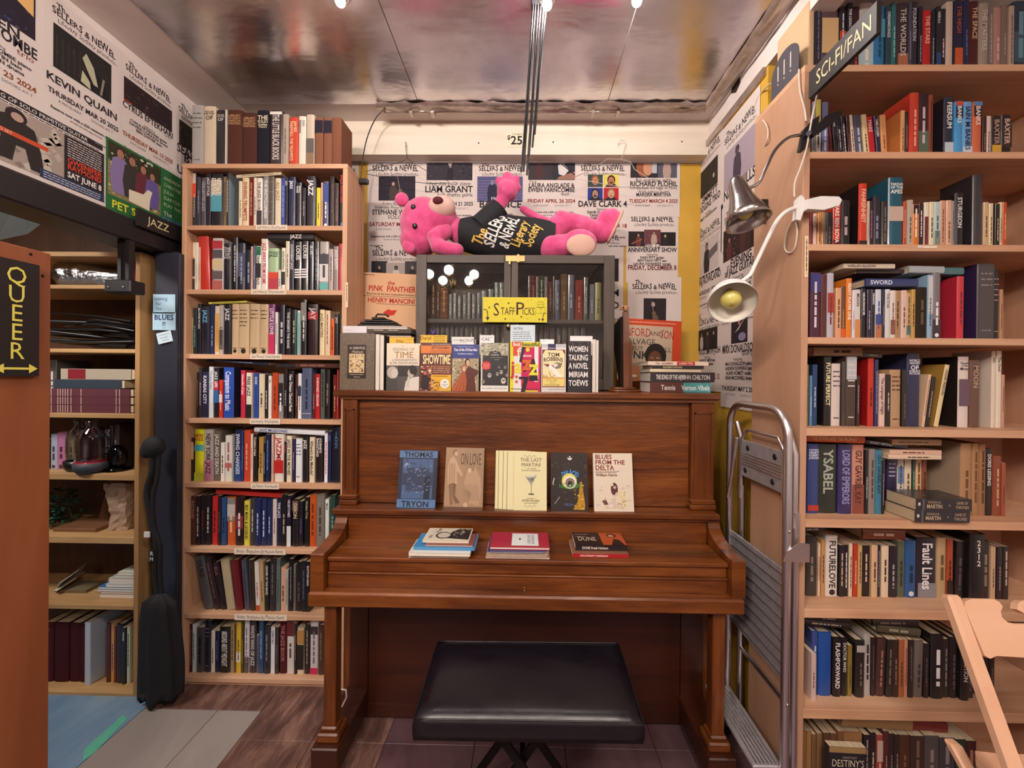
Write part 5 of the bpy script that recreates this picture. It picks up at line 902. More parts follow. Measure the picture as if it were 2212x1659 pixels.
def a_acid(c, W, H):
    speck(c, 0, 0, W, H, 40, ('3a322e', '241e1c', '453a34'), .004, .012, 51)
    c.poly([(W * .78, H * .02), (W * .6, H * .03), (W * .72, H * .16), (W * .8, H * .5), (W * .84, H * .5), (W * .92, H * .1), (W * .9, H * .02)], 'b88a24'); speck(c, W * .62, H * .02, W * .9, H * .46, 30, ('e0b840', '8a6414'), .002, .006, 52)
    c.text('THE ACID', W * .52, H * .61, H * .085, '4a9ae8', fit=W * .48, bold=True, arc=.5, jit=.3, seed=3); c.ell(W * .5, H * .51, W * .2, W * .2, 'e4dc50', 26); c.ell(W * .52, H * .49, W * .18, W * .17, 'e8e4da', 24); c.ell(W * .52, H * .48, W * .13, W * .13, '8a7a6a', 20); c.ell(W * .52, H * .46, W * .07, W * .08, '2a2220', 16); c.ell(W * .52, H * .435, .003, .003, 'e8e4da', 8)
    c.text('NIGHTMARE', W * .52, H * .37, H * .07, '4aa04a', fit=W * .6, jit=.35, seed=4, arc=-.6); c.ell(W * .52, H * .91, W * .06, W * .06, 'e8e4da'); c.ell(W * .52, H * .935, W * .06, W * .045, '2c2524'); c.ell(W * .52, H * .93, .003, .003, 'e8e4da', 8)
    c.text('MEDA', W * .48, H * .09, H * .04, '6a74b8'); c.line([(W * .1, H * .56), (W * .06, H * .48), (W * .07, H * .44)], .003, 'd8d0c4'); c.line([(W * .1, H * .12), (W * .24, H * .24)], .0015, 'd8d0c4')
def a_blues(c, W, H):
    for k, t_ in enumerate(('BLUES', 'FROM THE', 'DELTA')): c.text(t_, W * .05, H * (.9 - .095 * k), H * .075, '7a2420', 'l', bold=True, fit=W * (.5, .86, .52)[k])
    c.scrawl(W * .06, H * .685, W * .66, .0028, '5a3a30', 4); c.scrawl(W * .06, H * .66, W * .6, .0028, '5a3a30', 6); c.text('William Ferris', W * .06, H * .6, H * .045, '6a2a22', 'l', bold=True, fit=W * .54)
    c.ell(W * .52, H * .38, W * .09, H * .11, '5a2e28'); c.ell(W * .53, H * .41, W * .04, H * .025, 'c8b0a0'); c.poly([(W * .2, H * .18), (W * .3, H * .2), (W * .36, H * .12), (W * .26, H * .11)], '6a443c'); speck(c, W * .62, H * .04, W * .82, H * .34, 26, ('e8d860', 'e4dcb8', 'c8b050'), .003, .008, 61); c.ell(W * .64, H * .12, W * .05, H * .03, '8a6a5a'); speck(c, W * .05, H * .05, W * .95, H * .5, 40, ('e8d8c4', 'd8c4b0'), .004, .01, 62)
lean = .17
facing('hardback', 'blue and black hardback with a dark waterside picture, first on the piano ledge', 856, 939, 975, 1098, 1.522, .022, '2a3044', a_tryon, lean, True, G2, .012, zs, yaw=.02)
facing('hardback', 'tan hardback with an engraving of a standing and a seated figure', 958, 1042, 967, 1096, 1.526, .018, 'a8896c', a_onlove, lean, True, G2, .006, zs)
facing('hardback', 'black hardback with a staring eyeball and blue flaming letters', 1190, 1271, 976, 1098, 1.522, .022, '2c2524', a_acid, lean, True, G2, -.004, zs)
facing('hardback', 'cream hardback with dark red serif title lines, last on the piano ledge', 1284, 1370, 976, 1098, 1.523, .02, 'e4d6c2', a_blues, lean, True, G2, -.006, zs)
def plainart(c, W, H): c.rect(0, 0, .0011, H, '5a4a30').rect(.0011, 0, .0018, H, 'a89c70').scrawl(W * .28, H * .86, W * .4, .004, '4a4436', 3)
for i, (x0, yt) in enumerate(((1068, 974), (1075, 975), (1085, 976), (1094, 977))):
    facing('paperback', f'pale yellow cocktail paperback, {("rearmost", "third from the front", "second from the front copy", "just behind the front copy")[i]} of the overlapping five', x0, x0 + 70, yt, 1096 + i, 1.538 - .003 * i, .0026, 'e6dfae', plainart, lean, False, G2, 0, zs)
facing('paperback', 'pale yellow cocktail paperback with a glass drawing, front copy of the overlapping five', 1109, 1181, 977, 1100, 1.5225, .003, 'e6dfae', a_martini, lean, False, G2, 0, zs)
# flat piles on the key lid
G3 = 'books lying in piles on the key lid'
def flat(name, label, x0, x1, yf, z, T, D, col, art=None, edge='page_white', hard=False, rz=0, spine=None, Yf=None):
    """lying book: near edge on pixels x0..x1 at row yf, bottom at height z; spine is (colour, text, text colour) if it faces the room"""
    A = atZ(x0, yf, z); Bq = atZ(x1, yf, z); W = Bq.x - A.x; r = thing(name, label, 'book', (A.x, A.y, z + .0003), (0, 0, rz), G3)
    cb = .002 if hard else .0008; cv = MB().box(0, W, 0, D, 0, cb, col).box(0, W, 0, D, T - cb, T, col)
    if spine: cv.box(0, W, 0, cb, cb, T - cb, spine[0]); c = Cv(cv, (0, 0, 0), FX, FZ, eps=.0003); c.text(spine[1], W * .38, T * .25, T * .42, spine[2], fit=W * .5, bold=True)
    else: cv.box(0, W, D - cb, D, cb, T - cb, col)
    c = Cv(cv, (0, 0, T), FX, FY, eps=.0002); c.rect(0, 0, W, D, col)
    if art: art(c, W, D)
    cv.build('cover', 'gloss', r); MB().box(.001, W - .001, cb if spine else .0015, D - cb - .001, cb, T - cb).build('pages', edge, r); return z + T + .0006
def a_bird(c, W, H):
    c.rect(W * .1, H * .1, W * .98, H * .95, 'd8d0bc'); c.poly([(W * .5, H * .2), (W * .98, H * .1), (W * .98, H * .95), (W * .7, H * .95), (W * .56, H * .7)], '2a2626'); c.ell(W * .4, H * .42, W * .17, H * .26, '3a302c', 16); c.ell(W * .41, H * .42, W * .14, H * .2, 'cfc4b4', 16); c.text('Billy', W * .16, H * .2, H * .09, '5a2a24', 'l', PI / 2); c.text('Pearl', W * .3, H * .62, H * .14, '4a2a24', 'l', PI / 2); speck(c, W * .6, H * .3, W * .95, H * .9, 24, ('4a4644', '8a8480', 'c8c0b4'), .003, .008, 71)
def a_poet(c, W, H): c.rect(W * .0, 0, W * .2, H, '3a88c0'); c.rect(W * .25, 0, W * .6, H * .4, 'e0c83a')
def a_red(c, W, H):
    vs, fs = [], []
    for i in range(36):
        for j in range(18): n_ = len(vs); u, v = W * (i + .5) / 36, H * (j + .5) / 18; vs += [c.P(u - W * .006, v), c.P(u, v - H * .014), c.P(u + W * .006, v), c.P(u, v + H * .014)]; fs.append((n_, n_ + 1, n_ + 2, n_ + 3))
    c.mb.add(vs, fs, '7a1c30', c.mat); c.d += c.step; c.rect(W * .36, H * .08, W * .82, H * .9, 'd8dde0'); c.rect(W * .37, H * .1, W * .81, H * .88, 'e4e8ea')
    c.text('DISEASE AND', W * .68, H * .5, H * .08, '4a5058', 'c', PI / 2, fit=H * .6); c.text('RECONCILING', W * .75, H * .5, H * .08, '4a5058', 'c', PI / 2, fit=H * .6); c.ell(W * .5, H * .5, W * .02, H * .06, '4a5058'); c.scrawl(W * .42, H * .2, W * .44, .002, '4a5058', 2)
def a_dune(c, W, H):
    c.rect(W * .54, 0, W, H, 'b8542c'); c.poly([(W * .7, 0), (W * .8, H * .5), (W * .9, H * .4), (W * .96, 0)], '2a1c1a'); c.ell(W * .78, H * .75, W * .1, H * .16, '3a2420'); c.ell(W * .77, H * .72, W * .06, H * .1, 'c88a6a'); c.text('DUNE', W * .26, H * .3, H * .3, 'd8c8b4', fit=W * .36, st=.7); c.scrawl(W * .04, H * .8, W * .3, .004, 'b8a898', 3); c.scrawl(W * .04, H * .62, W * .24, .004, 'b8a898', 5)
z = .7572
for k, (x0, x1, T, col, lb) in enumerate(((882, 1013, .008, 'e0d4c0', 'cream book at the foot of the left pile on the key lid'), (883, 1013, .006, 'c8a488', 'second cream edged book of the left pile on the key lid'), (882, 1016, .01, 'e4dccc', 'third pale book of the left pile on the key lid'))): z = flat('paperback', lb, x0, x1, 1205 - 2.3 * k, z, T, .115, col)
z = flat('paperback', 'bright blue book under the top one of the left pile on the key lid', 893, 1026, 1188, z, .013, .115, '3a80b8', a_poet, hard=True, rz=.0, spine=('4a90c4', '', 'fff'))
z = flat('paperback', 'maroon edged book between the blue and cream ones of the left pile', 918, 1022, 1180, z, .005, .10, '8a4a44')
flat('paperback', 'cream biography with a woman\'s portrait, topmost of the left pile on the key lid', 912, 1013, 1172, z, .007, .115, 'e2d8c0', a_bird)
z = .7572
for k, (x0, x1, T, col, lb) in enumerate(((1049, 1187, .006, 'c0a898', 'clear sleeved booklet at the foot of the middle pile'), (1052, 1182, .006, 'b88a54', 'tan edged booklet, second in the middle pile'), (1052, 1182, .006, 'c8a078', 'thin cream booklet, third in the middle pile'), (1052, 1183, .007, 'c89a6a', 'thin pale booklet, fourth in the middle pile'))): z = flat('paperback', lb, x0, x1, 1206 - 3 * k, z, T, .12, col)
z = flat('hardback', 'navy book under the red one of the middle pile', 1053, 1180, 1194, z, .004, .125, '2a3468')
flat('hardback', 'red patterned book with a pale blue label, topmost of the middle pile', 1058, 1187, 1187, z, .01, .13, 'b02c44', a_red, hard=True)
z = .7572
z = flat('paperback', 'red spined paperback at the foot of the right pile on the key lid', 1237, 1357, 1204, z, .014, .12, '8a5a44', None, spine=('b01c28', 'THE LOVECRAFT COMPENDIUM', 'f0dcd8'))
flat('paperback', 'thick black and orange desert paperback, topmost of the right pile', 1243, 1354, 1189, z, .021, .11, '2a201f', a_dune, spine=('231b1c', 'DUNE Frank Herbert', 'e8dcd0'))
# ------------------------------------------------------------------ glazed cabinet on the piano
CYF, CYB = 1.72, 1.985
ca, cb_ = atY(898, 700, CYF).x, atY(1327, 700, CYF).x
cz = atY(1110, 550.5, CYF).z; z0 = zl
K = thing('glazed_cabinet', 'dark greyish wood cabinet with two glass doors standing on the piano', 'cabinet', ((ca + cb_) / 2, CYB, z0))
xm = atY(1103, 700, CYF).x; rail = .036; st_ = .046
for x in (ca, cb_ - .018): sub(K, 'side_panel', MB().box(x, x + .018, CYF + .02, CYB, z0, cz - .02), 'cabw')
sub(K, 'top_board', MB().box(ca, cb_, CYF + .02, CYB, cz - .02, cz), 'cabwx'); sub(K, 'bottom_board', MB().box(ca + .018, cb_ - .018, CYF + .02, CYB, z0, z0 + .02), 'cabwx')
sub(K, 'back_panel', MB().box(ca + .018, cb_ - .018, CYB - .006, CYB, z0 + .02, cz - .02), 'cabw')
zs1 = atY(1000, 689.5, CYF + .03).z
sub(K, 'shelf', MB().box(ca + .018, cb_ - .018, CYF + .024, CYB - .006, zs1 - .016, zs1), 'cabwx')
for x0, x1, kx in ((ca, xm - .001, xm - .016), (xm + .001, cb_, xm + .016)):
    d = bpy.data.objects.new('door', None); C.objects.link(d); d.parent = K
    def dp(n, mb, mat):
        l = K.location; mb.v = [(x - l.x, y - l.y, z - l.z) for x, y, z in mb.v]; return mb.build(n, mat, d)
    sw = st_ if x0 == ca else st_; inner = .030
    for a, b in (((x0, x0 + st_), (x1 - inner, x1)) if x0 == ca else ((x0, x0 + inner), (x1 - st_, x1))): dp('stile', MB().box(a, b, CYF, CYF + .02, z0 + .004, cz, bev=.0015), 'cabw')
    a, b = (x0 + st_, x1 - inner) if x0 == ca else (x0 + inner, x1 - st_)
    for q0, q1 in ((cz - rail, cz), (z0 + .004, z0 + .05)): dp('rail', MB().box(a, b, CYF, CYF + .02, q0, q1, bev=.0015), 'cabwx')
    dp('pane', MB().box(a, b, CYF + .009, CYF + .012, z0 + .05, cz - rail), 'pane')
    p = atY(1098 if x0 == ca else 1117, 706, CYF)
    dp('knob', MB().lathe([(.001, .0), (.005, .0), (.004, .006), (.010, .010), (.012, .016), (.008, .021), (.001, .022)], 16, None, 0, Matrix.Translation((p.x, CYF, p.z)) @ Matrix.Rotation(PI / 2, 4, 'X')), 'brass')
p, q = atY(1092, 568, CYF - .004), atY(1134, 549, CYF - .004)
hs = sub(K, 'hasp', MB().box(p.x, q.x, CYF - .005, CYF - .0005, p.z + .006, q.z - .006, bev=.001).box(p.x + .05, p.x + .06, CYF - .009, CYF - .003, p.z + .002, q.z - .002).box(p.x + .014, p.x + .022, CYF - .012, CYF - .004, p.z - .008, p.z + .016), 'brass')
hs['kind'] = 'stuff'
KC = (760, 480, 5.53); KD = (1140, 480, 5.53)
shelf_row('''884 940 870 6a4440 b8a090 -|c h; 943 1000 700 4a3a30 c8a878 -|c h; 1004 1050 720 5a4038 b89878 -|c h; 1054 1146 780 7a4a30 c8a070 -|h c R; 1150 1200 860 3a4440 9aa8a0 -|h; 1204 1250 850 4a4c44 a8a890 -; 1254 1310 880 3c3c38 9a9a88 -|h; 1314 1370 860 44463e a8a890 -|h; 1374 1420 840 36383a 9a9aa0 -; 1424 1480 860 4a443c a89878 -|h; 1484 1540 840 3e4640 98a090 -|h; 1546 1610 820 3a403c 8a9488 -; 1616 1690 800 3c443e 8a9488 -|h; 1696 1755 720 5a7068 b0c0b0 -|h; 1760 1818 720 52584e c8c8b8 -''',
    KC, 1160, zs1, CYF + .07, .13, 'behind left glass door', 'old books in the cabinet')
shelf_row('''2 30 640 5a3030 b88a70 -; 34 92 640 6a2c2c c8946a -|h c R; 96 130 650 4a3a30 a88a68 -; 134 190 640 3c4c3c b8c0a0 -|h c R; 194 240 650 54443a a8906a -|h; 244 296 710 6a3c36 b88a78 -|h c; 300 318 640 3a3236 887 -; 322 386 690 3a4058 9aa0b8 -|h; 392 470 620 7a5c3c c8a878 -|h c; 474 560 630 3e4258 9aa0b8 -|h; 566 660 690 9c3c30 d89a80 -|h c; 666 724 660 343c36 c8c8bc -|h; 738 796 740 5a6068 c0c4cc -; 802 882 720 a8a460 5a5a30 -|h''',
    KD, 1160, zs1, CYF + .07, .13, 'behind right glass door', 'old books in the cabinet')
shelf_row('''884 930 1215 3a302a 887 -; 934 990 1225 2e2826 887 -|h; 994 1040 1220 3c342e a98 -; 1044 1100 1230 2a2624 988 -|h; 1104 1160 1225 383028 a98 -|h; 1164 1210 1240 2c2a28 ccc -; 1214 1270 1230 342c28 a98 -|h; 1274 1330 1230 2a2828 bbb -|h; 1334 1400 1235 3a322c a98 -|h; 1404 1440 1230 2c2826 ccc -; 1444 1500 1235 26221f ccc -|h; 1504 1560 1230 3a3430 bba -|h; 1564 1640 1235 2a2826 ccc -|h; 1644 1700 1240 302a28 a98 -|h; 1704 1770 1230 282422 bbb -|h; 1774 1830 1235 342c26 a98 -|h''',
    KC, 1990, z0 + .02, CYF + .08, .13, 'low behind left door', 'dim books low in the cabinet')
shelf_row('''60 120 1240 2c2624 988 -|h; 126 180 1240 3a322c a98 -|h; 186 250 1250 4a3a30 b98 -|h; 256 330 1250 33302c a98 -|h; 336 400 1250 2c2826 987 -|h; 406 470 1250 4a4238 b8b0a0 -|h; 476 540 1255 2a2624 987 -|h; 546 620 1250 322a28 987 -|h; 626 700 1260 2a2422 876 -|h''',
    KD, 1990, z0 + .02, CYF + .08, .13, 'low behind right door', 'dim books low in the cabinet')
# yellow staff picks board hung on the doors
p, q = atY(1043, 696, CYF - .016), atY(1182, 643, CYF - .016); W_, H_ = q.x - p.x, q.z - p.z
def d_staff(c):
    W, H = W_, H_; k = '4a2a34'
    c.text('S', W * .21, H * .26, H * .5, k, fit=W * .1); c.text('TAFF', W * .39, H * .3, H * .29, k, fit=W * .22, jit=.08); c.text('P', W * .575, H * .3, H * .5, k); c.text('ICKS.', W * .72, H * .3, H * .29, k, fit=W * .21, jit=.1)
    for x, y in ((.4, .76), (.1, .58), (.35, .13), (.6, .22), (.88, .12)): c.poly([(W * x + (.006 if i % 2 == 0 else .0025) * math.sin(PI * i / 5), H * y + (.006 if i % 2 == 0 else .0025) * math.cos(PI * i / 5)) for i in range(10)], '5a4a20')
    for x, y in ((.2, .9), (.28, .86), (.76, .9), (.7, .84), (.05, .85), (.06, .4), (.48, .09), (.7, .14), (.96, .9), (.8, .55)): c.ell(W * x, H * y, .0016, .0016, k, 8)
    c.line([(W * .01, H * .5), (W * .05, H * .5), (W * .075, H * .42), (W * .075, H * .2)], .003, k).poly([(W * .045, H * .2), (W * .105, H * .2), (W * .075, H * .05)], k)
    c.line([(W * .985, H * .37), (W * .95, H * .36), (W * .935, H * .2)], .0028, k).poly([(W * .91, H * .16), (W * .955, H * .16), (W * .935, H * .04)], k)
    c.line([(W * .82, H * .38), (W * .83, H * .62), (W * .9, H * .58), (W * .9, H * .36), (W * .82, H * .38)], .0008, '6a6a20'); c.line([(W * .9, H * .58), (W * .97, H * .62), (W * .96, H * .4), (W * .9, H * .36)], .0008, '6a6a20'); c.ell(W * .9, H * .72, W * .055, H * .13, '8a7a2a', 14).ell(W * .9, H * .72, W * .05, H * .115, 'e6d84a', 14); c.scrawl(W * .86, H * .7, W * .95, .003, '6a6a20', 4); c.scrawl(W * .87, H * .78, W * .94, .002, '6a6a20', 5)
card('staff_picks_sign', 'bright yellow hand lettered sign hung across the cabinet doors', 'sign', (p.x, CYF - .016, p.z), FX, FZ, W_, H_, 'e6d84a', d_staff, th=.004)
# small purple figurine peeping over the cards
p = atY(936, 724, 1.66); f = thing('figurine', 'tiny purple figurine behind the yellow card of the staff picks', 'figurine', (p.x, 1.66, zl))
hz = atY(936, 716, 1.66).z - zl
MB().tube([(0, 0, 0), (0, 0, hz - .02)], .006, 8).build('body', plain('purple_plastic', '4a3470', .4), f)
m = MB().ball((0, 0, hz - .008), .012, 10, 8)
for s in (-1, 1): m.tube([(s * .006, 0, hz), (s * .011, 0, hz + .014)], [.004, .001], 6).tube([(s * .006, 0, hz - .022), (s * .018, 0, hz - .012)], .003, 6)
m.build('head', bpy.data.materials['purple_plastic'], f)
# ------------------------------------------------------------------ record sleeves, left of the cabinet
LPM = 'matte'
z = zl
G4 = 'record sleeves stacked on the piano'
cols = ['2a2224', 'd8ccc0', '3a2a28', '4a3a34', 'c8bcb0', '2a2628', 'b8a898', '332a28', 'd0b8a0', '2c2a2e', 'e0d4c8', '5a443a', '282428', 'd4c4b4', '463a38', 'cfc4bc', '2a2426', '3a3030', 'd8d0c8', '322c2c']
ze_ = atY(766, 719.5, 1.66).z; ncol = int((ze_ - zl) / .0078); cols = [cols[i % len(cols)] for i in range(ncol)]
for i, c_ in enumerate(cols):
    T = (ze_ - zl) / ncol - .00001; dx = rnd.uniform(-.008, .008); xA_ = atY(752, 780, 1.66).x + dx; xB_ = ca - .006 - rnd.uniform(0, .004)
    o = MB().box(0, min(.30, xB_ - xA_), 0, .29, 0, T - .0006, c_, bev=.0008).build('record_sleeve', LPM); o.location = (xA_, 1.665 + rnd.uniform(0, .008), z + .0003); z += T
    tag(o, f"{'dark' if int(c_[:2], 16) < 100 else 'pale'} record sleeve lying flat, {ORD[len(cols) - i]} from the top of the stack on the piano", 'record', G4)
# white record spine with print near the top
p, q = atY(741, 719, 1.66), atY(792, 705, 1.66)
o = MB().box(0, q.x - p.x, 0, .2, 0, q.z - p.z, 'e4e0e4', bev=.0006); c = Cv(o, (0, 0, 0), FX, FZ); c.scrawl(.006, .011, .045, .002, 'a8a0a8', 3); o = o.build('envelope', LPM); o.location = (p.x, 1.66, z + .0005)
tag(o, 'white envelope edge lying over the record stack above the mottled hardback', 'envelope')
p = atY(790, 716, 1.66); o = MB().box(0, .20, 0, .28, 0, .018, '5a5048', bev=.0006); c = Cv(o, (0, 0, 0), FX, FZ); c.text('PETER SELLERS', .055, .0108, .0045, 'd8ccb8', bold=True).text('PETER SELLERS', .12, .0108, .0045, 'd8ccb8', bold=True).text('PETER SELLERS', .055, .0035, .0045, '221c1a', bold=True).text('PETER SELLERS', .12, .0035, .0045, '221c1a', bold=True)
w_ = min(.2, ca - p.x - .004)
o.v = [(x * w_ / .2, y, zz) for x, y, zz in o.v]; o = o.build('record_sleeve', LPM); o.location = (p.x + .001, 1.662, z + .0005); tag(o, 'brown boxed record with repeated lettering on its spine, right of the envelope', 'record', G4)
z2 = z + .0195
for i, (x0, x1, c_) in enumerate(((742, 880, 'd8d0c8'), (738, 880, 'c8bcb4'))):
    a_ = atY(x0, 700, 1.67).x; b_ = min(atY(x1, 700, 1.67).x, ca - .004)
    o = MB().box(0, b_ - a_, 0, .26, 0, .006, c_, bev=.0006).build('record_sleeve', LPM); o.location = (a_, 1.67, z2); z2 += .0065
    tag(o, f'thin {"pale" if i else "white"} record sleeve {"directly under the black bag" if i else "just over the envelope"}', 'record', G4)
bg = thing('folded_bag', 'folded glossy black bag on top of the record stack', 'bag', (atY(822, 690, 1.72).x, 1.74, z2))
m = MB()
for k, (w_, h_, dz) in enumerate(((.16, .012, 0), (.15, .010, .012), (.125, .010, .022), (.075, .010, .032))): m.box(-w_ / 2 - .01 + .006 * k, w_ / 2 - .004 * k, -.05, .06, dz, dz + h_ * .92, None, 0, .003)
m.build('fold', 'black_plastic', bg)['kind'] = 'stuff'; MB().tube([(-.01, -.05, .043), (.0, -.055, .052), (.035, -.055, .051), (.045, -.045, .043)], .004, 6).build('handle', 'black_plastic', bg)
# upright film music record
p, q = atY(781, 700, 1.99), atY(897, 700, 1.99)
SW = .31
def lp(c):
    W = H = SW
    c.text('the', W * .52, H * .815, H * .06, 'b03a30', bold=True); c.text('PINK  PANTHER', W * .54, H * .705, H * .085, 'b8362c', fit=W * .76, bold=True, jit=.1); c.scrawl(W * .06, H * .955, W * .24, .005, '6a3a30', 3); c.text('Music from the Film Score Composed and Conducted by', W * .54, H * .645, H * .03, '6a2a24', fit=W * .8, bold=True); c.line([(0, H * .62), (W, H * .62)], .0018, '3a2a28'); c.text('HENRY MANCINI', W * .54, H * .52, H * .075, 'b8362c', fit=W * .76, bold=True); c.line([(W * .3, H * .5), (W, H * .5)], .002, '3a2a28')
    c.poly([(W * .42, H * .36), (W * .5, H * .42), (W * .55, H * .4), (W * .64, H * .41), (W * .6, H * .33), (W * .5, H * .31)], 'c8382c')
o = card('record_sleeve', 'peach coloured film music record with red lettering standing behind the stack', 'record', (atY(768, 720, 1.93).x, 1.93, atY(800, 591, 1.96).z - SW * .985), FX, FZ, SW, SW, 'e2b48c', lp, th=.004, group=None)
o.rotation_euler = (-.06, .04, 0)
# ------------------------------------------------------------------ right of the cabinet: easel, record, pile of books
ez = thing('tabletop_easel', 'dark wooden easel seen edge on with a carved fist on top, right of the cabinet', 'easel', (atY(1352, 840, 1.66).x, 1.70, zl))
zt_ = atY(1346, 672, 1.66).z - zl
x_ = 0
sub_ = lambda n, mb, mat: mb.build(n, mat, ez)
sub_('post', MB().prism([(-.05, .008), (-.034, .008), (-.018, zt_), (-.03, zt_)], -.012, .012, 'x'), 'mahog_up')
sub_('frame', MB().prism([(-.03, .012), (-.012, .012), (.0, zt_ * .62), (-.018, zt_ * .62)], .006, .03, 'x'), 'mahog_up')
sub_('panel', MB().prism([(.0, .02), (.012, .02), (.20, zt_ * .86), (.0, zt_ * .95)], -.014, -.002, 'x'), 'black')
sub_('base', MB().lathe([(.001, 0), (.066, 0), (.07, .005), (.064, .010), (.001, .010)], 28, None, 0, Matrix.Translation((-.004, -.04, 0)), 1, .5).lathe([(.001, .010), (.05, .010), (.054, .015), (.048, .020), (.001, .020)], 28, None, 0, Matrix.Translation((-.012, -.04, 0)), 1, .5), 'mahog')['kind'] = 'stuff'
h = MB().ball((0, -.024, zt_ + .014), (.013, .012, .014), 10, 8)
for k in range(4): h.tube([(-.012 + .001 * k, -.036 + .007 * k, zt_ + .022), (-.02, -.034 + .007 * k, zt_ + .018), (-.018, -.034 + .007 * k, zt_ + .008)], .004, 6)
h.tube([(.01, -.03, zt_ + .006), (-.006, -.036, zt_ + .004)], .004, 6)
o = sub_('carved_fist', h, plain('carved_wood', 'a87a58', .5)); o['kind'] = 'stuff'
SS = .31; p = atY(1462, 689, 1.98)
def lp2(c):
    W = H = SS
    c.rect(W * .0, H * .02, W * .86, H * .9, 'c8b098'); c.scrawl(W * .04, H * .945, W * .9, .004, 'f0d8c8', 5)
    c.text('SANFORD', W * .24, H * .72, H * .13, 'a83028', fit=W * .55, st=.8); c.text('AND', W * .6, H * .74, H * .07, '5a3a30'); c.text('SON', W * .77, H * .7, H * .13, 'a83028', fit=W * .22, rot=-.12)
    c.text('SALVAGE', W * .34, H * .59, H * .09, '3a3434', fit=W * .5); c.text('WE BUY', W * .22, H * .49, H * .075, '3a3434', fit=W * .36); c.text('ALL', W * .76, H * .49, H * .075, '3a3434'); c.text('JUNK', W * .28, H * .36, H * .12, '3a3434', bold=True, fit=W * .4)
    c.poly([(W * .46, H * .02), (W * .48, H * .16), (W * .6, H * .22), (W * .84, H * .16), (W * .86, H * .02)], 'c06a3a'); c.ell(W * .6, H * .42, W * .17, H * .2, '241a18', 18); c.ell(W * .59, H * .35, W * .11, H * .15, '6a4028', 16); c.ell(W * .59, H * .24, W * .09, H * .08, '2a1a14', 12); c.ell(W * .59, H * .29, W * .08, H * .025, '1f1412', 10)
    for s in (-1, 1): c.ell(W * (.59 + s * .045), H * .385, W * .022, H * .012, 'd8c8b8', 8).ell(W * (.59 + s * .045), H * .385, W * .01, H * .011, '1a1210', 8)
    c.ell(W * .27, H * .14, W * .15, H * .15, 'a88a78', 16); c.ell(W * .27, H * .12, W * .11, H * .13, 'b87850', 14); c.ell(W * .27, H * .08, W * .05, H * .02, 'ecdcd0', 10)
o = card('record_sleeve', 'orange bordered comedy record with a bearded man, behind the pile of books', 'record', (p.x - SS * .98, 1.95, p.z - SS * .99), FX, FZ, SS, SS, 'cf4a24', lp2, th=.004)
o.rotation_euler = (-.08, .05, 0)
G5 = 'books piled at the right end of the piano lid'
z = zl
for (x0, x1, ya, yb, col, segs, lb, nm, dep) in (
    (1404, 1535, 822, 845, '5a2f28', (('B', .0, .55, '5a2f28'), ('B', .55, 1, '4aa0a4'), ('t', .3, 'Tennis', 'e8dcd4'), ('t', .75, 'Vernon Vibels', 'eef4f4')), 'maroon and turquoise hardback at the foot of the right hand pile', 'hardback', .15),
    (1405, 1543, 800, 821, '2a282b', (('t', .32, 'THE SONG OF THE HAWK', 'ece8e4'), ('t', .7, 'JOHN CHILTON', 'c8c4c0')), 'black hardback with white capitals, second from the foot of right hand pile', 'hardback', .16),
    (1404, 1515, 793, 799.5, 'e0d0b0', (), 'thin cream paperback in the middle of the right hand pile', 'paperback', .14),
    (1408, 1520, 786, 793, '2a2426', (('t', .4, 'EUDGENT PSYCHO', 'e0d090'),), 'thin dark paperback just below the top of the right hand pile', 'paperback', .14),
    (1400, 1530, 777, 785.5, 'e8d4c0', (('B', .48, .78, 'c0302a'), ('t', .16, 'The', '3a2a28'), ('t', .32, 'JAZZMEN', '8a2a28'), ('t', .63, 'LARRY TYE', 'f0dcd4')), 'cream hardback with a red block, topmost of the right hand pile', 'hardback', .15)):
    Y = 1.62; a_ = atY(x0, yb, Y); b_ = atY(x1, ya, Y); W = b_.x - a_.x; T = max(.006, b_.z - atY(x1, yb, Y).z)
    r = thing(nm, lb, 'book', (a_.x, Y, z + .0003), (0, 0, rnd.uniform(-.015, .015)), G5); cv = MB().box(0, W, 0, dep, 0, .0015, col).box(0, W, 0, dep, T - .0015, T, col).box(0, W, 0, .0015, .0015, T - .0015, col); c = Cv(cv, (0, 0, 0), FX, FZ, eps=.0003)
    for s in segs:
        if s[0] == 'B': c.rect(W * s[1], T * .04, W * s[2], T * .96, s[3])
        else: c.text(s[2], W * s[1], T * .26, T * .46, s[3], fit=W * (.46 if len(s[2]) > 8 else .24), bold=True)
    cv.build('cover', 'gloss', r); MB().box(.002, W - .002, .0015, dep - .002, .0015, T - .0015).build('pages', 'page_white', r); z += T + .0008
# ------------------------------------------------------------------ concert posters
INK, RED, GREY = '2a2228', '8a2f2c', '8a8286'
GP = {'B': 'concert posters on the back wall', 'R': 'concert posters on the right wall', 'L': 'concert posters over the doorway'}
def poster(wall, x0, x1, y0, y1, label, draw, k=0, col='ddcfc9'):
    o_ = .0012 + .0011 * k
    if wall == 'B': p, q, t_ = atY(x0, y1, YW - o_), atY(x1, y1, YW - o_), atY(x0, y0, YW - o_); U = FX; W = q.x - p.x
    elif wall == 'R': X = XR - o_; p, q, t_ = atX(x0, y1, X), atX(x1, y1, X), atX(x0, y0, X); U = Vector((0, -1, 0)); W = p.y - q.y
    else: X = XL + o_; p, q, t_ = atX(x0, y1, X), atX(x1, y1, X), atX(x0, y0, X); U = Vector((0, 1, 0)); W = q.y - p.y
    H = t_.z - p.z
    return card('poster', label, 'poster', p, U, FZ, W, H, col, lambda c: draw(c, W, H), group=GP[wall], th=.0007)
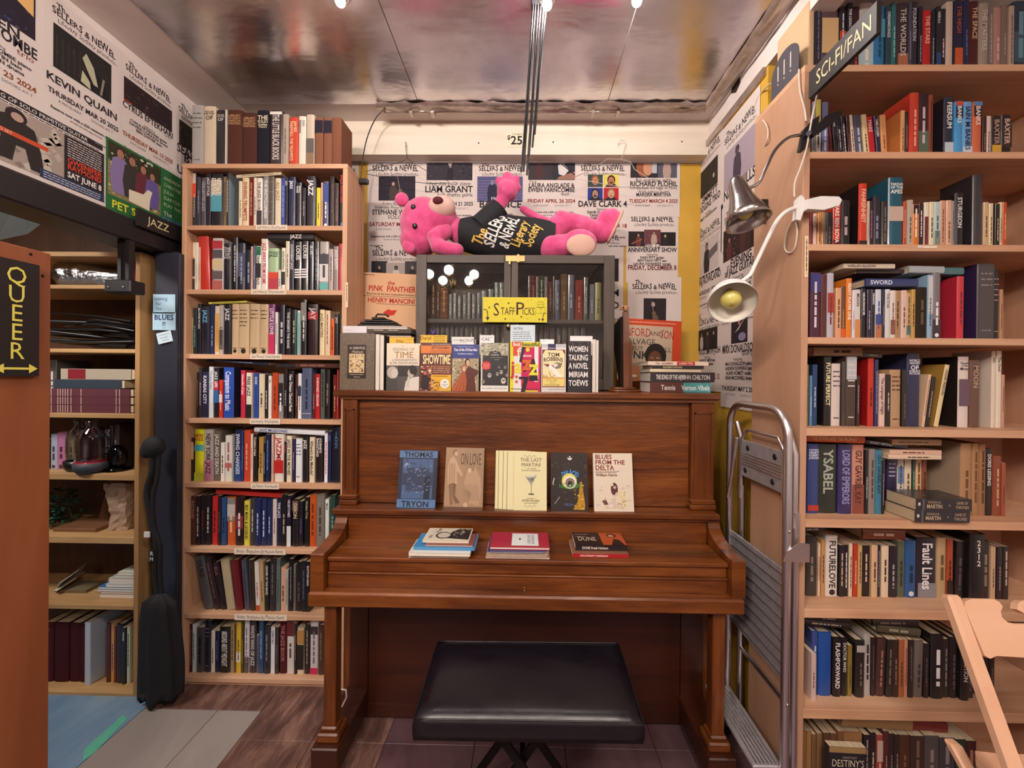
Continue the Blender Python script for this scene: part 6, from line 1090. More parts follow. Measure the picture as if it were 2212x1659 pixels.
def logo(c, W, H, v=.935, s=1.0, u=.5):
    """the society's hand drawn heading"""
    h = W * .075 * s
    c.text('The', W * (u - .36 * s), H * v - h * .95, h * .85, INK, 'l', jit=.4, seed=5, bold=True)
    c.text('SELLERS & NEWEL', W * u, H * v - h * 2.1, h * 1.15, INK, fit=W * .82 * s, jit=.3, seed=11, bold=True)
    c.text('Literary Society presents...', W * (u + .05), H * v - h * 3.3, h * .75, INK, fit=W * .8 * s, jit=.35, seed=4)
    return v - h * 3.8 / H
def pic(c, u0, v0, u1, v1, bg, figs=(), spk=None, n=40, seed=1):
    c.rect(u0, v0, u1, v1, bg); w, h = u1 - u0, v1 - v0
    if spk: speck(c, u0, v0, u1, v1, n, spk, w * .015, w * .045, seed)
    for f in figs:
        x, s, coat, skin = f[:4]; c.person(u0 + w * x, v0, h * s, coat, skin, f[4] if len(f) > 4 else None)
def bass(c, u, v, s):
    c.ell(u, v + s * .16, s * .14, s * .18, '6a5448', 12, .25); c.ell(u - s * .06, v + s * .36, s * .1, s * .12, '6a5448', 12, .25); c.line([(u - s * .06, v + s * .34), (u - s * .18, v + s * .95)], s * .035, '8a7464')
def tail(c, W, H, v, date, dcol=RED, fee=True):
    c.text(date, W * .5, H * v, W * .068, dcol, fit=W * .92, bold=True); c.text('8 PM SHARP', W * .3, H * v - W * .075, W * .036, GREY); c.text('DOORS AT 7', W * .72, H * v - W * .075, W * .036, GREY)
    if fee: c.text('Reserve now with a $20 minimum donation', W * .5, H * v - W * .2, W * .036, '4a4246', fit=W * .86, bold=True); c.scrawl(W * .3, H * v - W * .25, W * .72, W * .018, GREY, 3); c.scrawl(W * .06, H * v - W * .36, W * .3, W * .024, '6a6266', 4); c.scrawl(W * .62, H * v - W * .36, W * .94, W * .024, '6a6266', 5)
def names(c, W, H, v, ls, s=.045):
    c.text('featuring', W * .5, H * v, W * s * .9, '5a5256', jit=.25)
    for i, t_ in enumerate(ls): c.text(t_, W * .5, H * v - W * (s * 1.35) * (i + 1), W * s, INK, fit=W * .72, bold=True)
def pA(c, W, H):
    v = logo(c, W, H); pic(c, W * .2, H * .5, W * .86, H * .775, '2a2430', [(.4, .78, '4a3c38', 'b8988a', '3a2a24')], ('3c3440', '221c28'), 14, 3); bass(c, W * .62, H * .5, H * .28)
    c.text('From Brooklyn', W * .52, H * .45, W * .055, '4a4246', jit=.3); c.text('Grammy Award nominee', W * .52, H * .41, W * .055, '4a4246', jit=.3, fit=W * .78); c.text('STEPHANE WREMBEL', W * .54, H * .345, W * .085, INK, fit=W * .9, bold=True); c.text('SOLO', W * .5, H * .295, W * .07, INK, jit=.2); tail(c, W, H, .215, 'SATURDAY MARCH 22')
def pA2(c, W, H):
    logo(c, W, H)
    pic(c, W * .07, H * .5, W * .36, H * .76, '3a3438', [(.5, .8, '221c20', 'a89488')], ('5a5258', '2a2428'), 10, 4); pic(c, W * .34, H * .48, W * .7, H * .74, 'b8aca4', [(.5, .85, 'e0d8d0', '6a5a52', '2a2424')]); pic(c, W * .68, H * .5, W * .95, H * .76, '4a4448', [(.5, .8, '2c262a', 'a89488')], ('6a6268', '2a2428'), 10, 5)
    c.text('TRIO NIGHT', W * .5, H * .4, W * .085, INK, bold=True); tail(c, W, H, .25, 'SATURDAY')
def pB(c, W, H):
    pic(c, W * .08, H * .735, W * .94, H * .975, '353038', [(.52, .72, '241f26', '8a8084')], ('4c4650', '28222c'), 30, 6); c.ell(W * .52, H * .915, W * .035, W * .045, 'c8bcb8')
    c.text('Fingerstyle guitar player', W * .5, H * .68, W * .07, INK, jit=.3, fit=W * .84); c.text('LIAM GRANT', W * .5, H * .605, W * .115, INK, fit=W * .9, bold=True); c.text('folk meets punk', W * .62, H * .56, W * .07, INK, jit=.3); tail(c, W, H, .46, 'FRIDAY MARCH 21 2025', INK, True)
def pC(c, W, H):
    logo(c, W, H); pic(c, W * .06, H * .5, W * .92, H * .78, '5a5680', [(.34, .9, '2c2a40', '7a7490')]); [c.line([(W * .06, H * (.52 + .03 * k)), (W * .9, H * (.53 + .03 * k))], .0016, '8a86ac') for k in range(8)]; c.person(W * .34, H * .5, H * .24, '2c2a40', '8a84a0')
    c.text('FROM', W * .44, H * .52, W * .06, 'ece4f0', jit=.2); c.text('BALANCE', W * .5, H * .44, W * .125, INK, fit=W * .86, bold=True); names(c, W, H, .39, ('DANIEL OT bass', 'LUCAS piano')); tail(c, W, H, .22, 'SATURDAY NOV 23 2024', INK)
def pD(c, W, H):
    pic(c, W * .05, H * .735, W * .52, H * .975, '3a3236', [(.45, .95, '4a2f34', 'c8a090', '2a2024')], ('a89c94', '544c50'), 10, 7); pic(c, W * .52, H * .735, W * .95, H * .975, '2c2a34', [], ('4a4650', '1f1c24'), 8, 8); c.poly([(W * .62, H * .9), (W * .7, H * .93), (W * .84, H * .85), (W * .74, H * .78), (W * .64, H * .8)], 'd8d0d0'); c.poly([(W * .64, H * .77), (W * .95, H * .83), (W * .95, H * .74), (W * .6, H * .74)], '9a7060'); c.line([(W * .66, H * .93), (W * .95, H * .79)], W * .02, '1c181e')
    c.text('The', W * .14, H * .695, W * .06, INK, jit=.3); c.text('LAURA ANGLADE &', W * .5, H * .65, W * .082, INK, fit=W * .88, bold=True); c.text('EWEN FARNCOMBE', W * .5, H * .6, W * .08, INK, fit=W * .9, bold=True); c.text('duo', W * .76, H * .56, W * .07, INK, jit=.3); tail(c, W, H, .48, 'FRIDAY APRIL 26 2024')
def pE(c, W, H):
    logo(c, W, H)
    for i, (bg, sk, hr, ct) in enumerate((('3a4a40', 'c88a68', '8a5a3a', '4a4a4c'), ('e0d060', 'b87858', '3a1c18', '4a2420'), ('2c3a8a', 'b08a74', '221c24', '2a2a34'), ('b82430', 'd0a48a', '9a6a4a', '2a2024'))):
        u, v = W * (.22 + .3 * (i % 2)), H * (.655 if i < 2 else .505); pic(c, u, v, u + W * .28, v + H * .14, bg); mu = u + W * .14; c.poly([(u + W * .02, v), (mu - W * .06, v + H * .04), (mu + W * .06, v + H * .04), (u + W * .26, v)], ct).ell(mu, v + H * .08, W * .075, H * .055, hr, 16).ell(mu, v + H * .07, W * .055, H * .046, sk, 16).ell(mu, v + H * .05, W * .03, H * .012, hr, 10); [c.ell(mu + s * W * .022, v + H * .078, W * .009, H * .004, '241a1c', 8) for s in (-1, 1)]
    c.text('the', W * .5, H * .5, W * .07, INK, jit=.3); c.text('DAVE CLARK 4', W * .5, H * .435, W * .105, INK, fit=W * .92, bold=True); names(c, W, H, .395, ('DAVE CLARK drums', 'TANIA GILL keys', 'CHRIS GALE sax', 'BRUCE CASSIDY evi')); tail(c, W, H, .2, 'FRIDAY OCTOBER 18')
def pF(c, W, H):
    pic(c, W * .06, H * .645, W * .94, H * .965, '2e2a30', [], ('4a4448', '221e24'), 10, 9); c.rect(W * .58, H * .645, W * .94, H * .965, '5a5a68'); c.ell(W * .3, H * .82, W * .13, H * .16, '9a5a3c'); c.ell(W * .39, H * .8, W * .09, H * .12, 'c89478'); c.rect(W * .47, H * .72, W * .56, H * .93, 'b8bcc4'); c.person(W * .75, H * .645, H * .32, 'b89c90', 'd0b0a0', '2a2024')
    c.text('An evening with', W * .5, H * .575, W * .08, INK, jit=.3, fit=W * .7); c.text('RICHARD FLOHIL', W * .5, H * .505, W * .09, INK, fit=W * .9, bold=True); c.text('Stories from the edge of Music', W * .5, H * .455, W * .06, INK, jit=.3, fit=W * .9); c.text('With special guest', W * .5, H * .39, W * .055, '4a4246', jit=.25); c.text('MARISKA MARTINA', W * .5, H * .335, W * .07, INK, bold=True, fit=W * .66); tail(c, W, H, .23, 'TUESDAY MARCH 4 2025', RED, False)
def pF2(c, W, H):
    logo(c, W, H, .965); pic(c, W * .04, H * .5, W * .36, H * .71, '2c2024', [(.6, .85, '6a3a34', 'c08a78', '3a2420')]); c.line([(W * .1, H * .54), (W * .3, H * .6)], W * .03, '9a5a3c'); pic(c, W * .34, H * .515, W * .66, H * .735, '6a3c40', [(.6, .9, 'b8a090', 'a8806c', '4a3430')], ('8a5a58', '4a2c30'), 12, 4); pic(c, W * .66, H * .51, W * .95, H * .7, '1f1a1c', [(.3, .8, '2a2224', 'c8a880', 'b89860')])
    c.rect(W * .38, H * .49, W * .64, H * .53, 'ddcfc9'); c.text('the 12', W * .5, H * .49, W * .085, INK, jit=.3); c.text('ANNIVERSARY SHOW', W * .5, H * .425, W * .085, INK, fit=W * .94, bold=True); names(c, W, H, .375, ('DAN PITT guitar', 'BRITTANY PITT sax', 'LAURA SWANKEY vocals')); c.text('FRIDAY, DECEMBER 8', W * .5, H * .175, W * .09, '6a2a28', fit=W * .94, bold=True)
def pF3(c, W, H):
    logo(c, W, H, .96); pic(c, W * .3, H * .5, W * .72, H * .76, '2a2226', [(.42, .82, '241c20', 'c0b0a8', 'a89890')], ('3c3438', '1f181c'), 12, 5); bass(c, W * .52, H * .5, H * .24); c.text('SOLO BASS', W * .5, H * .42, W * .1, INK, bold=True); tail(c, W, H, .3, 'THURSDAY')
def pE2(c, W, H):
    logo(c, W, H, .97); pic(c, W * .1, H * .5, W * .9, H * .72, '2a2226', [(.8, .8, '3a2c2c', 'b89484')]); c.text('M', W * .92, H * .36, W * .14, INK, 'r', bold=True); c.text('D', W * .92, H * .24, W * .14, INK, 'r', bold=True); c.text('FRIDAY 29', W * .94, H * .1, W * .1, '8a6a3a', 'r', bold=True)
def pG(c, W, H):
    v = logo(c, W, H); pic(c, W * .18, H * .52, W * .84, H * .76, '2e2a26', [], ('3c3830', '24201c'), 24, 3); c.ell(W * .7, H * .62, W * .03, W * .04, 'c8b8a8'); c.text('the', W * .22, H * .455, W * .07, RED, jit=.3); c.text('EMMETT', W * .56, H * .455, W * .115, INK, bold=True, fit=W * .56); c.text('HODGINS TRIO', W * .5, H * .385, W * .11, INK, bold=True, fit=W * .88); names(c, W, H, .335, ('EMMETT HODGINS guitar', 'CHRIS PRUDEN keys', 'ADAM ARRUDA drums'), .04); tail(c, W, H, .185, 'TUESDAY, FEBRUARY 27')
def pG2(c, W, H):
    logo(c, W, H); pic(c, W * .13, H * .44, W * .88, H * .77, 'c8bcb8', [(.42, .9, '2c262c', '8a7a74', '241e24')]); c.poly([(W * .52, H * .55), (W * .84, H * .6), (W * .84, H * .68), (W * .52, H * .64)], '6a6064'); c.scrawl(W * .06, H * .405, W * .92, W * .045, INK, 4); c.text('BENJ ROWLAND', W * .5, H * .335, W * .115, INK, fit=W * .92, bold=True); tail(c, W, H, .23, 'THURSDAY, FEB 16', INK)
def pG3(c, W, H):
    logo(c, W, H); pic(c, W * .14, H * .5, W * .86, H * .76, '241c1e', [(.2, .85, 'c0b4b0', '8a7470'), (.52, .88, '3a2c2c', 'b89080'), (.82, .85, '1f1a1c', 'c0a090')]); c.text('PATRICK SMITH J-OH', W * .5, H * .45, W * .1, INK, fit=W * .92, bold=True); names(c, W, H, .4, ('PATRICK SMITH sax', 'DAN PITT guitar')); c.text('SATURDAY, APRIL 12', W * .5, H * .15, W * .085, RED, bold=True, fit=W * .9)
def pH(c, W, H):
    logo(c, W, H); pic(c, W * .08, H * .47, W * .92, H * .77, 'a898a4', [(.45, .9, '4a3c4a', '5a4650', '2c2430')]); c.text('NATE MILLS', W * .5, H * .395, W * .14, INK, fit=W * .84, bold=True); c.text('with', W * .42, H * .355, W * .06, INK, jit=.2)
    for i, t_ in enumerate(('EZRA WERRY bass/vocals', 'MATT GRAVES drums', 'EMMA ROSE pedal steel')): c.text(t_, W * .5, H * (.31 - .037 * i), W * .07, INK, fit=W * .94, bold=True)
    tail(c, W, H, .165, 'WED NOV 20 2024', '4a3a48')
def pH2(c, W, H):
    logo(c, W, H); pic(c, W * .06, H * .52, W * .95, H * .79, '2c1c1c', [(.2, .7, '5a2c28', 'a8705c'), (.62, .8, '4a2a28', 'b88470'), (.76, .75, '3a2424', 'a87868')], ('4a2c28', '1f1414', '6a4438'), 40, 7); c.text('an', W * .22, H * .455, W * .06, RED, jit=.2); c.text('EVENING', W * .56, H * .45, W * .115, INK, bold=True, fit=W * .56); c.text('of JAZZ GUITAR', W * .52, H * .385, W * .11, INK, bold=True, fit=W * .8); names(c, W, H, .335, ('JARED HIGGINS guitar', 'MIKE MURLEY sax'), .058); tail(c, W, H, .185, 'FRIDAY MAY 30 2025', '8a4a2c')
def pH3(c, W, H):
    logo(c, W, H); pic(c, W * .3, H * .55, W * .74, H * .79, '2a2026', [(.5, .8, '241c2a', 'c88a78', '241a1c')]); c.poly([(W * .4, H * .64), (W * .72, H * .77), (W * .73, H * .78), (W * .5, H * .66)], 'c8b8b0'); c.ell(W * .6, H * .6, W * .1, H * .035, '8a84a8'); c.text('the', W * .14, H * .515, W * .08, INK, jit=.3); c.text('MAX DONALDSON', W * .5, H * .475, W * .115, INK, fit=W * .92, bold=True); c.text('quartet', W * .78, H * .445, W * .085, INK, jit=.3); names(c, W, H, .405, ('MAX DONALDSON piano', 'ANDREW DOWNING bass', 'ALINE HOMZY violin', 'AIDAN MCCONNELL drums'), .052); tail(c, W, H, .15, 'THURSDAY MAY 2 2024', INK, False)
for wl, x0, x1, y0, y1, lb, d, k in (
    ('B', 793, 913, 337, 530, 'white poster with a double bass player below the heading, nearest the jazz bookcase', pA, 0), ('B', 793, 912, 521, 700, 'white poster with three small pictures side by side above the film music record', pA2, 1),
    ('B', 911, 1026, 337, 535, 'white poster topped by a dark picture of a guitarist, second column of back wall', pB, 1), ('B', 1023, 1137, 338, 535, 'white poster with a lilac picture of someone on stairs', pC, 0),
    ('B', 1134, 1246, 338, 530, 'white poster topped by a duo picture, a singer and a pianist', pD, 1), ('B', 1243, 1358, 338, 530, 'white poster with four coloured square portraits', pE, 0),
    ('B', 1243, 1345, 495, 720, 'half hidden white poster just right of the cabinet, under the portraits one', pE2, 2), ('B', 1354, 1468, 338, 468, 'white poster topped by a picture of a man in profile and a woman', pF, 2),
    ('B', 1352, 1464, 455, 610, 'white anniversary poster with three small band pictures', pF2, 1), ('B', 1354, 1470, 598, 790, 'white poster with one bald bass player, behind the bearded man record', pF3, 3),
    ('R', 1502, 1559, 335, 560, 'white poster with a dark square picture, top of far column on right wall', pG, 0), ('R', 1502, 1559, 492, 690, 'white poster with an accordion player in a pale picture', pG2, 1), ('R', 1500, 1558, 678, 842, 'white poster with three standing people in black, low in the far column', pG3, 2),
    ('R', 1557, 1638, 287, 545, 'white poster with a mauve picture of one standing figure, top of near column', pH, 1), ('R', 1557, 1638, 455, 700, 'white poster with a dark red band picture behind the steel lamp', pH2, 2), ('R', 1557, 1637, 640, 878, 'white poster with a pianist below the white lamp, lowest of near column', pH3, 3)):
    poster(wl, x0, x1, y0, y1, lb, d, k)
def pI(c, W, H):
    pic(c, W * .1, H * .5, W * .9, H * .95, '241c2a', [], ('3a4a7a', '2a2444', '5a4a5a', '1f1828'), 50, 3); c.poly([(W * .7, H * .7), (W * .88, H * .66), (W * .88, H * .8), (W * .76, H * .82)], 'e0b070'); c.text('EWEN', W * .5, H * .435, W * .12, INK, bold=True); c.text('FARNCOMBE', W * .52, H * .37, W * .13, INK, bold=True, fit=W * .8); c.text('trio', W * .8, H * .33, W * .08, RED, jit=.3); names(c, W, H, .3, ('EWEN FARNCOMBE piano', 'DAN FORTIN bass', 'NICO DANN drums')); tail(c, W, H, .13, 'WED OCT 23 2024', '8a4a24')
def pJ(c, W, H):
    logo(c, W, H, .97); pic(c, W * .1, H * .455, W * .85, H * .8, '24201e', [], ('342f2a', '1c1816'), 30, 4); [c.line([(W * (.14 + .07 * k), H * .48), (W * (.14 + .07 * k), H * .72)], W * .012, '3a3630') for k in range(5)]
    c.poly([(W * .4, H * .456), (W * .46, H * .58), (W * .6, H * .66), (W * .74, H * .58), (W * .8, H * .456)], '1a1616'); c.poly([(W * .45, H * .68), (W * .5, H * .74), (W * .6, H * .66), (W * .66, H * .52), (W * .6, H * .52), (W * .52, H * .6)], 'b8b49a'); c.poly([(W * .43, H * .48), (W * .45, H * .58), (W * .55, H * .52), (W * .56, H * .46)], 'c0bc9c'); c.line([(W * .7, H * .47), (W * .74, H * .62)], W * .03, '8a8474')
    c.text('KEVIN QUAIN', W * .48, H * .335, W * .1, INK, fit=W * .92, bold=True); tail(c, W, H, .24, 'THURSDAY MAR 20 2025', INK)
def pK(c, W, H):
    logo(c, W, H, .97); pic(c, W * .06, H * .55, W * .94, H * .79, '2c1c20', [(.45, .4, '3a2428', '8a6a60')], ('3a262c', '241618', '4a3438'), 40, 5); c.rect(W * .06, H * .55, W * .2, H * .57, '8a2c24'); c.text('CYRUS EFTEKHARI', W * .5, H * .485, W * .1, INK, fit=W * .92, bold=True); c.text('trio', W * .86, H * .455, W * .06, GREY, jit=.3); names(c, W, H, .415, ('CYRUS EFTEKHARI guitar', 'DAVIDE CORAZZA drums', 'BEN DWYER bass'), .042); tail(c, W, H, .2, 'THURSDAY MAR 13 2025', '9a4a2c')
def pL(c, W, H):
    logo(c, W, H, .97); pic(c, W * .1, H * .5, W * .92, H * .78, '2a221a', [(.5, .7, '4a3a24', 'a88450')], ('5a4428', '1c1610'), 24, 6); c.text('SEASON', W * .36, H * .41, W * .15, INK, bold=True, fit=W * .6); c.text('BTRIO', W * .5, H * .34, W * .15, INK, bold=True, fit=W * .6); c.scrawl(W * .2, H * .3, W * .7, W * .04, INK, 5); c.text('URBAN', W * .36, H * .17, W * .14, INK, bold=True, fit=W * .6)
def pM(c, W, H):
    c.rect(W * .03, H * .86, W * .97, H * .955, '2a2226'); c.text('AN EVENING OF SOLO PRIMITIVE GUITAR', W * .5, H * .88, H * .05, 'ece4e0', fit=W * .9); c.scrawl(W * .05, H * .83, W * .95, H * .018, INK, 3)
    c.rect(W * .03, H * .06, W * .7, H * .82, 'a8988e'); speck(c, W * .03, H * .06, W * .7, H * .82, 60, ('bcaca0', '8a7a70', 'c4b8ac'), W * .02, W * .05, 8)
    c.poly([(W * .32, H * .12), (W * .34, H * .4), (W * .28, H * .62), (W * .38, H * .72), (W * .52, H * .64), (W * .56, H * .36), (W * .58, H * .1), (W * .5, H * .1), (W * .47, H * .34), (W * .42, H * .34), (W * .4, H * .12)], '2c2422'); c.ell(W * .42, H * .72, W * .06, H * .1, '2c2020', 12); c.ell(W * .425, H * .71, W * .035, H * .055, 'b89888', 12); c.poly([(W * .12, H * .66), (W * .32, H * .6), (W * .34, H * .56), (W * .14, H * .56)], '3a2c28')
    c.poly([(W * .1, H * .44), (W * .6, H * .44), (W * .6, H * .5), (W * .1, H * .5)], 'c8502c'); c.text('SOLO SET', W * .34, H * .45, H * .035, 'f0d8c8', fit=W * .4)
    c.rect(W * .7, H * .1, W * .98, H * .82, '2a2226')
    for k in range(8): c.scrawl(W * .72, H * (.77 - .035 * k), W * .96, H * .016, 'd8ccc8', 5 + k)
    c.text('GWENIFER', W * .84, H * .43, H * .075, 'd8452c', fit=W * .24, bold=True); c.text('RAYMOND', W * .84, H * .34, H * .075, 'd8452c', fit=W * .24, bold=True); c.text('SAT JUNE 8', W * .84, H * .22, H * .08, 'f0e8e4', fit=W * .24, bold=True); c.rect(W * .55, H * .06, W * .98, H * .18, '2c3454')
    for k in range(3): c.scrawl(W * .57, H * (.145 - .033 * k), W * .95, H * .016, 'c8ccd8', 15 + k)
def pN(c, W, H):
    c.rect(0, 0, W, H, '2c6a3a'); pic(c, W * .02, H * .26, W * .68, H * .97, '8a7c54', [], ('a89868', '5a5438', 'c8b888', '3a3a28'), 70, 9); c.rect(W * .02, H * .72, W * .68, H * .97, '33351f'); speck(c, W * .02, H * .7, W * .68, H * .97, 50, ('4a5030', '23241a', 'd8d8cc'), W * .015, W * .03, 10)
    for x, s, ct in ((.16, .62, '8a78a8'), (.3, .6, '3a3430'), (.44, .56, '6a3038'), (.56, .52, '6a5a98')): c.person(W * x, H * .32, H * s, ct, 'a87860', '3a2820')
    c.poly([(W * .26, H * .28), (W * .26, H * .44), (W * .44, H * .46), (W * .5, H * .56), (W * .56, H * .55), (W * .53, H * .42), (W * .52, H * .26)], 'e8dcc4'); c.text('PET SHOW', W * .36, H * .1, H * .1, 'e4e040', fit=W * .6, bold=True)
    for k, t_ in enumerate(('ANDREW', 'CHRISTINE', 'JULIA', 'DAFYDD', 'PLAY THE')): c.text(t_, W * .72, H * (.84 - .1 * k), H * .05, 'c8dcb0', 'l', fit=W * .26)
    c.text('The', W * .72, H * .3, H * .06, 'e8e8e0', 'l', jit=.2); c.text('SUNDAY', W * .84, H * .18, H * .09, '4a80b8', fit=W * .28, bold=True)
for x0, x1, y0, y1, lb, d, k in ((-150, 96, -250, 120, 'white poster with a blue night picture, nearest the camera over the doorway', pI, 0), (94, 261, -25, 258, 'white poster of a piano player in a dark room over the doorway', pJ, 1),
    (258, 377, 110, 330, 'white poster with a dark maroon wide picture, third along over the doorway', pK, 0), (375, 470, 205, 400, 'white poster partly hidden by the jazz bookcase top', pL, 1),
    (-170, 230, 92, 288, 'wide grey and white poster of a guitarist in black above the header', pM, 2)):
    poster('L', x0, x1, y0, y1, lb, d, k)
poster('L', 228, 392, 293, 458, 'green poster of four people with a white sheep above the black header', pN, 3, '2c6a3a')
# ------------------------------------------------------------------ painted section signs
def sign(name, label, p, U, W, H, T, draw, mat='blackboard', V=FZ, screws=()):
    r = thing(name, label, 'sign', p); U = Vector(U).normalized(); N = U.cross(V); mb = MB()
    q = [Vector((0, 0, 0)), U * W, U * W + V * H, V * H]; mb.add(q + [x + N * T for x in q], [(3, 2, 1, 0), (4, 5, 6, 7), (0, 1, 5, 4), (1, 2, 6, 5), (2, 3, 7, 6), (3, 0, 4, 7)], '1d1718'); mb.build('board', mat, r)
    mb = MB(); draw(Cv(mb, N * T, U, V, eps=.0006), W, H); mb.build('lettering', 'paint', r); return r
p, q, t_ = atX(292, 487, XL + .034), atX(391, 527, XL + .034), atX(292, 449, XL + .034)
sign('jazz_sign', 'small black sign with thin cream capitals on the doorway header beside the jazz bookcase', p, FY, q.y - p.y, t_.z - p.z, .012, lambda c, W, H: c.text('JAZZ', W * .42, H * .3, H * .42, 'ecdca8', fit=W * .66, jit=.08, seed=2))
p = atX(1756, 214, rx0 - .003); q = atX(1905, 60, rx0 - .003)
SG = sign('section_sign', 'narrow black sign with thin cream capitals jutting out from the sci-fi bookcase', (rx0 - .004, p.y, p.z), (0, -1, 0), p.y - q.y, atX(1756, 158, rx0 - .003).z - p.z, .012, lambda c, W, H: c.text('SCI-FI/FAN', W * .54, H * .26, H * .5, 'ecdca8', fit=W * .82, jit=.06, seed=3))
# end panel of the near bookcase with its section board
XQ = -1.16; qt = atX(97, 545, XQ); qy = atX(108, 1100, XQ).y
QP = thing('bookcase_end', 'orange stained pine end of a bookcase at the left edge', 'bookcase', (XQ - .3, qy - .3, 0))
sub(QP, 'end_panel', MB().box(XQ - .024, XQ, qy - .62, qy, 0, qt.z, bev=.002), 'orange_wood')
sub(QP, 'top_board', MB().box(XQ - .6, XQ - .024, qy - .62, qy, qt.z - .03, qt.z - .006), 'orange_wood'); sub(QP, 'back_panel', MB().box(XQ - .6, XQ - .024, qy - .012, qy - .002, 0, qt.z - .03), 'orange_wood')
for x, y in ((66, 549), (92, 596)):
    s_ = atX(x, y, XQ); sub(QP, 'screw', MB().ball((XQ, s_.y, s_.z), (.002, .0035, .0035), 8, 6), 'dark_metal')
p, q, t_ = atX(-60, 800, XQ), atX(75, 812, XQ), atX(75, 573, XQ)
Wq = q.y - p.y; Hq = t_.z - q.z
def d_queer(c, W, H):
    u = W - .042 * 1.0
    for k, ch in enumerate('QUEER'): c.text(ch, u, H * (.80 - .163 * k), H * .142, 'e6da60', st=.85)
    v = H * .065; c.line([(u - .026, v), (u + .026, v)], .005, 'e6da60').poly([(u - .038, v), (u - .022, v - .011), (u - .022, v + .011)], 'e6da60').poly([(u + .038, v), (u + .022, v + .011), (u + .022, v - .011)], 'e6da60')
sign('section_sign', 'upright black board with tall pale yellow capitals and an arrow on orange wood', (XQ + .0005, p.y, q.z), FY, Wq, Hq, .010, d_queer)
# price card on the beam and wire coat hangers
p, q = atY(1093, 318, YB - .001), atY(1151, 285, YB - .001)
def d_price(c):
    W, H = q.x - p.x, q.z - p.z; c.text('T-SHIRTS', W * .42, H * .78, H * .12, '2a2226', jit=.2); c.text('$', W * .1, H * .5, H * .28, '2a2226', bold=True); c.text('25', W * .4, H * .18, H * .54, '2a2226', bold=True, jit=.08)
card('price_card', 'small cream price card on the beam behind the bundle of black strands', 'card', (p.x, YB - .0012, p.z), FX, FZ, q.x - p.x, q.z - p.z, 'efe0c4', d_price)
def hanger(lab, hook, pts, Y, mat):
    r = thing('coat_hanger', lab, 'hanger', atY(*hook[0], Y))
    P_ = lambda l: [atY(x, y, Y) - r.location for x, y in l]
    MB().tube(P_(hook), .0014, 6).build('hook', mat, r); MB().tube(P_(pts), .0014, 6, closed=True).build('frame', mat, r)
    sub(r, 'nail', MB().tube([atY(hook[0][0], hook[0][1] + 3, YB), atY(hook[0][0], hook[0][1] + 3, Y - .008)], .0016, 6), 'dark_metal')
hanger('dark wire coat hanger hanging from the beam at the left', [(876, 310), (875, 307), (878, 308), (876, 318), (879, 338), (880, 342)], [(880, 342), (892, 352), (930, 374), (968, 391), (969, 395), (920, 396), (850, 387), (792, 376), (790, 371), (830, 358), (868, 350)], YB - .02, 'wire_dark')
hanger('pale wire coat hanger hanging from the beam at the right', [(1336, 307), (1342, 302), (1351, 304), (1352, 312), (1345, 335), (1342, 344)], [(1342, 344), (1362, 350), (1371, 366), (1400, 384), (1398, 407), (1340, 404), (1245, 386), (1242, 382), (1280, 366), (1312, 343)], YB - .02, 'wire_pale')
for x, y in ((1034, 309), (1195, 307), (1473, 306)):
    s_ = atY(x, y, YB); o = MB().ball((0, 0, 0), (.004, .002, .004), 8, 6).build('knot', 'dark_metal', bpy.data.objects['beam_back'], loc=(s_.x, YB, s_.z))
# ------------------------------------------------------------------ pink plush toy lying on the cabinet
YP = 1.855
T_ = thing('plush_toy', 'bright pink plush animal in a black printed T-shirt lying on top of the cabinet', 'plush toy', (atY(1080, 560, YP).x, YP, cz))
def pt(x, y, dy=0): q = atY(x, y, YP + dy); return q - T_.location
R_ = lambda px: px * YP / FPX
def limb(pts, rs, seg=14):
    m = MB(); m.tube(pts, rs, seg, cap=True)
    for p, r in ((pts[0], rs[0]), (pts[-1], rs[-1])): m.ball(p, r, 14, 10)
    return m
def soft(mb, name, mat, vox=.007):
    o = mb.build(name, mat, T_); d = o.modifiers.new('r', 'REMESH'); d.mode = 'VOXEL'; d.voxel_size = vox; d.use_smooth_shade = True
    e = o.modifiers.new('s', 'SMOOTH'); e.factor = .6; e.iterations = 6; return o
hd = MB().ball(pt(916, 486, -.01), (.112, .098, .128), 24, 16).ball(pt(948, 470, -.03), (.085, .08, .08), 20, 14).ball(pt(905, 520, -.01), (.088, .085, .075), 20, 14)
soft(hd, 'head', 'plush')
for x, y, dy in ((868, 431, .0), (884, 532, -.065)):
    soft(MB().ball(pt(x, y, dy), (.034, .022, .034), 16, 12), 'ear', 'plush', .005)
soft(MB().ball(pt(955, 448, -.075), (.062, .055, .052), 20, 14), 'muzzle', 'plush_pale', .006)
MB().ball(pt(946, 433, -.128), (.024, .016, .017), 14, 10).build('nose', 'red_felt', T_)
for x, y, dy in ((893, 447, -.098), (896, 488, -.104)): MB().ball(pt(x, y, dy), (.012, .008, .012), 14, 10).build('eye', 'black_plastic', T_)
soft(limb([pt(960, 500, -.05), pt(938, 515, -.075), pt(944, 532, -.085), pt(972, 539, -.09), pt(988, 540, -.085)], [.040, .040, .036, .034, .030]), 'arm', 'plush')
ah = limb([pt(1062, 470, -.03), pt(1078, 446, -.03), pt(1090, 424, -.03), pt(1096, 412, -.03)], [.036, .03, .032, .05])
for x, y, r in ((1096, 381, .022), (1114, 388, .021), (1117, 405, .02), (1079, 392, .022)): ah.tube([pt(1097, 410, -.03), pt(x, y, -.03)], [.03, r], 12).ball(pt(x, y, -.03), r, 12, 8)
soft(ah, 'arm', 'plush', .006)
soft(limb([pt(975, 490, 0), pt(1000, 505, 0), pt(1060, 520, 0)], [.055, .06, .07]), 'neck', 'plush', .007)
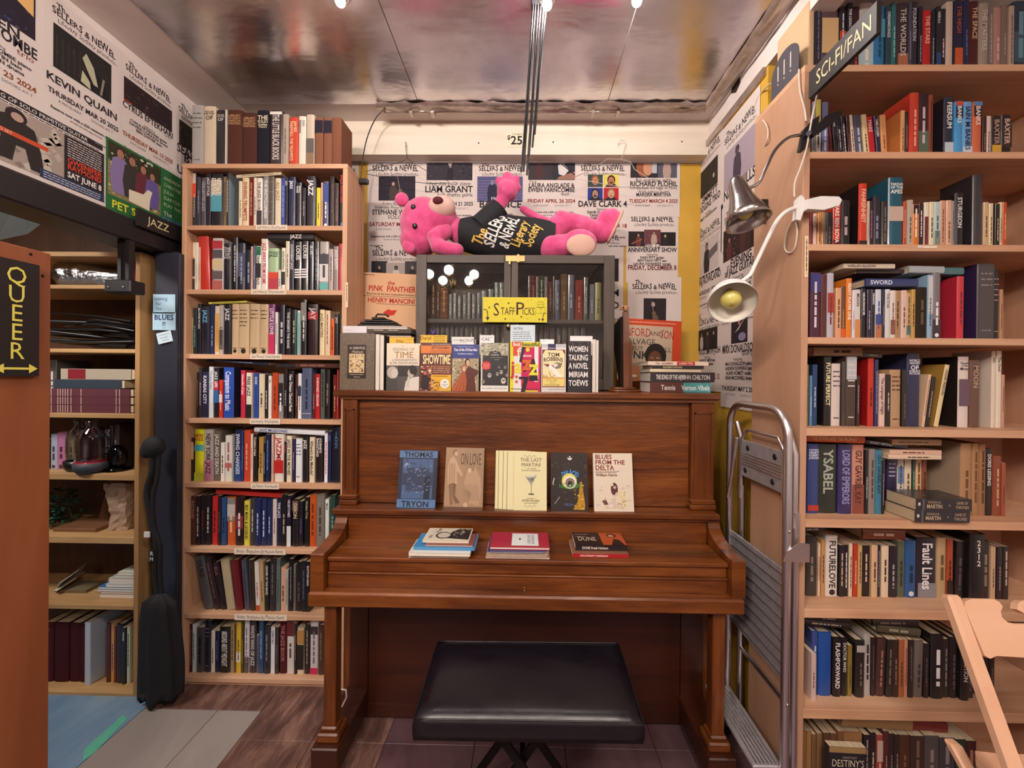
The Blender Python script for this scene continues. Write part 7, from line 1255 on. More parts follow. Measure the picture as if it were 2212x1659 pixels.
soft(limb([pt(1130, 452, .03), pt(1158, 470, .03), pt(1200, 492, .02)], [.018, .022, .03]), 'tail', 'plush', .005)
lg = limb([pt(1175, 520, 0), pt(1215, 482, .02), pt(1262, 490, .02), pt(1300, 505, .03)], [.06, .062, .05, .045]); lg.ball(pt(1309, 487, .03), (.052, .05, .078), 18, 14); lg.ball(pt(1322, 470, .03), (.042, .045, .042), 16, 12)
soft(lg, 'leg', 'plush')
lg = limb([pt(1190, 535, -.04), pt(1225, 530, -.05), pt(1250, 528, -.06)], [.06, .05, .05]); lg.ball(pt(1252, 524, -.075), (.080, .035, .062), 18, 14)
soft(lg, 'leg', 'plush')
m = MB().ball(pt(1255, 530, -.104), (.066, .014, .05), 18, 10); m.build('sole', 'sole', T_)
m = MB().lathe([(.001, -.006), (.046, -.006), (.05, 0), (.046, .006), (.001, .006)], 20, None, 0, Matrix.Translation(pt(1329, 490, .01)) @ Matrix.Rotation(.42, 4, 'Y') @ Matrix.Rotation(PI / 2, 4, 'Y') @ Matrix.Diagonal((1.7, 1, 1, 1))); m.build('sole', 'sole', T_)
# T-shirt: an elliptical tube around the trunk with a short sleeve
A_, B_ = pt(996, 506), pt(1196, 524); ax = (B_ - A_); LN = ax.length; ax.normalize(); pr = Vector((-ax.z, 0, ax.x))
rz = lambda t: .070 + .03 * math.sin(PI * min(max(t, 0), 1)) ** .8 + .016 * t; ry = .082
def tee_y(t, d): return -ry * math.sqrt(max(.02, 1 - (d / rz(t)) ** 2))
m = MB(); n, sg = 22, 28; vs = []; rr = random.Random(4)
for i in range(n + 1):
    t = i / n
    for k in range(sg):
        a = 2 * PI * k / sg; c_ = A_ + ax * (LN * t) + pr * (rz(t) * math.cos(a)) + Vector((0, ry * math.sin(a), 0)); w_ = 1 + .025 * math.sin(9 * t + 3 * a); ctr = A_ + ax * (LN * t); c_ = ctr + (c_ - ctr) * w_; vs.append((c_.x, c_.y, max(c_.z, .002)))
m.add(vs, [(i * sg + k, i * sg + (k + 1) % sg, (i + 1) * sg + (k + 1) % sg, (i + 1) * sg + k) for i in range(n) for k in range(sg)], None, 0, True)
m.tube([pt(1040, 492, -.03), pt(1062, 468, -.03), pt(1080, 448, -.03)], [.062, .055, .046], 18, cap=False)
m.tube([pt(1150, 505, .02), pt(1168, 488, .02)], [.06, .05], 16, cap=False)
tee = m.build('t_shirt', 'tee', T_)
m = MB(); c = Cv(m, (0, 0, 0), FX, FZ, eps=0, step=0)
def tt(s_, x, y, h, col, rot, fit, sd): q = pt(x, y); c.text(s_, q.x, q.z, h, col, 'l', rot, True, fit=fit, jit=.22, seed=sd)
tt('The', 1044, 543, .040, 'e0b850', 1.2, .075, 2); tt('SELLERS', 1068, 546, .050, 'ece8e4', 1.2, .155, 3); tt('& NEWEL', 1097, 548, .046, 'ece8e4', 1.2, .145, 4); tt('Literary', 1122, 546, .040, 'e0b850', 1.2, .12, 5); tt('Society', 1146, 546, .04, 'e0b850', 1.15, .105, 6)
out = []
for x, y, z in m.v:
    q = Vector((x, 0, z)) - Vector((A_.x, 0, A_.z)); t = q.dot(ax) / LN; d = q.dot(pr); out.append((x, tee_y(t, d) * 1.03 - .003, max(z, .003)))
m.v = out; m.build('shirt_print', 'paint', T_)
# ------------------------------------------------------------------ clip lamps on the sci-fi bookcase
YL1 = 1.205
def curve(pts, n=6):
    pts = [Vector(p) for p in pts]; out = []
    for i in range(len(pts) - 1):
        p0, p1, p2, p3 = pts[max(i - 1, 0)], pts[i], pts[i + 1], pts[min(i + 2, len(pts) - 1)]
        for k in range(n):
            t = k / n; out.append(.5 * ((2 * p1) + (p2 - p0) * t + (2 * p0 - 5 * p1 + 4 * p2 - p3) * t * t + (3 * p1 - p0 - 3 * p2 + p3) * t ** 3))
    return out + [pts[-1]]
def axis_m(o, d):
    d = Vector(d).normalized(); q = Vector((0, 0, 1)).rotation_difference(d); return Matrix.Translation(o) @ q.to_matrix().to_4x4()
r = thing('clip_lamp', 'brushed steel clip lamp with a cone shade on a curved neck', 'lamp', atY(1741, 292, 1.236))
P_ = lambda x, y, Y: atY(x, y, Y) - r.location
a, b = P_(1590, 392, YL1), P_(1617, 480, YL1 - .03); d = b - a; Ln = d.length
MB().lathe([(.001, -.008), (.018, -.008), (.022, 0), (.026, .02), (.033, Ln * .45), (.050, Ln * .75), (.062, Ln), (.060, Ln), (.048, Ln * .74), (.02, .02)], 32, None, 0, axis_m(a, d)).build('shade', 'steel', r)
m = MB()
for k in range(9):
    t = 2 * PI * k / 9; q = axis_m(a, d) @ Vector((.058 * math.cos(t), .058 * math.sin(t), Ln * .9)); m.ball(q, .0016, 6, 4)
m.build('vent_hole', 'black', r)['kind'] = 'stuff'
MB().ball(a + d * .72, (.024, .024, .026), 14, 10).build('bulb', 'bulb_off', r)
MB().tube(curve([P_(1611, 408, YL1), P_(1638, 396, 1.2), P_(1655, 362, 1.2), P_(1674, 325, 1.21), P_(1702, 298, 1.22), P_(1733, 291, 1.228)]), .0048, 10).build('gooseneck', 'steel', r)
MB().ball(P_(1610, 408, YL1), (.01, .01, .01), 10, 8).build('joint', 'dark_metal', r)
m = MB().prism([(p.x, p.z) for p in (P_(1722, 330, 1.232), P_(1731, 284, 1.232), P_(1752, 262, 1.232), P_(1764, 255, 1.232), P_(1762, 270, 1.232), P_(1750, 290, 1.232), P_(1738, 318, 1.232), P_(1730, 330, 1.232))], -.016, -.002, 'y')
m.prism([(p.x, p.z) for p in (P_(1738, 296, 1.232), P_(1770, 262, 1.232), P_(1800, 250, 1.232), P_(1806, 256, 1.232), P_(1798, 268, 1.232), P_(1768, 290, 1.232), P_(1745, 306, 1.232))], -.03, -.018, 'y')
m.build('clamp', 'black_plastic', r); MB().tube([P_(1747, 288, 1.2), P_(1747, 288, 1.23)], .007, 10).build('spring_pin', 'chrome', r)
r = thing('clip_lamp', 'white clip lamp with a round shade and a pale yellow bulb', 'lamp', atY(1748, 447, 1.236))
P_ = lambda x, y, Y: atY(x, y, Y) - r.location
ctr = P_(1582, 655, 1.17); dirv = Vector((-.22, -.74, -.62)).normalized(); Rm = .0665
prof = [(Rm, 0), (Rm * .99, -.014), (Rm * .93, -.034), (Rm * .78, -.055), (Rm * .52, -.07), (.018, -.078), (.014, -.092), (.001, -.094)]
MB().lathe(prof, 36, None, 0, axis_m(ctr, dirv)).build('shade', 'white_plastic', r)
MB().lathe([(Rm - .0015, -.0005), (Rm * .965, -.014), (Rm * .90, -.033), (Rm * .75, -.053), (Rm * .48, -.067), (.001, -.07)], 36, None, 0, axis_m(ctr, dirv)).build('shade_lining', 'shade_in', r)
M4 = axis_m(ctr, dirv); MB().lathe([(.001, .001), (.014, -.002), (.026, -.012), (.030, -.024), (.026, -.036), (.016, -.05), (.013, -.066)], 24, None, 0, M4).build('bulb', 'bulb_off', r)
tp = M4 @ Vector((0, 0, -.09))
MB().tube(curve([tp, P_(1616, 598, 1.2), P_(1632, 570, 1.205), P_(1655, 522, 1.21), P_(1678, 478, 1.215), P_(1702, 455, 1.22), P_(1730, 447, 1.225)]), .0062, 10).build('gooseneck', 'white_plastic', r)
m = MB().prism([(p.x, p.z) for p in (P_(1712, 478, 1.232), P_(1716, 434, 1.232), P_(1724, 425, 1.232), P_(1731, 432, 1.232), P_(1733, 450, 1.232), P_(1722, 480, 1.232))], -.018, -.002, 'y')
m.prism([(p.x, p.z) for p in (P_(1728, 440, 1.232), P_(1758, 433, 1.232), P_(1796, 434, 1.232), P_(1802, 441, 1.232), P_(1797, 452, 1.232), P_(1764, 462, 1.232), P_(1730, 460, 1.232))], -.034, -.012, 'y')
m.build('clamp', 'white_plastic', r)
def cord(lab, pts, rad, mat, name='cord'):
    o = MB().tube(curve(pts), rad, 7).build(name, mat); return tag(o, lab, 'cord')
cord('pale twin cord hanging from the steel lamp clamp past the white one', [atY(1771, 160, 1.235), atY(1766, 200, 1.235), atY(1753, 260, 1.222), atY(1742, 320, 1.216), atY(1730, 360, 1.222), atY(1717, 395, 1.226), atY(1716, 425, 1.226)], .0028, 'cord_white')
cord('pale cord looping below the white lamp clamp on the plywood side', [atX(1716, 470, rx0 - .006), atX(1700, 500, rx0 - .006), atX(1695, 535, rx0 - .006), atX(1705, 546, rx0 - .006), atX(1717, 535, rx0 - .006), atX(1722, 500, rx0 - .006), atX(1717, 470, rx0 - .006)], .0026, 'cord_white')
cord('pale cord running down the plywood side below the arched bookend', [atX(1726, 150, rx0 - .005), atX(1728, 195, rx0 - .005), atX(1738, 235, rx0 - .005), atX(1741, 262, rx0 - .005)], .0028, 'cord_white')
cord('pale cord curling along the edge of the yellow wall beside the mauve poster', [atX(1664, 180, rx0 - .004), atX(1648, 196, XR - .006), atX(1632, 222, XR - .006), atX(1634, 250, XR - .006), atX(1650, 262, rx0 - .006), atX(1659, 282, rx0 - .006), atX(1655, 310, rx0 - .006), atX(1640, 350, XR - .006), atX(1626, 400, XR - .006)], .0028, 'cord_white')
cord('black cable running down the corner beside the plywood side', [atX(1652, 480, rx0 - .008), atX(1652, 505, XR - .008), atX(1642, 560, XR - .008), atX(1637, 660, XR - .008), atX(1637, 760, XR - .008), atX(1644, 850, XR - .008), atX(1645, 900, XR - .008), atX(1640, 960, XR - .008), atX(1648, 1060, XR - .008), atX(1640, 1120, XR - .008), atX(1633, 1180, XR - .008)], .003, 'black_plastic', 'cable')
p = atX(1646, 475, rx0 - .002); q = atX(1660, 429, rx0 - .002)
tag(MB().box(rx0 - .026, rx0 - .001, q.y, p.y, p.z, q.z, bev=.003).build('power_adapter', 'black_plastic'), 'dark plug adapter on the plywood side behind the steel lamp', 'adapter')
# arched metal bookend with three slots
b0, b1 = atX(1725, 154, rx0 + .002), atX(1666, 213, rx0 + .002); wB = b1.y - b0.y; zB = RT[0] + .0005
r = thing('bookend', 'dark arched metal bookend with three slots on top of the sci-fi bookcase', 'bookend', (rx0 + .004, b0.y, zB))
hB = atX(1713, 84, rx0).z - zB
prof = [(0, 0), (wB, 0)] + [(wB / 2 + wB / 2 * math.cos(PI * k / 14), hB * .55 + hB * .45 * math.sin(PI * k / 14)) for k in range(15)]
MB().prism(prof, -.0016, 0, 'x').build('plate', plain('grey_enamel', '4c4850', .5), r); MB().box(0, .1, 0, wB, 0, .0012).build('foot', bpy.data.materials['grey_enamel'], r)
m = MB()
for k in range(3): c_ = Cv(m, (-.0016, wB, 0), (0, -1, 0), FZ, eps=.0004); u = wB * (.26 + .23 * k); c_.rect(u - .0028, hB * .36, u + .0028, hB * .76, 'd8c8b8').ell(u, hB * .27, .0028, .0035, 'd8c8b8', 8)
m.build('slot', 'matte', r)['kind'] = 'stuff'
# ------------------------------------------------------------------ aluminium stepladder
XD = .812; r = thing('stepladder', 'folded aluminium stepladder standing between the piano and the sci-fi bookcase', 'ladder', (XD, 1.40, 0))
def lp_(n, mb, mat): l = r.location; mb.v = [(x - l.x, y - l.y, z - l.z) for x, y, z in mb.v]; return mb.build(n, mat, r)
ya, yc = 1.222, 1.562
lp_('front_frame', MB().tube([(XD, ya, .012), (XD, ya, .6), (XD, ya, 1.215)] + [(XD, ya + .085 - .085 * math.cos(PI / 2 * k / 6), 1.215 + .085 * math.sin(PI / 2 * k / 6)) for k in range(1, 7)] + [(XD, yc - .085 + .085 * math.sin(PI / 2 * k / 6), 1.215 + .085 * math.cos(PI / 2 * k / 6)) for k in range(0, 7)] + [(XD, yc, .6), (XD, yc, .012)], .0125, 14), 'alu')
XE = .852
for y in (1.243, 1.545):
    lp_('rear_leg', MB().tube([(XE, y, .012), (XE, y, .98)], .011, 12), 'alu'); lp_('link_bar', MB().tube([(XE - .004, y, .93), (XE - .002, y + .004, 1.0), (XE - .004, y, 1.16), (XE - .012, y + .02, 1.225)], .011, 8, flat=1), 'alu')
lp_('rear_rung', MB().tube([(XE, 1.243, .35), (XE, 1.545, .35)], .008, 10), 'alu')
for y in (ya, yc): lp_('rubber_foot', MB().tube([(XD, y, 0), (XD, y, .03)], .0155, 12), 'black_plastic')
for y in (1.243, 1.545): lp_('rubber_foot', MB().tube([(XE, y, 0), (XE, y, .03)], .014, 12), 'black_plastic')
def plate(n, y0, y1, z0, z1, x, nr, mat='alu_dull', holes=()):
    o = lp_(n, MB().box(x - .004, x + .004, y0, y1, z0, z1, bev=.002), mat); m = MB()
    for k in range(nr): zz = z0 + (z1 - z0) * (.34 + .3 * k / max(nr - 1, 1)) if holes else z0 + (z1 - z0) * (k + .5) / nr; m.box(x - .0062, x - .0035, y0 + .004, y1 - .004, zz - .0015, zz + .0015)
    l = r.location; m.v = [(a - l.x, b - l.y, c - l.z) for a, b, c in m.v]; m.build('rib', 'alu', o)['kind'] = 'stuff'
    for y, z in holes: m = MB().lathe([(.001, 0), (.010, 0), (.0105, .001), (.001, .0012)], 14, None, 0, Matrix.Translation((x - .0046 - l.x, y - l.y, z - l.z)) @ Matrix.Rotation(-PI / 2, 4, 'Y')); m.build('hole', 'black', o)
plate('top_tread', 1.262, 1.505, 1.03, 1.165, .826, 5, 'alu_dull', ((1.30, 1.14), (1.455, 1.14), (1.31, 1.055), (1.47, 1.055)))
lp_('tread_rail', MB().tube([(.826, 1.262, 1.02), (.826, 1.262, 1.17), (.826, 1.29, 1.205), (.826, 1.47, 1.205), (.826, 1.50, 1.17), (.826, 1.505, 1.02)], .006, 8), 'alu')
plate('folded_platform', 1.235, 1.552, .45, .80, .818, 10)
o = lp_('lower_tread', MB().box(.722, .815, 1.23, 1.556, .178, .192, bev=.003), 'alu_dull'); m = MB(); l = r.location
for k in range(6): m.box(.735 + .012 * k, .738 + .012 * k, 1.235, 1.55, .192, .1945)
m.v = [(a - l.x, b - l.y, c - l.z) for a, b, c in m.v]; m.build('rib', 'alu', o)['kind'] = 'stuff'
lp_('strut', MB().tube([(.805, 1.50, 1.17), (.803, 1.53, 1.02), (.803, 1.556, .93)], .007, 8), 'alu')
lp_('hinge_bracket', MB().prism([(.79, .0), (.87, .0), (.87, .055), (.84, .058), (.80, .03)], 1.205, 1.209, 'y') , 'alu')
for o in r.children:
    if o.name.startswith('hinge_bracket'): o.location.z += .84
for z in (.93, .40):
    lp_('rivet', MB().ball((XD, ya - .0125, z), (.005, .003, .005), 8, 6), 'chrome')
# ------------------------------------------------------------------ folding chair
r = thing('folding_chair', 'pale wooden folding chair at the lower right in front of the sci-fi shelves', 'chair', (1.32, .9, 0))
def fc(n, mb, mat='folding'): l = r.location; mb.v = [(x - l.x, y - l.y, z - l.z) for x, y, z in mb.v]; return mb.build(n, mat, r)
d = Vector((0, .128, .303)).normalized(); pn = Vector((0, -d.z, d.y))
top = Vector((0, 1.028, .832))
def bar(x0, x1, s0, s1, t0, t1, bev=.006):
    mb = MB().box(x0, x1, t0, t1, s0, s1, None, 0, bev); mb.v = [tuple(Vector((x, 0, 0)) + top + d * z - pn * y) for x, y, z in mb.v]; return mb
for x in (1.088, 1.558): fc('leg', bar(x, x + .034, -.90, .012, -.014, .014))
Wd = 1.122, 1.556; u = lambda t: Wd[0] + (Wd[1] - Wd[0]) * t
prof = [(u(0), -.016), (u(.02), -.002), (u(.06), .004), (u(.19), .004), (u(.215), -.002), (u(.225), -.012), (u(.20), -.024), (u(.195), -.036), (u(.215), -.046), (u(.25), -.05), (u(.75), -.05), (u(.80), -.044), (u(.80), -.03), (u(.775), -.012), (u(.79), .002), (u(.94), .004), (u(.98), -.002), (u(1), -.016), (u(.97), -.125), (u(.92), -.13), (u(.08), -.118), (u(.04), -.124), (u(.015), -.118)]
mb = MB().prism(prof, -.008, .008, 'y'); mb.v = [tuple(Vector((x, 0, 0)) + top + d * z - pn * y) for x, y, z in mb.v]; fc('back_slat', mb)
mb = MB().prism([(u(.30), -.018), (u(.32), -.004), (u(.35), .002), (u(.65), .002), (u(.68), -.004), (u(.70), -.018), (u(.66), -.028), (u(.34), -.028)], -.008, .008, 'y'); mb.v = [tuple(Vector((x, 0, 0)) + top + d * z - pn * y) for x, y, z in mb.v]; fc('hand_grip', mb)
prof = [(1.14, 1.0), (1.155, 1.016), (1.21, 1.01), (1.48, 1.01), (1.535, 1.016), (1.55, 1.0), (1.545, .64), (1.52, .60), (1.17, .60), (1.145, .64)]
fc('seat', MB().prism(prof, .432, .455, 'z'))
for x in (1.128, 1.53):
    mb = MB().box(x, x + .03, -.013, .013, 0, .62, None, 0, .005); a = math.atan2(.40, .44)
    mb.v = [(p[0], .64 + .44 * p[2] / .62 * .95 + p[1], .44 * p[2] / .62) for p in mb.v]; fc('leg', mb)
fc('stretcher', MB().tube([(1.1, .70, .06), (1.56, .70, .06)], .009, 8))
# ------------------------------------------------------------------ hanging bundle of strands, arc of cable with a clip
r = thing('cord_bundle', 'bundle of thin black strands hanging from the metal ceiling above the piano', 'cords', atZ(1166, 6, ZC - .006))
t0 = atZ(1166, 6, ZC - .006); Yb = t0.y
for k, (xt, xb, ye) in enumerate(((1152, 1126, 372), (1157, 1131, 370), (1163, 1138, 378), (1169, 1143, 334), (1175, 1150, 318), (1181, 1155, 290))):
    a = atY(xt, 8, Yb); a.z = ZC - .006; b = atY(xb, ye, Yb + .0); MB().tube([a - t0, (a + b) / 2 - t0 + Vector((.0015 * (-1) ** k, .002, 0)), b - t0], .0034, 6).build('strand', 'black_plastic', r)
MB().box(-.03, .03, -.02, .02, -.008, 0, bev=.002).build('ceiling_plate', 'black_plastic', r)
r = thing('clip_cable', 'thin black cable arching from the ceiling conduit to a clip on the jazz bookcase', 'cable', atY(780, 388, 1.85))
l = r.location
MB().tube(curve([atY(832, 234, 1.90) - l, atY(812, 255, 1.90) - l, atY(794, 295, 1.88) - l, atY(784, 340, 1.86) - l, atY(779, 384, 1.85) - l]), .0026, 7).build('cable', 'black_plastic', r)
MB().box(-.012, .034, -.01, .012, -.022, .004, bev=.004).build('clip', 'black_plastic', r)
# ------------------------------------------------------------------ two thick novels in front, a facing paperback below
for k in range(2):
    a, b = atY(1976, 1128.6, 1.24), atY(2094, 1104, 1.24); W = b.x - a.x; Tk = .0362
    q = thing('paperback', f'thick black fantasy paperback, {("lower", "upper")[k]} of two stacked in front of the row', 'book', (a.x + .003 * k, 1.24, RT[5] + .0004 + k * (Tk + .0004)), (0, 0, -.01 - .015 * k), 'twin fantasy paperbacks'); cv = MB().box(0, W, 0, .104, 0, .0008, '2a272c').box(0, W, 0, .104, Tk - .0008, Tk, '2a272c').box(0, W, 0, .0008, .0008, Tk - .0008, '2a272c')
    c = Cv(cv, (0, 0, 0), FX, FZ, eps=.0003); c.rect(W * .04, Tk * .4, W * .08, Tk * .66, 'd8d4d4'); [c.rect(W * (.12 + .012 * i), 0, W * (.125 + .012 * i), Tk, '8a868a') for i in range(3)]; c.text('GEORGE R.R.', W * .33, Tk * .62, Tk * .18, 'c8b090', fit=W * .24); c.text('MARTIN', W * .33, Tk * .2, Tk * .32, 'c8b090', fit=W * .28, bold=True); c.text('A', W * .6, Tk * .4, Tk * .16, 'b8b4b4'); c.text('GAME OF', W * .82, Tk * .56, Tk * .24, 'c8b090', fit=W * .2); c.text('THRONES', W * .82, Tk * .2, Tk * .24, 'c8b090', fit=W * .24)
    c = Cv(cv, (0, 0, Tk), FX, FY, eps=.0003); speck(c, .004, .004, W - .004, .1, 30, ('4a464a', '8a868a', '5c585c'), .002, .008, 81)
    cv.build('cover', 'gloss', q); MB().box(.001, W - .001, .0008, .103, .0008, Tk - .0008).build('pages', 'page', q)
def a_dest(c, W, H): c.rect(0, H * .9, W, H, 'a8885a'); c.text('FANTASY', W * .56, H * .8, H * .04, 'b8a888', fit=W * .5); c.text("DESTINY'S", W * .52, H * .66, H * .12, 'e0d8b8', fit=W * .88); c.text('END', W * .52, H * .5, H * .12, 'e0d8b8'); speck(c, 0, 0, W, H * .45, 30, ('3a4a6a', '5a4a3a'), .003, .01, 83)
facing('paperback', 'dark paperback with cream serif capitals facing out at the foot of the sci-fi bookcase', 1786, 1866, 1628, 1752, 1.262, .022, '2a2630', a_dest, .0, False, None, .03, RT[8], False)
# ------------------------------------------------------------------ shelves seen through the doorway
SYF, SYB = 1.662, 1.93
sx1 = atY(300, 1000, SYF).x; sx0 = sx1 - .95
zS = lambda y: atY(200, y, SYF).z
ST = [ZBB - .01] + [zS(y) for y in (615.5, 753.5, 894, 1024, 1160, 1307.5, 1496)]
SB = bookcase('rough pine shelving seen through the doorway at the left', sx0, sx1, SYF, SYB, ST, [.02, .0165, .0165, .018, .026, .028, .018, .03], 0, 'knotty', 'knottyx', .02, ST[7] - .03, mb_='panel')
SP = lambda x, y, Y=1.71: atY(x, y, Y)
# film wrapped bundle and red cloth
p = SP(102, 616); q = SP(255, 542)
o = MB(); n, sg = 14, 14; rr = random.Random(9); vs = []
for i in range(n + 1):
    t = i / n; rad = (.072 - .03 * t) * (1 if 0 < i < n else .2)
    for k in range(sg): a = 2 * PI * k / sg; vs.append((t * .34, math.sin(a) * rad * .8 + rr.uniform(-.006, .006), max(0, rad + rad * math.cos(a) * .98 + rr.uniform(-.008, .008) + .0)))
o.add(vs, [(i * sg + k, i * sg + (k + 1) % sg, (i + 1) * sg + (k + 1) % sg, (i + 1) * sg + k) for i in range(n) for k in range(sg)], None, 0, True)
r = thing('wrapped_bundle', 'bundle wrapped in clear plastic film on the top doorway shelf', 'bundle', (p.x - .02, 1.78, ST[1])); o.build('film', 'film', r); MB().tube([(.02, 0, .04), (.32, 0, .035)], [.03, .022], 10).build('core', plain('grey_roll', '6a6a70', .6), r)
p, q = SP(272, 620, 1.72), SP(292, 500, 1.72)
m = MB(); vs = []; rr = random.Random(3)
for i in range(12):
    for k in range(6): vs.append((k * .009, .012 * math.sin(k * 2.2 + i * .7) + rr.uniform(-.004, .004), i * (q.z - p.z) / 11))
m.add(vs, [(i * 6 + k, i * 6 + k + 1, i * 6 + k + 7, i * 6 + k + 6) for i in range(11) for k in range(5)], None, 0, True)
o = m.build('red_cloth', plain('red_fabric', 'a82a24', .8, bump=.4, bscale=30)); o.location = (p.x, 1.735, ST[1] + .001); o.modifiers.new('t', 'SOLIDIFY').thickness = .004; tag(o, 'bright red crumpled cloth hanging at the right of the top doorway shelf', 'cloth')
# black bracket hanging from the header
r = thing('ceiling_bracket', 'black metal bracket hanging from the doorway header', 'bracket', (-1.60, 1.55, ZBB)); zb2 = atX(258, 632, -1.60).z - ZBB
for dx in (-.02, .012): MB().box(dx, dx + .014, -.012, .012, zb2 + .04, 0).build('channel', 'black', r)
MB().box(-.055, .05, -.03, .035, zb2, zb2 + .05, bev=.004).build('plate', 'black', r)
for x in (-.035, .025): MB().ball((x, -.031, zb2 + .02), .004, 8, 6).build('screw', 'chrome', r)
# tangle of black stands
tr = thing('folded_stands', 'heap of folded black music stands on the second doorway shelf', 'stands', (SP(195, 752).x, 1.80, ST[2])); rr = random.Random(8)
for k in range(16):
    z_ = .012 + .0085 * k; MB().tube([(-.24, rr.uniform(-.08, .05), z_ + rr.uniform(0, .03)), (0, rr.uniform(-.07, .05), z_ + rr.uniform(0, .012)), (.145, rr.uniform(-.08, .05), z_ * .8 + rr.uniform(0, .02))], rr.uniform(.005, .009), 8).build('tube', 'black_plastic' if k % 3 else 'dark_metal', tr)
# stacked volumes
GS = 'volumes stacked on the third doorway shelf'
def lie(nm, lb, x0, x1, y0, y1, Y, col, tcol, bands, z, D=.2, grp=GS, mat='cloth', page='page'):
    a, b = SP(x0, y1, Y), SP(x1, y0, Y); W = b.x - a.x; T = SP(x0, y0, Y).z - a.z
    r = thing(nm, lb, 'book', (a.x, Y, z + .0004), (0, 0, 0), grp); cv = MB().box(0, W - .014, 0, D, 0, .003, col).box(0, W - .014, 0, D, T - .003, T, col).box(0, W - .014, 0, .003, .003, T - .003, col); c = Cv(cv, (0, 0, 0), FX, FZ, eps=.0004)
    for u0, u1, k in bands: c.rect(W * u0, T * .04, W * u1, T * .96, k)
    cv.build('cover', mat, r); MB().box(.002, W - .002, .004, D - .003, .003, T - .003).build('pages', page, r); return z + T + .0008
z = ST[3]
for k in range(3):
    z = lie('hardback', f'maroon bound volume with pale bands, {("lowest", "middle", "top")[k]} of the three on the doorway shelf', 106, 287, 875 - 18.5 * k, 892 - 18.5 * k, 1.70, '6a3a44', 'c8a8a8', [(u, u + .012, 'c8a8a0') for u in (.02, .1, .13, .16, .19, .22, .26, .38, .8, .84)], z)
z = lie('ring_binder', 'slate coloured binder between the maroon volumes and the beige book', 117, 268, 822, 841, 1.705, '3a4450', '', [], z)
lie('hardback', 'beige book with a dark red label on top of the doorway stack', 131, 290, 798, 821, 1.71, 'b8ac98', '', [(.1, .34, '8a2430')], z)
shelf_row('''-40 20 745 3a3430 d8c8b8 -|h; 480 555 540 55504a d8d0c8 -|h''', (0, 660, 4.608), 1078, ST[3], 1.74, .15, 'third doorway shelf', 'books on the third doorway shelf')
shelf_row('''440 484 1330 5a4a40 998 -; 490 560 1280 b8bcd0 5a4a60 -|h S4a3a5a; 566 652 1260 c87fa8 5a3048 -|h S5a3048; 660 745 1265 c8b890 8a6a40 -|h S8a6a40; 750 790 1240 b06a68 533 -; 796 920 1300 8a5a5a c8a8a0 -|h; 1030 1110 1195 2a2a2e e0dce0 THE LOVE OF WISE|h; 1120 1180 1185 3a2c28 888 -''', (0, 660, 4.608), 1655, ST[4], 1.735, .14, 'fourth doorway shelf', 'books on the fourth doorway shelf')
# glass bottles in cup bases, smoked glass block
for k, (x, yt, yb, w_, lb, red) in enumerate(((172, 905, 1020, 24, 'clear glass bottle upside down in a black base, the left one behind', 0), (199, 908, 1024, 29, 'clear glass bottle in a grey base with a red rim', 1))):
    Y = 1.725 - .03 * k; a = SP(x, yb, Y); Ht = SP(x, yt, Y).z - ST[4]; rb = w_ * Y / FPX; r = thing('glass_bottle', lb, 'bottle', (a.x, Y, ST[4]))
    hb = Ht * .2
    MB().lathe([(.001, 0), (rb * .8, 0), (rb * 1.02, hb * .4), (rb * 1.05, hb), (rb * .9, hb), (rb * .85, hb * .5), (.001, hb * .4)], 26).build('base', plain('grey_rubber', '3a3c44', .6) if red else 'black_plastic', r)
    MB().lathe([(rb * .92, hb * .9), (rb * .97, hb * .97), (rb * .92, hb * 1.06), (.001, hb * 1.02)], 26).build('rim', plain('red_rubber', 'a01a30', .5) if red else 'black_plastic', r) if red else None
    o = MB().lathe([(rb * .86, hb * 1.02), (rb * .9, hb * 1.5), (rb * .9, Ht * .62), (rb * .7, Ht * .78), (rb * .38, Ht * .85), (rb * .34, Ht * .92), (rb * .42, Ht * .95), (rb * .4, Ht), (.001, Ht)], 26).build('glass', 'bottle', r); o.modifiers.new('t', 'SOLIDIFY').thickness = .0015
a = SP(253, 1023, 1.73); r = thing('glass_ornament', 'smoky glass block ornament at the right of the fourth doorway shelf', 'ornament', (a.x, 1.73, ST[4])); MB().ball((0, 0, .06), (.042, .03, .055), 9, 6).build('block', 'dark_glass', r); MB().lathe([(.001, 0), (.045, 0), (.05, .006), (.03, .014), (.02, .024), (.001, .024)], 20).build('foot', 'dark_glass', r)
M['stand'] = plain('brown_stand', '7a5236', .5, var=.1, bscale=30)
# plastic greenery, wooden stand, paper bag
a = SP(125, 1150, 1.77); r = thing('artificial_plant', 'dark green artificial foliage at the left of the fifth doorway shelf', 'plant', (a.x, 1.80, ST[5])); rr = random.Random(6); m = MB()
for k in range(300):
    c_ = Vector((rr.uniform(-.10, .03), rr.uniform(-.07, .05), rr.uniform(.01, .15))); a_ = rr.uniform(0, 2 * PI); b_ = rr.uniform(-.5, .9); u_ = Vector((math.cos(a_) * math.cos(b_), math.sin(a_) * math.cos(b_), math.sin(b_))) * rr.uniform(.02, .036); w_ = u_.cross(Vector((0, 0, 1))).normalized() * .008
    m.add([c_, c_ + u_ * .5 + w_, c_ + u_, c_ + u_ * .5 - w_], [(0, 1, 2, 3)], None)
o = m.build('leaf', 'leaf', r); o['kind'] = 'stuff'; MB().tube([(-.06, 0, 0), (-.03, 0, .06), (.03, -.02, .1)], .004, 6).tube([(.03, .01, 0), (.0, .01, .08)], .004, 6).build('stem', plain('brown_stem', '4a3828', .7), r)['kind'] = 'stuff'
a, b = SP(116, 1159, 1.705), SP(232, 1138, 1.705)
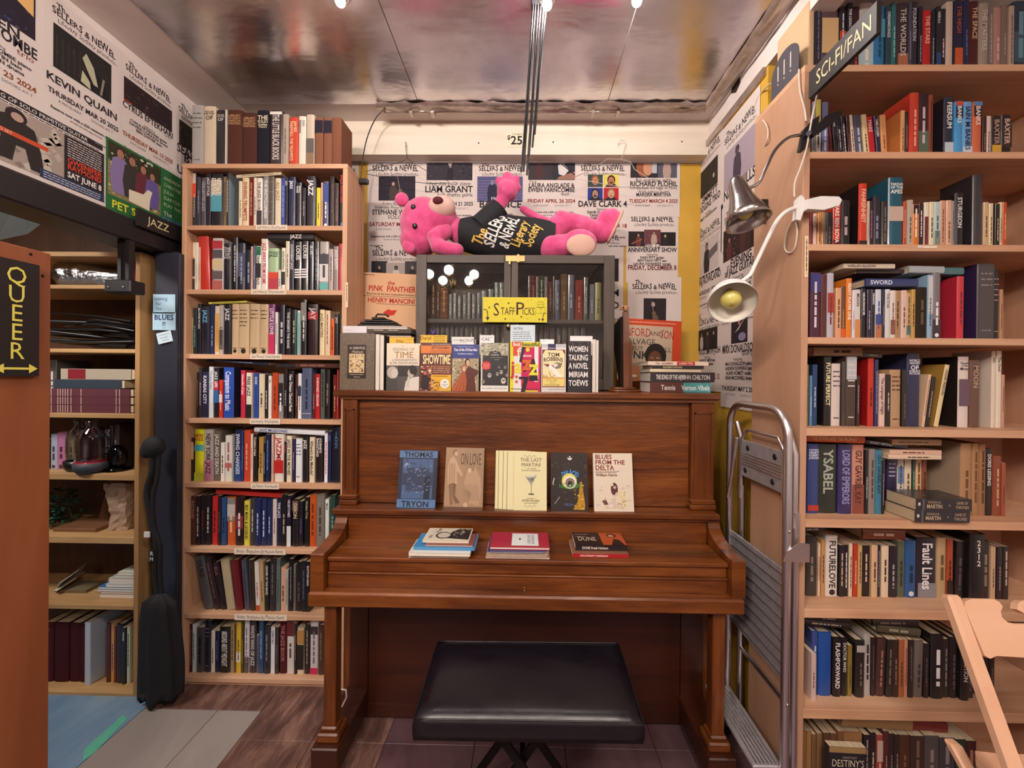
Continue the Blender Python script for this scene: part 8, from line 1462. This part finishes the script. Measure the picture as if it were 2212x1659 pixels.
r = thing('wooden_stand', 'brown wooden display stand on the fifth doorway shelf', 'stand', (SP(180, 1157, 1.74).x, 1.80, ST[5])); MB().box(-.105, .09, -.09, .08, 0, .016, bev=.002).build('base', 'stand', r); MB().prism([(.03, .016), (.045, .016), (.10, .215), (.085, .215)], -.03, .08, 'x').build('back', 'stand', r)
a = SP(254, 1160, 1.74); r0 = MB(); rr = random.Random(12); n, sg = 12, 16; vs = []; Hb = SP(254, 1046, 1.74).z - ST[5]
for i in range(n + 1):
    t = i / n
    for k in range(sg):
        th = 2 * PI * k / sg; sq = 1 / max(abs(math.cos(th)), abs(math.sin(th))) ** .7; wv = .046 * (1 + .12 * t) * (1 - .12 * math.sin(PI * t * 1.3)); vs.append((math.cos(th) * wv * sq + rr.uniform(-.005, .005) + .004 * math.sin(5 * t), math.sin(th) * wv * .75 * sq + rr.uniform(-.005, .005), Hb * t + (rr.uniform(-.004, .01) if i == n else 0)))
r0.add(vs, [(i * sg + k, i * sg + (k + 1) % sg, (i + 1) * sg + (k + 1) % sg, (i + 1) * sg + k) for i in range(n) for k in range(sg)] + [tuple(range(n * sg, n * sg + sg))], None, 0, False)
o = r0.build('paper_bag', 'kraft'); o.location = (a.x, 1.765, ST[5] + .001); tag(o, 'crumpled brown paper bag on the fifth doorway shelf', 'bag')
# papers and a pile of slim books
GF = 'slim books piled on the sixth doorway shelf'; z = ST[6]
for k, (x0, x1, t_, col, lb) in enumerate(((215, 287, .016, 'd8d0b8', 'cream paperback'), (216, 287, .010, '8a5a50', 'dusky pink edged book'), (211, 287, .008, 'cfe0e0', 'pale blue white book'), (211, 287, .011, '3a70b0', 'bright blue book'), (229, 287, .012, 'd8e8e8', 'pale book over the blue one'), (234, 287, .026, 'b8ccb8', 'pale green thick book'), (244, 287, .012, 'a8b0a0', 'grey green book'), (254, 287, .014, 'd0d4c0', 'topmost pale book'))):
    a = SP(x0, 1300, 1.72); r = thing('paperback', f'{lb}, {ORD[k + 1]} from bottom of pile on sixth doorway shelf', 'book', (a.x, 1.72, z + .0004), (0, 0, 0), GF); W = sx1 - .022 - a.x
    MB().box(0, W, 0, .14, 0, .0012, col).box(0, W, 0, .14, t_ - .0012, t_, col).box(0, .0012, 0, .14, .0012, t_ - .0012, col).build('cover', 'matte', r); MB().box(.0012, W - .001, .001, .139, .0012, t_ - .0012).build('pages', 'page_white', r); z += t_ + .0008
rr = random.Random(15)
for k in range(4):
    a = SP(118 + 14 * k, 1285 - 6 * k, 1.74 + .02 * k); o = MB().box(-.05, .05, -.035, .035, 0, .002, ('cfd0b8', 'a8a488', 'd8d8c8', '6a5a48')[k]).build('paper_sheet', 'matte'); o.location = (a.x, 1.78 + .02 * (k % 2), ST[6] + .02 + .013 * k); o.rotation_euler = (rr.uniform(.1, .5), -.3 - .12 * k, rr.uniform(-.6, .6)); tag(o, f'{("pale olive", "tan", "white", "brown")[k]} loose paper tipped at the left of the sixth doorway shelf', 'paper')
    if k == 0: o.location.z = ST[6] + .022
o = MB().box(-.06, .06, -.04, .04, 0, .014, '7a6a50').build('notebook', 'cloth'); o.location = (SP(135, 1290).x, 1.79, ST[6] + .0004); tag(o, 'worn brown notebook lying under the loose papers', 'notebook')
shelf_row('''420 525 215 4a1a20 7a3a3a R|h c; 532 676 215 45161c 7a3a3a |h c; 680 786 225 45161c 7a3a3a |h c; 790 866 235 45161c 7a3a3a |h c; 876 934 190 b8c0cc 5a3a44 |h D16; 1044 1088 225 5a1c20 222 |h; 1094 1128 225 c89a50 543 -; 1130 1150 250 8a2a28 333 -; 1156 1220 230 24202a 555 |h; 1224 1258 255 1f1c24 dcdce0 FOUND|D6; 1262 1292 245 c8ccb0 3a3a38 -''', (0, 1299, 4.608), 850, ST[7], 1.715, .17, 'lowest doorway shelf', 'books on the lowest doorway shelf')
# notes on the jamb
YN = 1.7545
def d_n1(c): c.text('Looking', .034, .058, .012, '3a4a7a', jit=.2).text('For', .024, .036, .011, '3a4a7a', jit=.2).text('The', .026, .014, .011, '3a4a7a', jit=.2)
def d_n2(c): c.text('BLUES', .05, .045, .022, '2a2a6a', bold=True, jit=.12, fit=.085).text('?!', .05, .018, .018, '2a2a6a', bold=True); c.line([(.042, .008), (.05, .011), (.058, .008)], .0014, '2a2a6a')
YJ = 1.6938
for x0, x1, y0, y1, lb, dr, col in ((331, 379, 636, 677, 'pale blue handwritten note, upper of two on the dark door jamb', d_n1, 'b4d8ea'), (330, 380, 675, 713, 'pale blue note with dark blue capitals on the dark door jamb', d_n2, 'b4d8ea')):
    a, b = atY(x0, y1, YJ), atY(x1, y0, YJ); card('sticky_note', lb, 'note', (a.x, YJ - .0006, a.z), FX, FZ, b.x - a.x, b.z - a.z, col, dr, group='notes on the door jamb')
a = atY(343, 744, YJ); o = card('sticky_note', 'small tilted pale note below the two blue ones on the jamb', 'note', (a.x, YJ - .0006, a.z), FX, FZ, .066, .048, 'd0e4ec', lambda c: c.scrawl(.01, .034, .056, .004, '7a9ab0', 3).scrawl(.014, .022, .05, .004, '7a9ab0', 5).scrawl(.02, .01, .05, .004, '7a9ab0', 6), group='notes on the door jamb'); o.rotation_euler = (0, -.24, 0)
# black fabric stand bag on a strap
Yg = 1.635; a = atY(347, 1520, Yg); r = thing('stand_bag', 'tall black fabric bag with straps standing against the dark door jamb', 'bag', (a.x, Yg, 0)); n, sg = 14, 30; vs = []
for i in range(n + 1):
    t = i / n; R0 = .078 - .022 * t + .012 * math.sin(3 * t) if i < n else .02
    for k in range(sg): th = 2 * PI * k / sg; q = R0 * (1 + .16 * math.sin(7 * th + t * 2)); vs.append((math.cos(th) * q + .005 * math.sin(4 * t), math.sin(th) * q * .55, .004 + .46 * t + (.03 * math.sin(5 * th) if i == 0 else 0) + (.03 if i == 0 else 0)))
m = MB().add(vs, [(i * sg + k, i * sg + (k + 1) % sg, (i + 1) * sg + (k + 1) % sg, (i + 1) * sg + k) for i in range(n) for k in range(sg)] + [tuple(range(sg))[::-1], tuple(range(n * sg, n * sg + sg))], None, 0, True); m.build('body', 'black_cloth', r)
q = lambda x, y: atY(x, y, Yg) - r.location
for dx in (-.028, .03): MB().tube([(dx, 0, 0), (dx * .8, 0, .08)], [.014, .02], 10).build('foot', 'black_cloth', r)
MB().tube(curve([q(345, 1310), q(335, 1240), q(338, 1180), q(326, 1120), q(318, 1060), q(330, 1010), q(322, 960)]), .011, 8).build('strap', 'black_cloth', r)
MB().tube(curve([q(352, 1310), q(346, 1240), q(346, 1180), q(334, 1140), q(330, 1080), q(340, 1030), q(344, 975)]), .008, 8).build('strap', 'black_cloth', r)
m = MB().ball(q(332, 965), (.045, .03, .045), 12, 8).ball(q(316, 975), (.022, .02, .03), 10, 8); m.build('head', 'black_cloth', r)
m = MB().box(q(318, 1158).x, q(330, 1146).x, -.016, -.010, q(318, 1158).z, q(330, 1146).z, bev=.001); m.build('buckle', 'white_plastic', r)
m = MB(); c = Cv(m, (q(328, 1212).x, -.013, q(328, 1212).z), FX, FZ); c.poly([(0, 0), (.022, .006), (.022, .056), (0, .05)], '1f1c20'); c.text('R', .011, .03, .016, 'd8d4d8', bold=True).text('M', .011, .008, .014, 'd8d4d8', bold=True); m.build('badge', 'paint', r)
# pale sheet and a leaning board in the side room
a = [atX(-30, 395, -1.9), atX(-30, 520, -1.9), atX(40, 505, -1.9), atX(104, 470, -1.9), atX(70, 410, -1.9)]
m = MB().add([(p_.x + .04 * math.sin(i), p_.y, min(p_.z, 2.42)) for i, p_ in enumerate(a)], [(0, 1, 2, 3, 4)], None); o = m.build('dust_sheet', plain('pale_sheet', 'b8d0d4', .6)); o.modifiers.new('t', 'SOLIDIFY').thickness = .006; tag(o, 'pale blue grey sheet hung high in the side room', 'sheet')
# ------------------------------------------------------------------ lamps: three ceiling spots and a chandelier behind the viewer
for x, y, w_ in ((735, 3, 'left'), (1182, 10, 'middle'), (1376, 2, 'right')):
    p = atZ(x, y, ZC - .035); r = thing('ceiling_spot', f'small bright spot lamp on the metal ceiling, the {w_} one of three', 'lamp', (p.x, p.y, ZC - .006), (0, 0, 0), 'ceiling spots')
    MB().lathe([(.001, 0), (.030, 0), (.030, -.010), (.024, -.016), (.001, -.016)], 20).build('base', 'chrome', r); MB().ball((0, 0, -.03), .016, 14, 10).build('bulb', 'spot_on', r)
r = thing('chandelier', 'curved arm chandelier with five lit globes reflected in the cabinet glass', 'chandelier', (-.75, -.6, ZC))
MB().lathe([(.001, 0), (.06, 0), (.055, -.02), (.012, -.03), (.009, -.30), (.03, -.33), (.035, -.38), (.012, -.43), (.001, -.44)], 20).build('stem', 'brass', r)
for k in range(5):
    t = 2 * PI * k / 5 + .3; u_ = Vector((math.cos(t), math.sin(t), 0)); o = MB().tube(curve([u_ * .02 + Vector((0, 0, -.36)), u_ * .11 + Vector((0, 0, -.43)), u_ * .21 + Vector((0, 0, -.41)), u_ * .24 + Vector((0, 0, -.36))]), .006, 8).lathe([(.001, 0), (.03, .004), (.018, .014), (.016, .03), (.001, .03)], 14, None, 0, Matrix.Translation(u_ * .24 + Vector((0, 0, -.36)))).build('arm', 'brass', r)
    MB().ball(u_ * .24 + Vector((0, 0, -.285)), .045, 14, 10).build('globe', 'bulb_on', r)
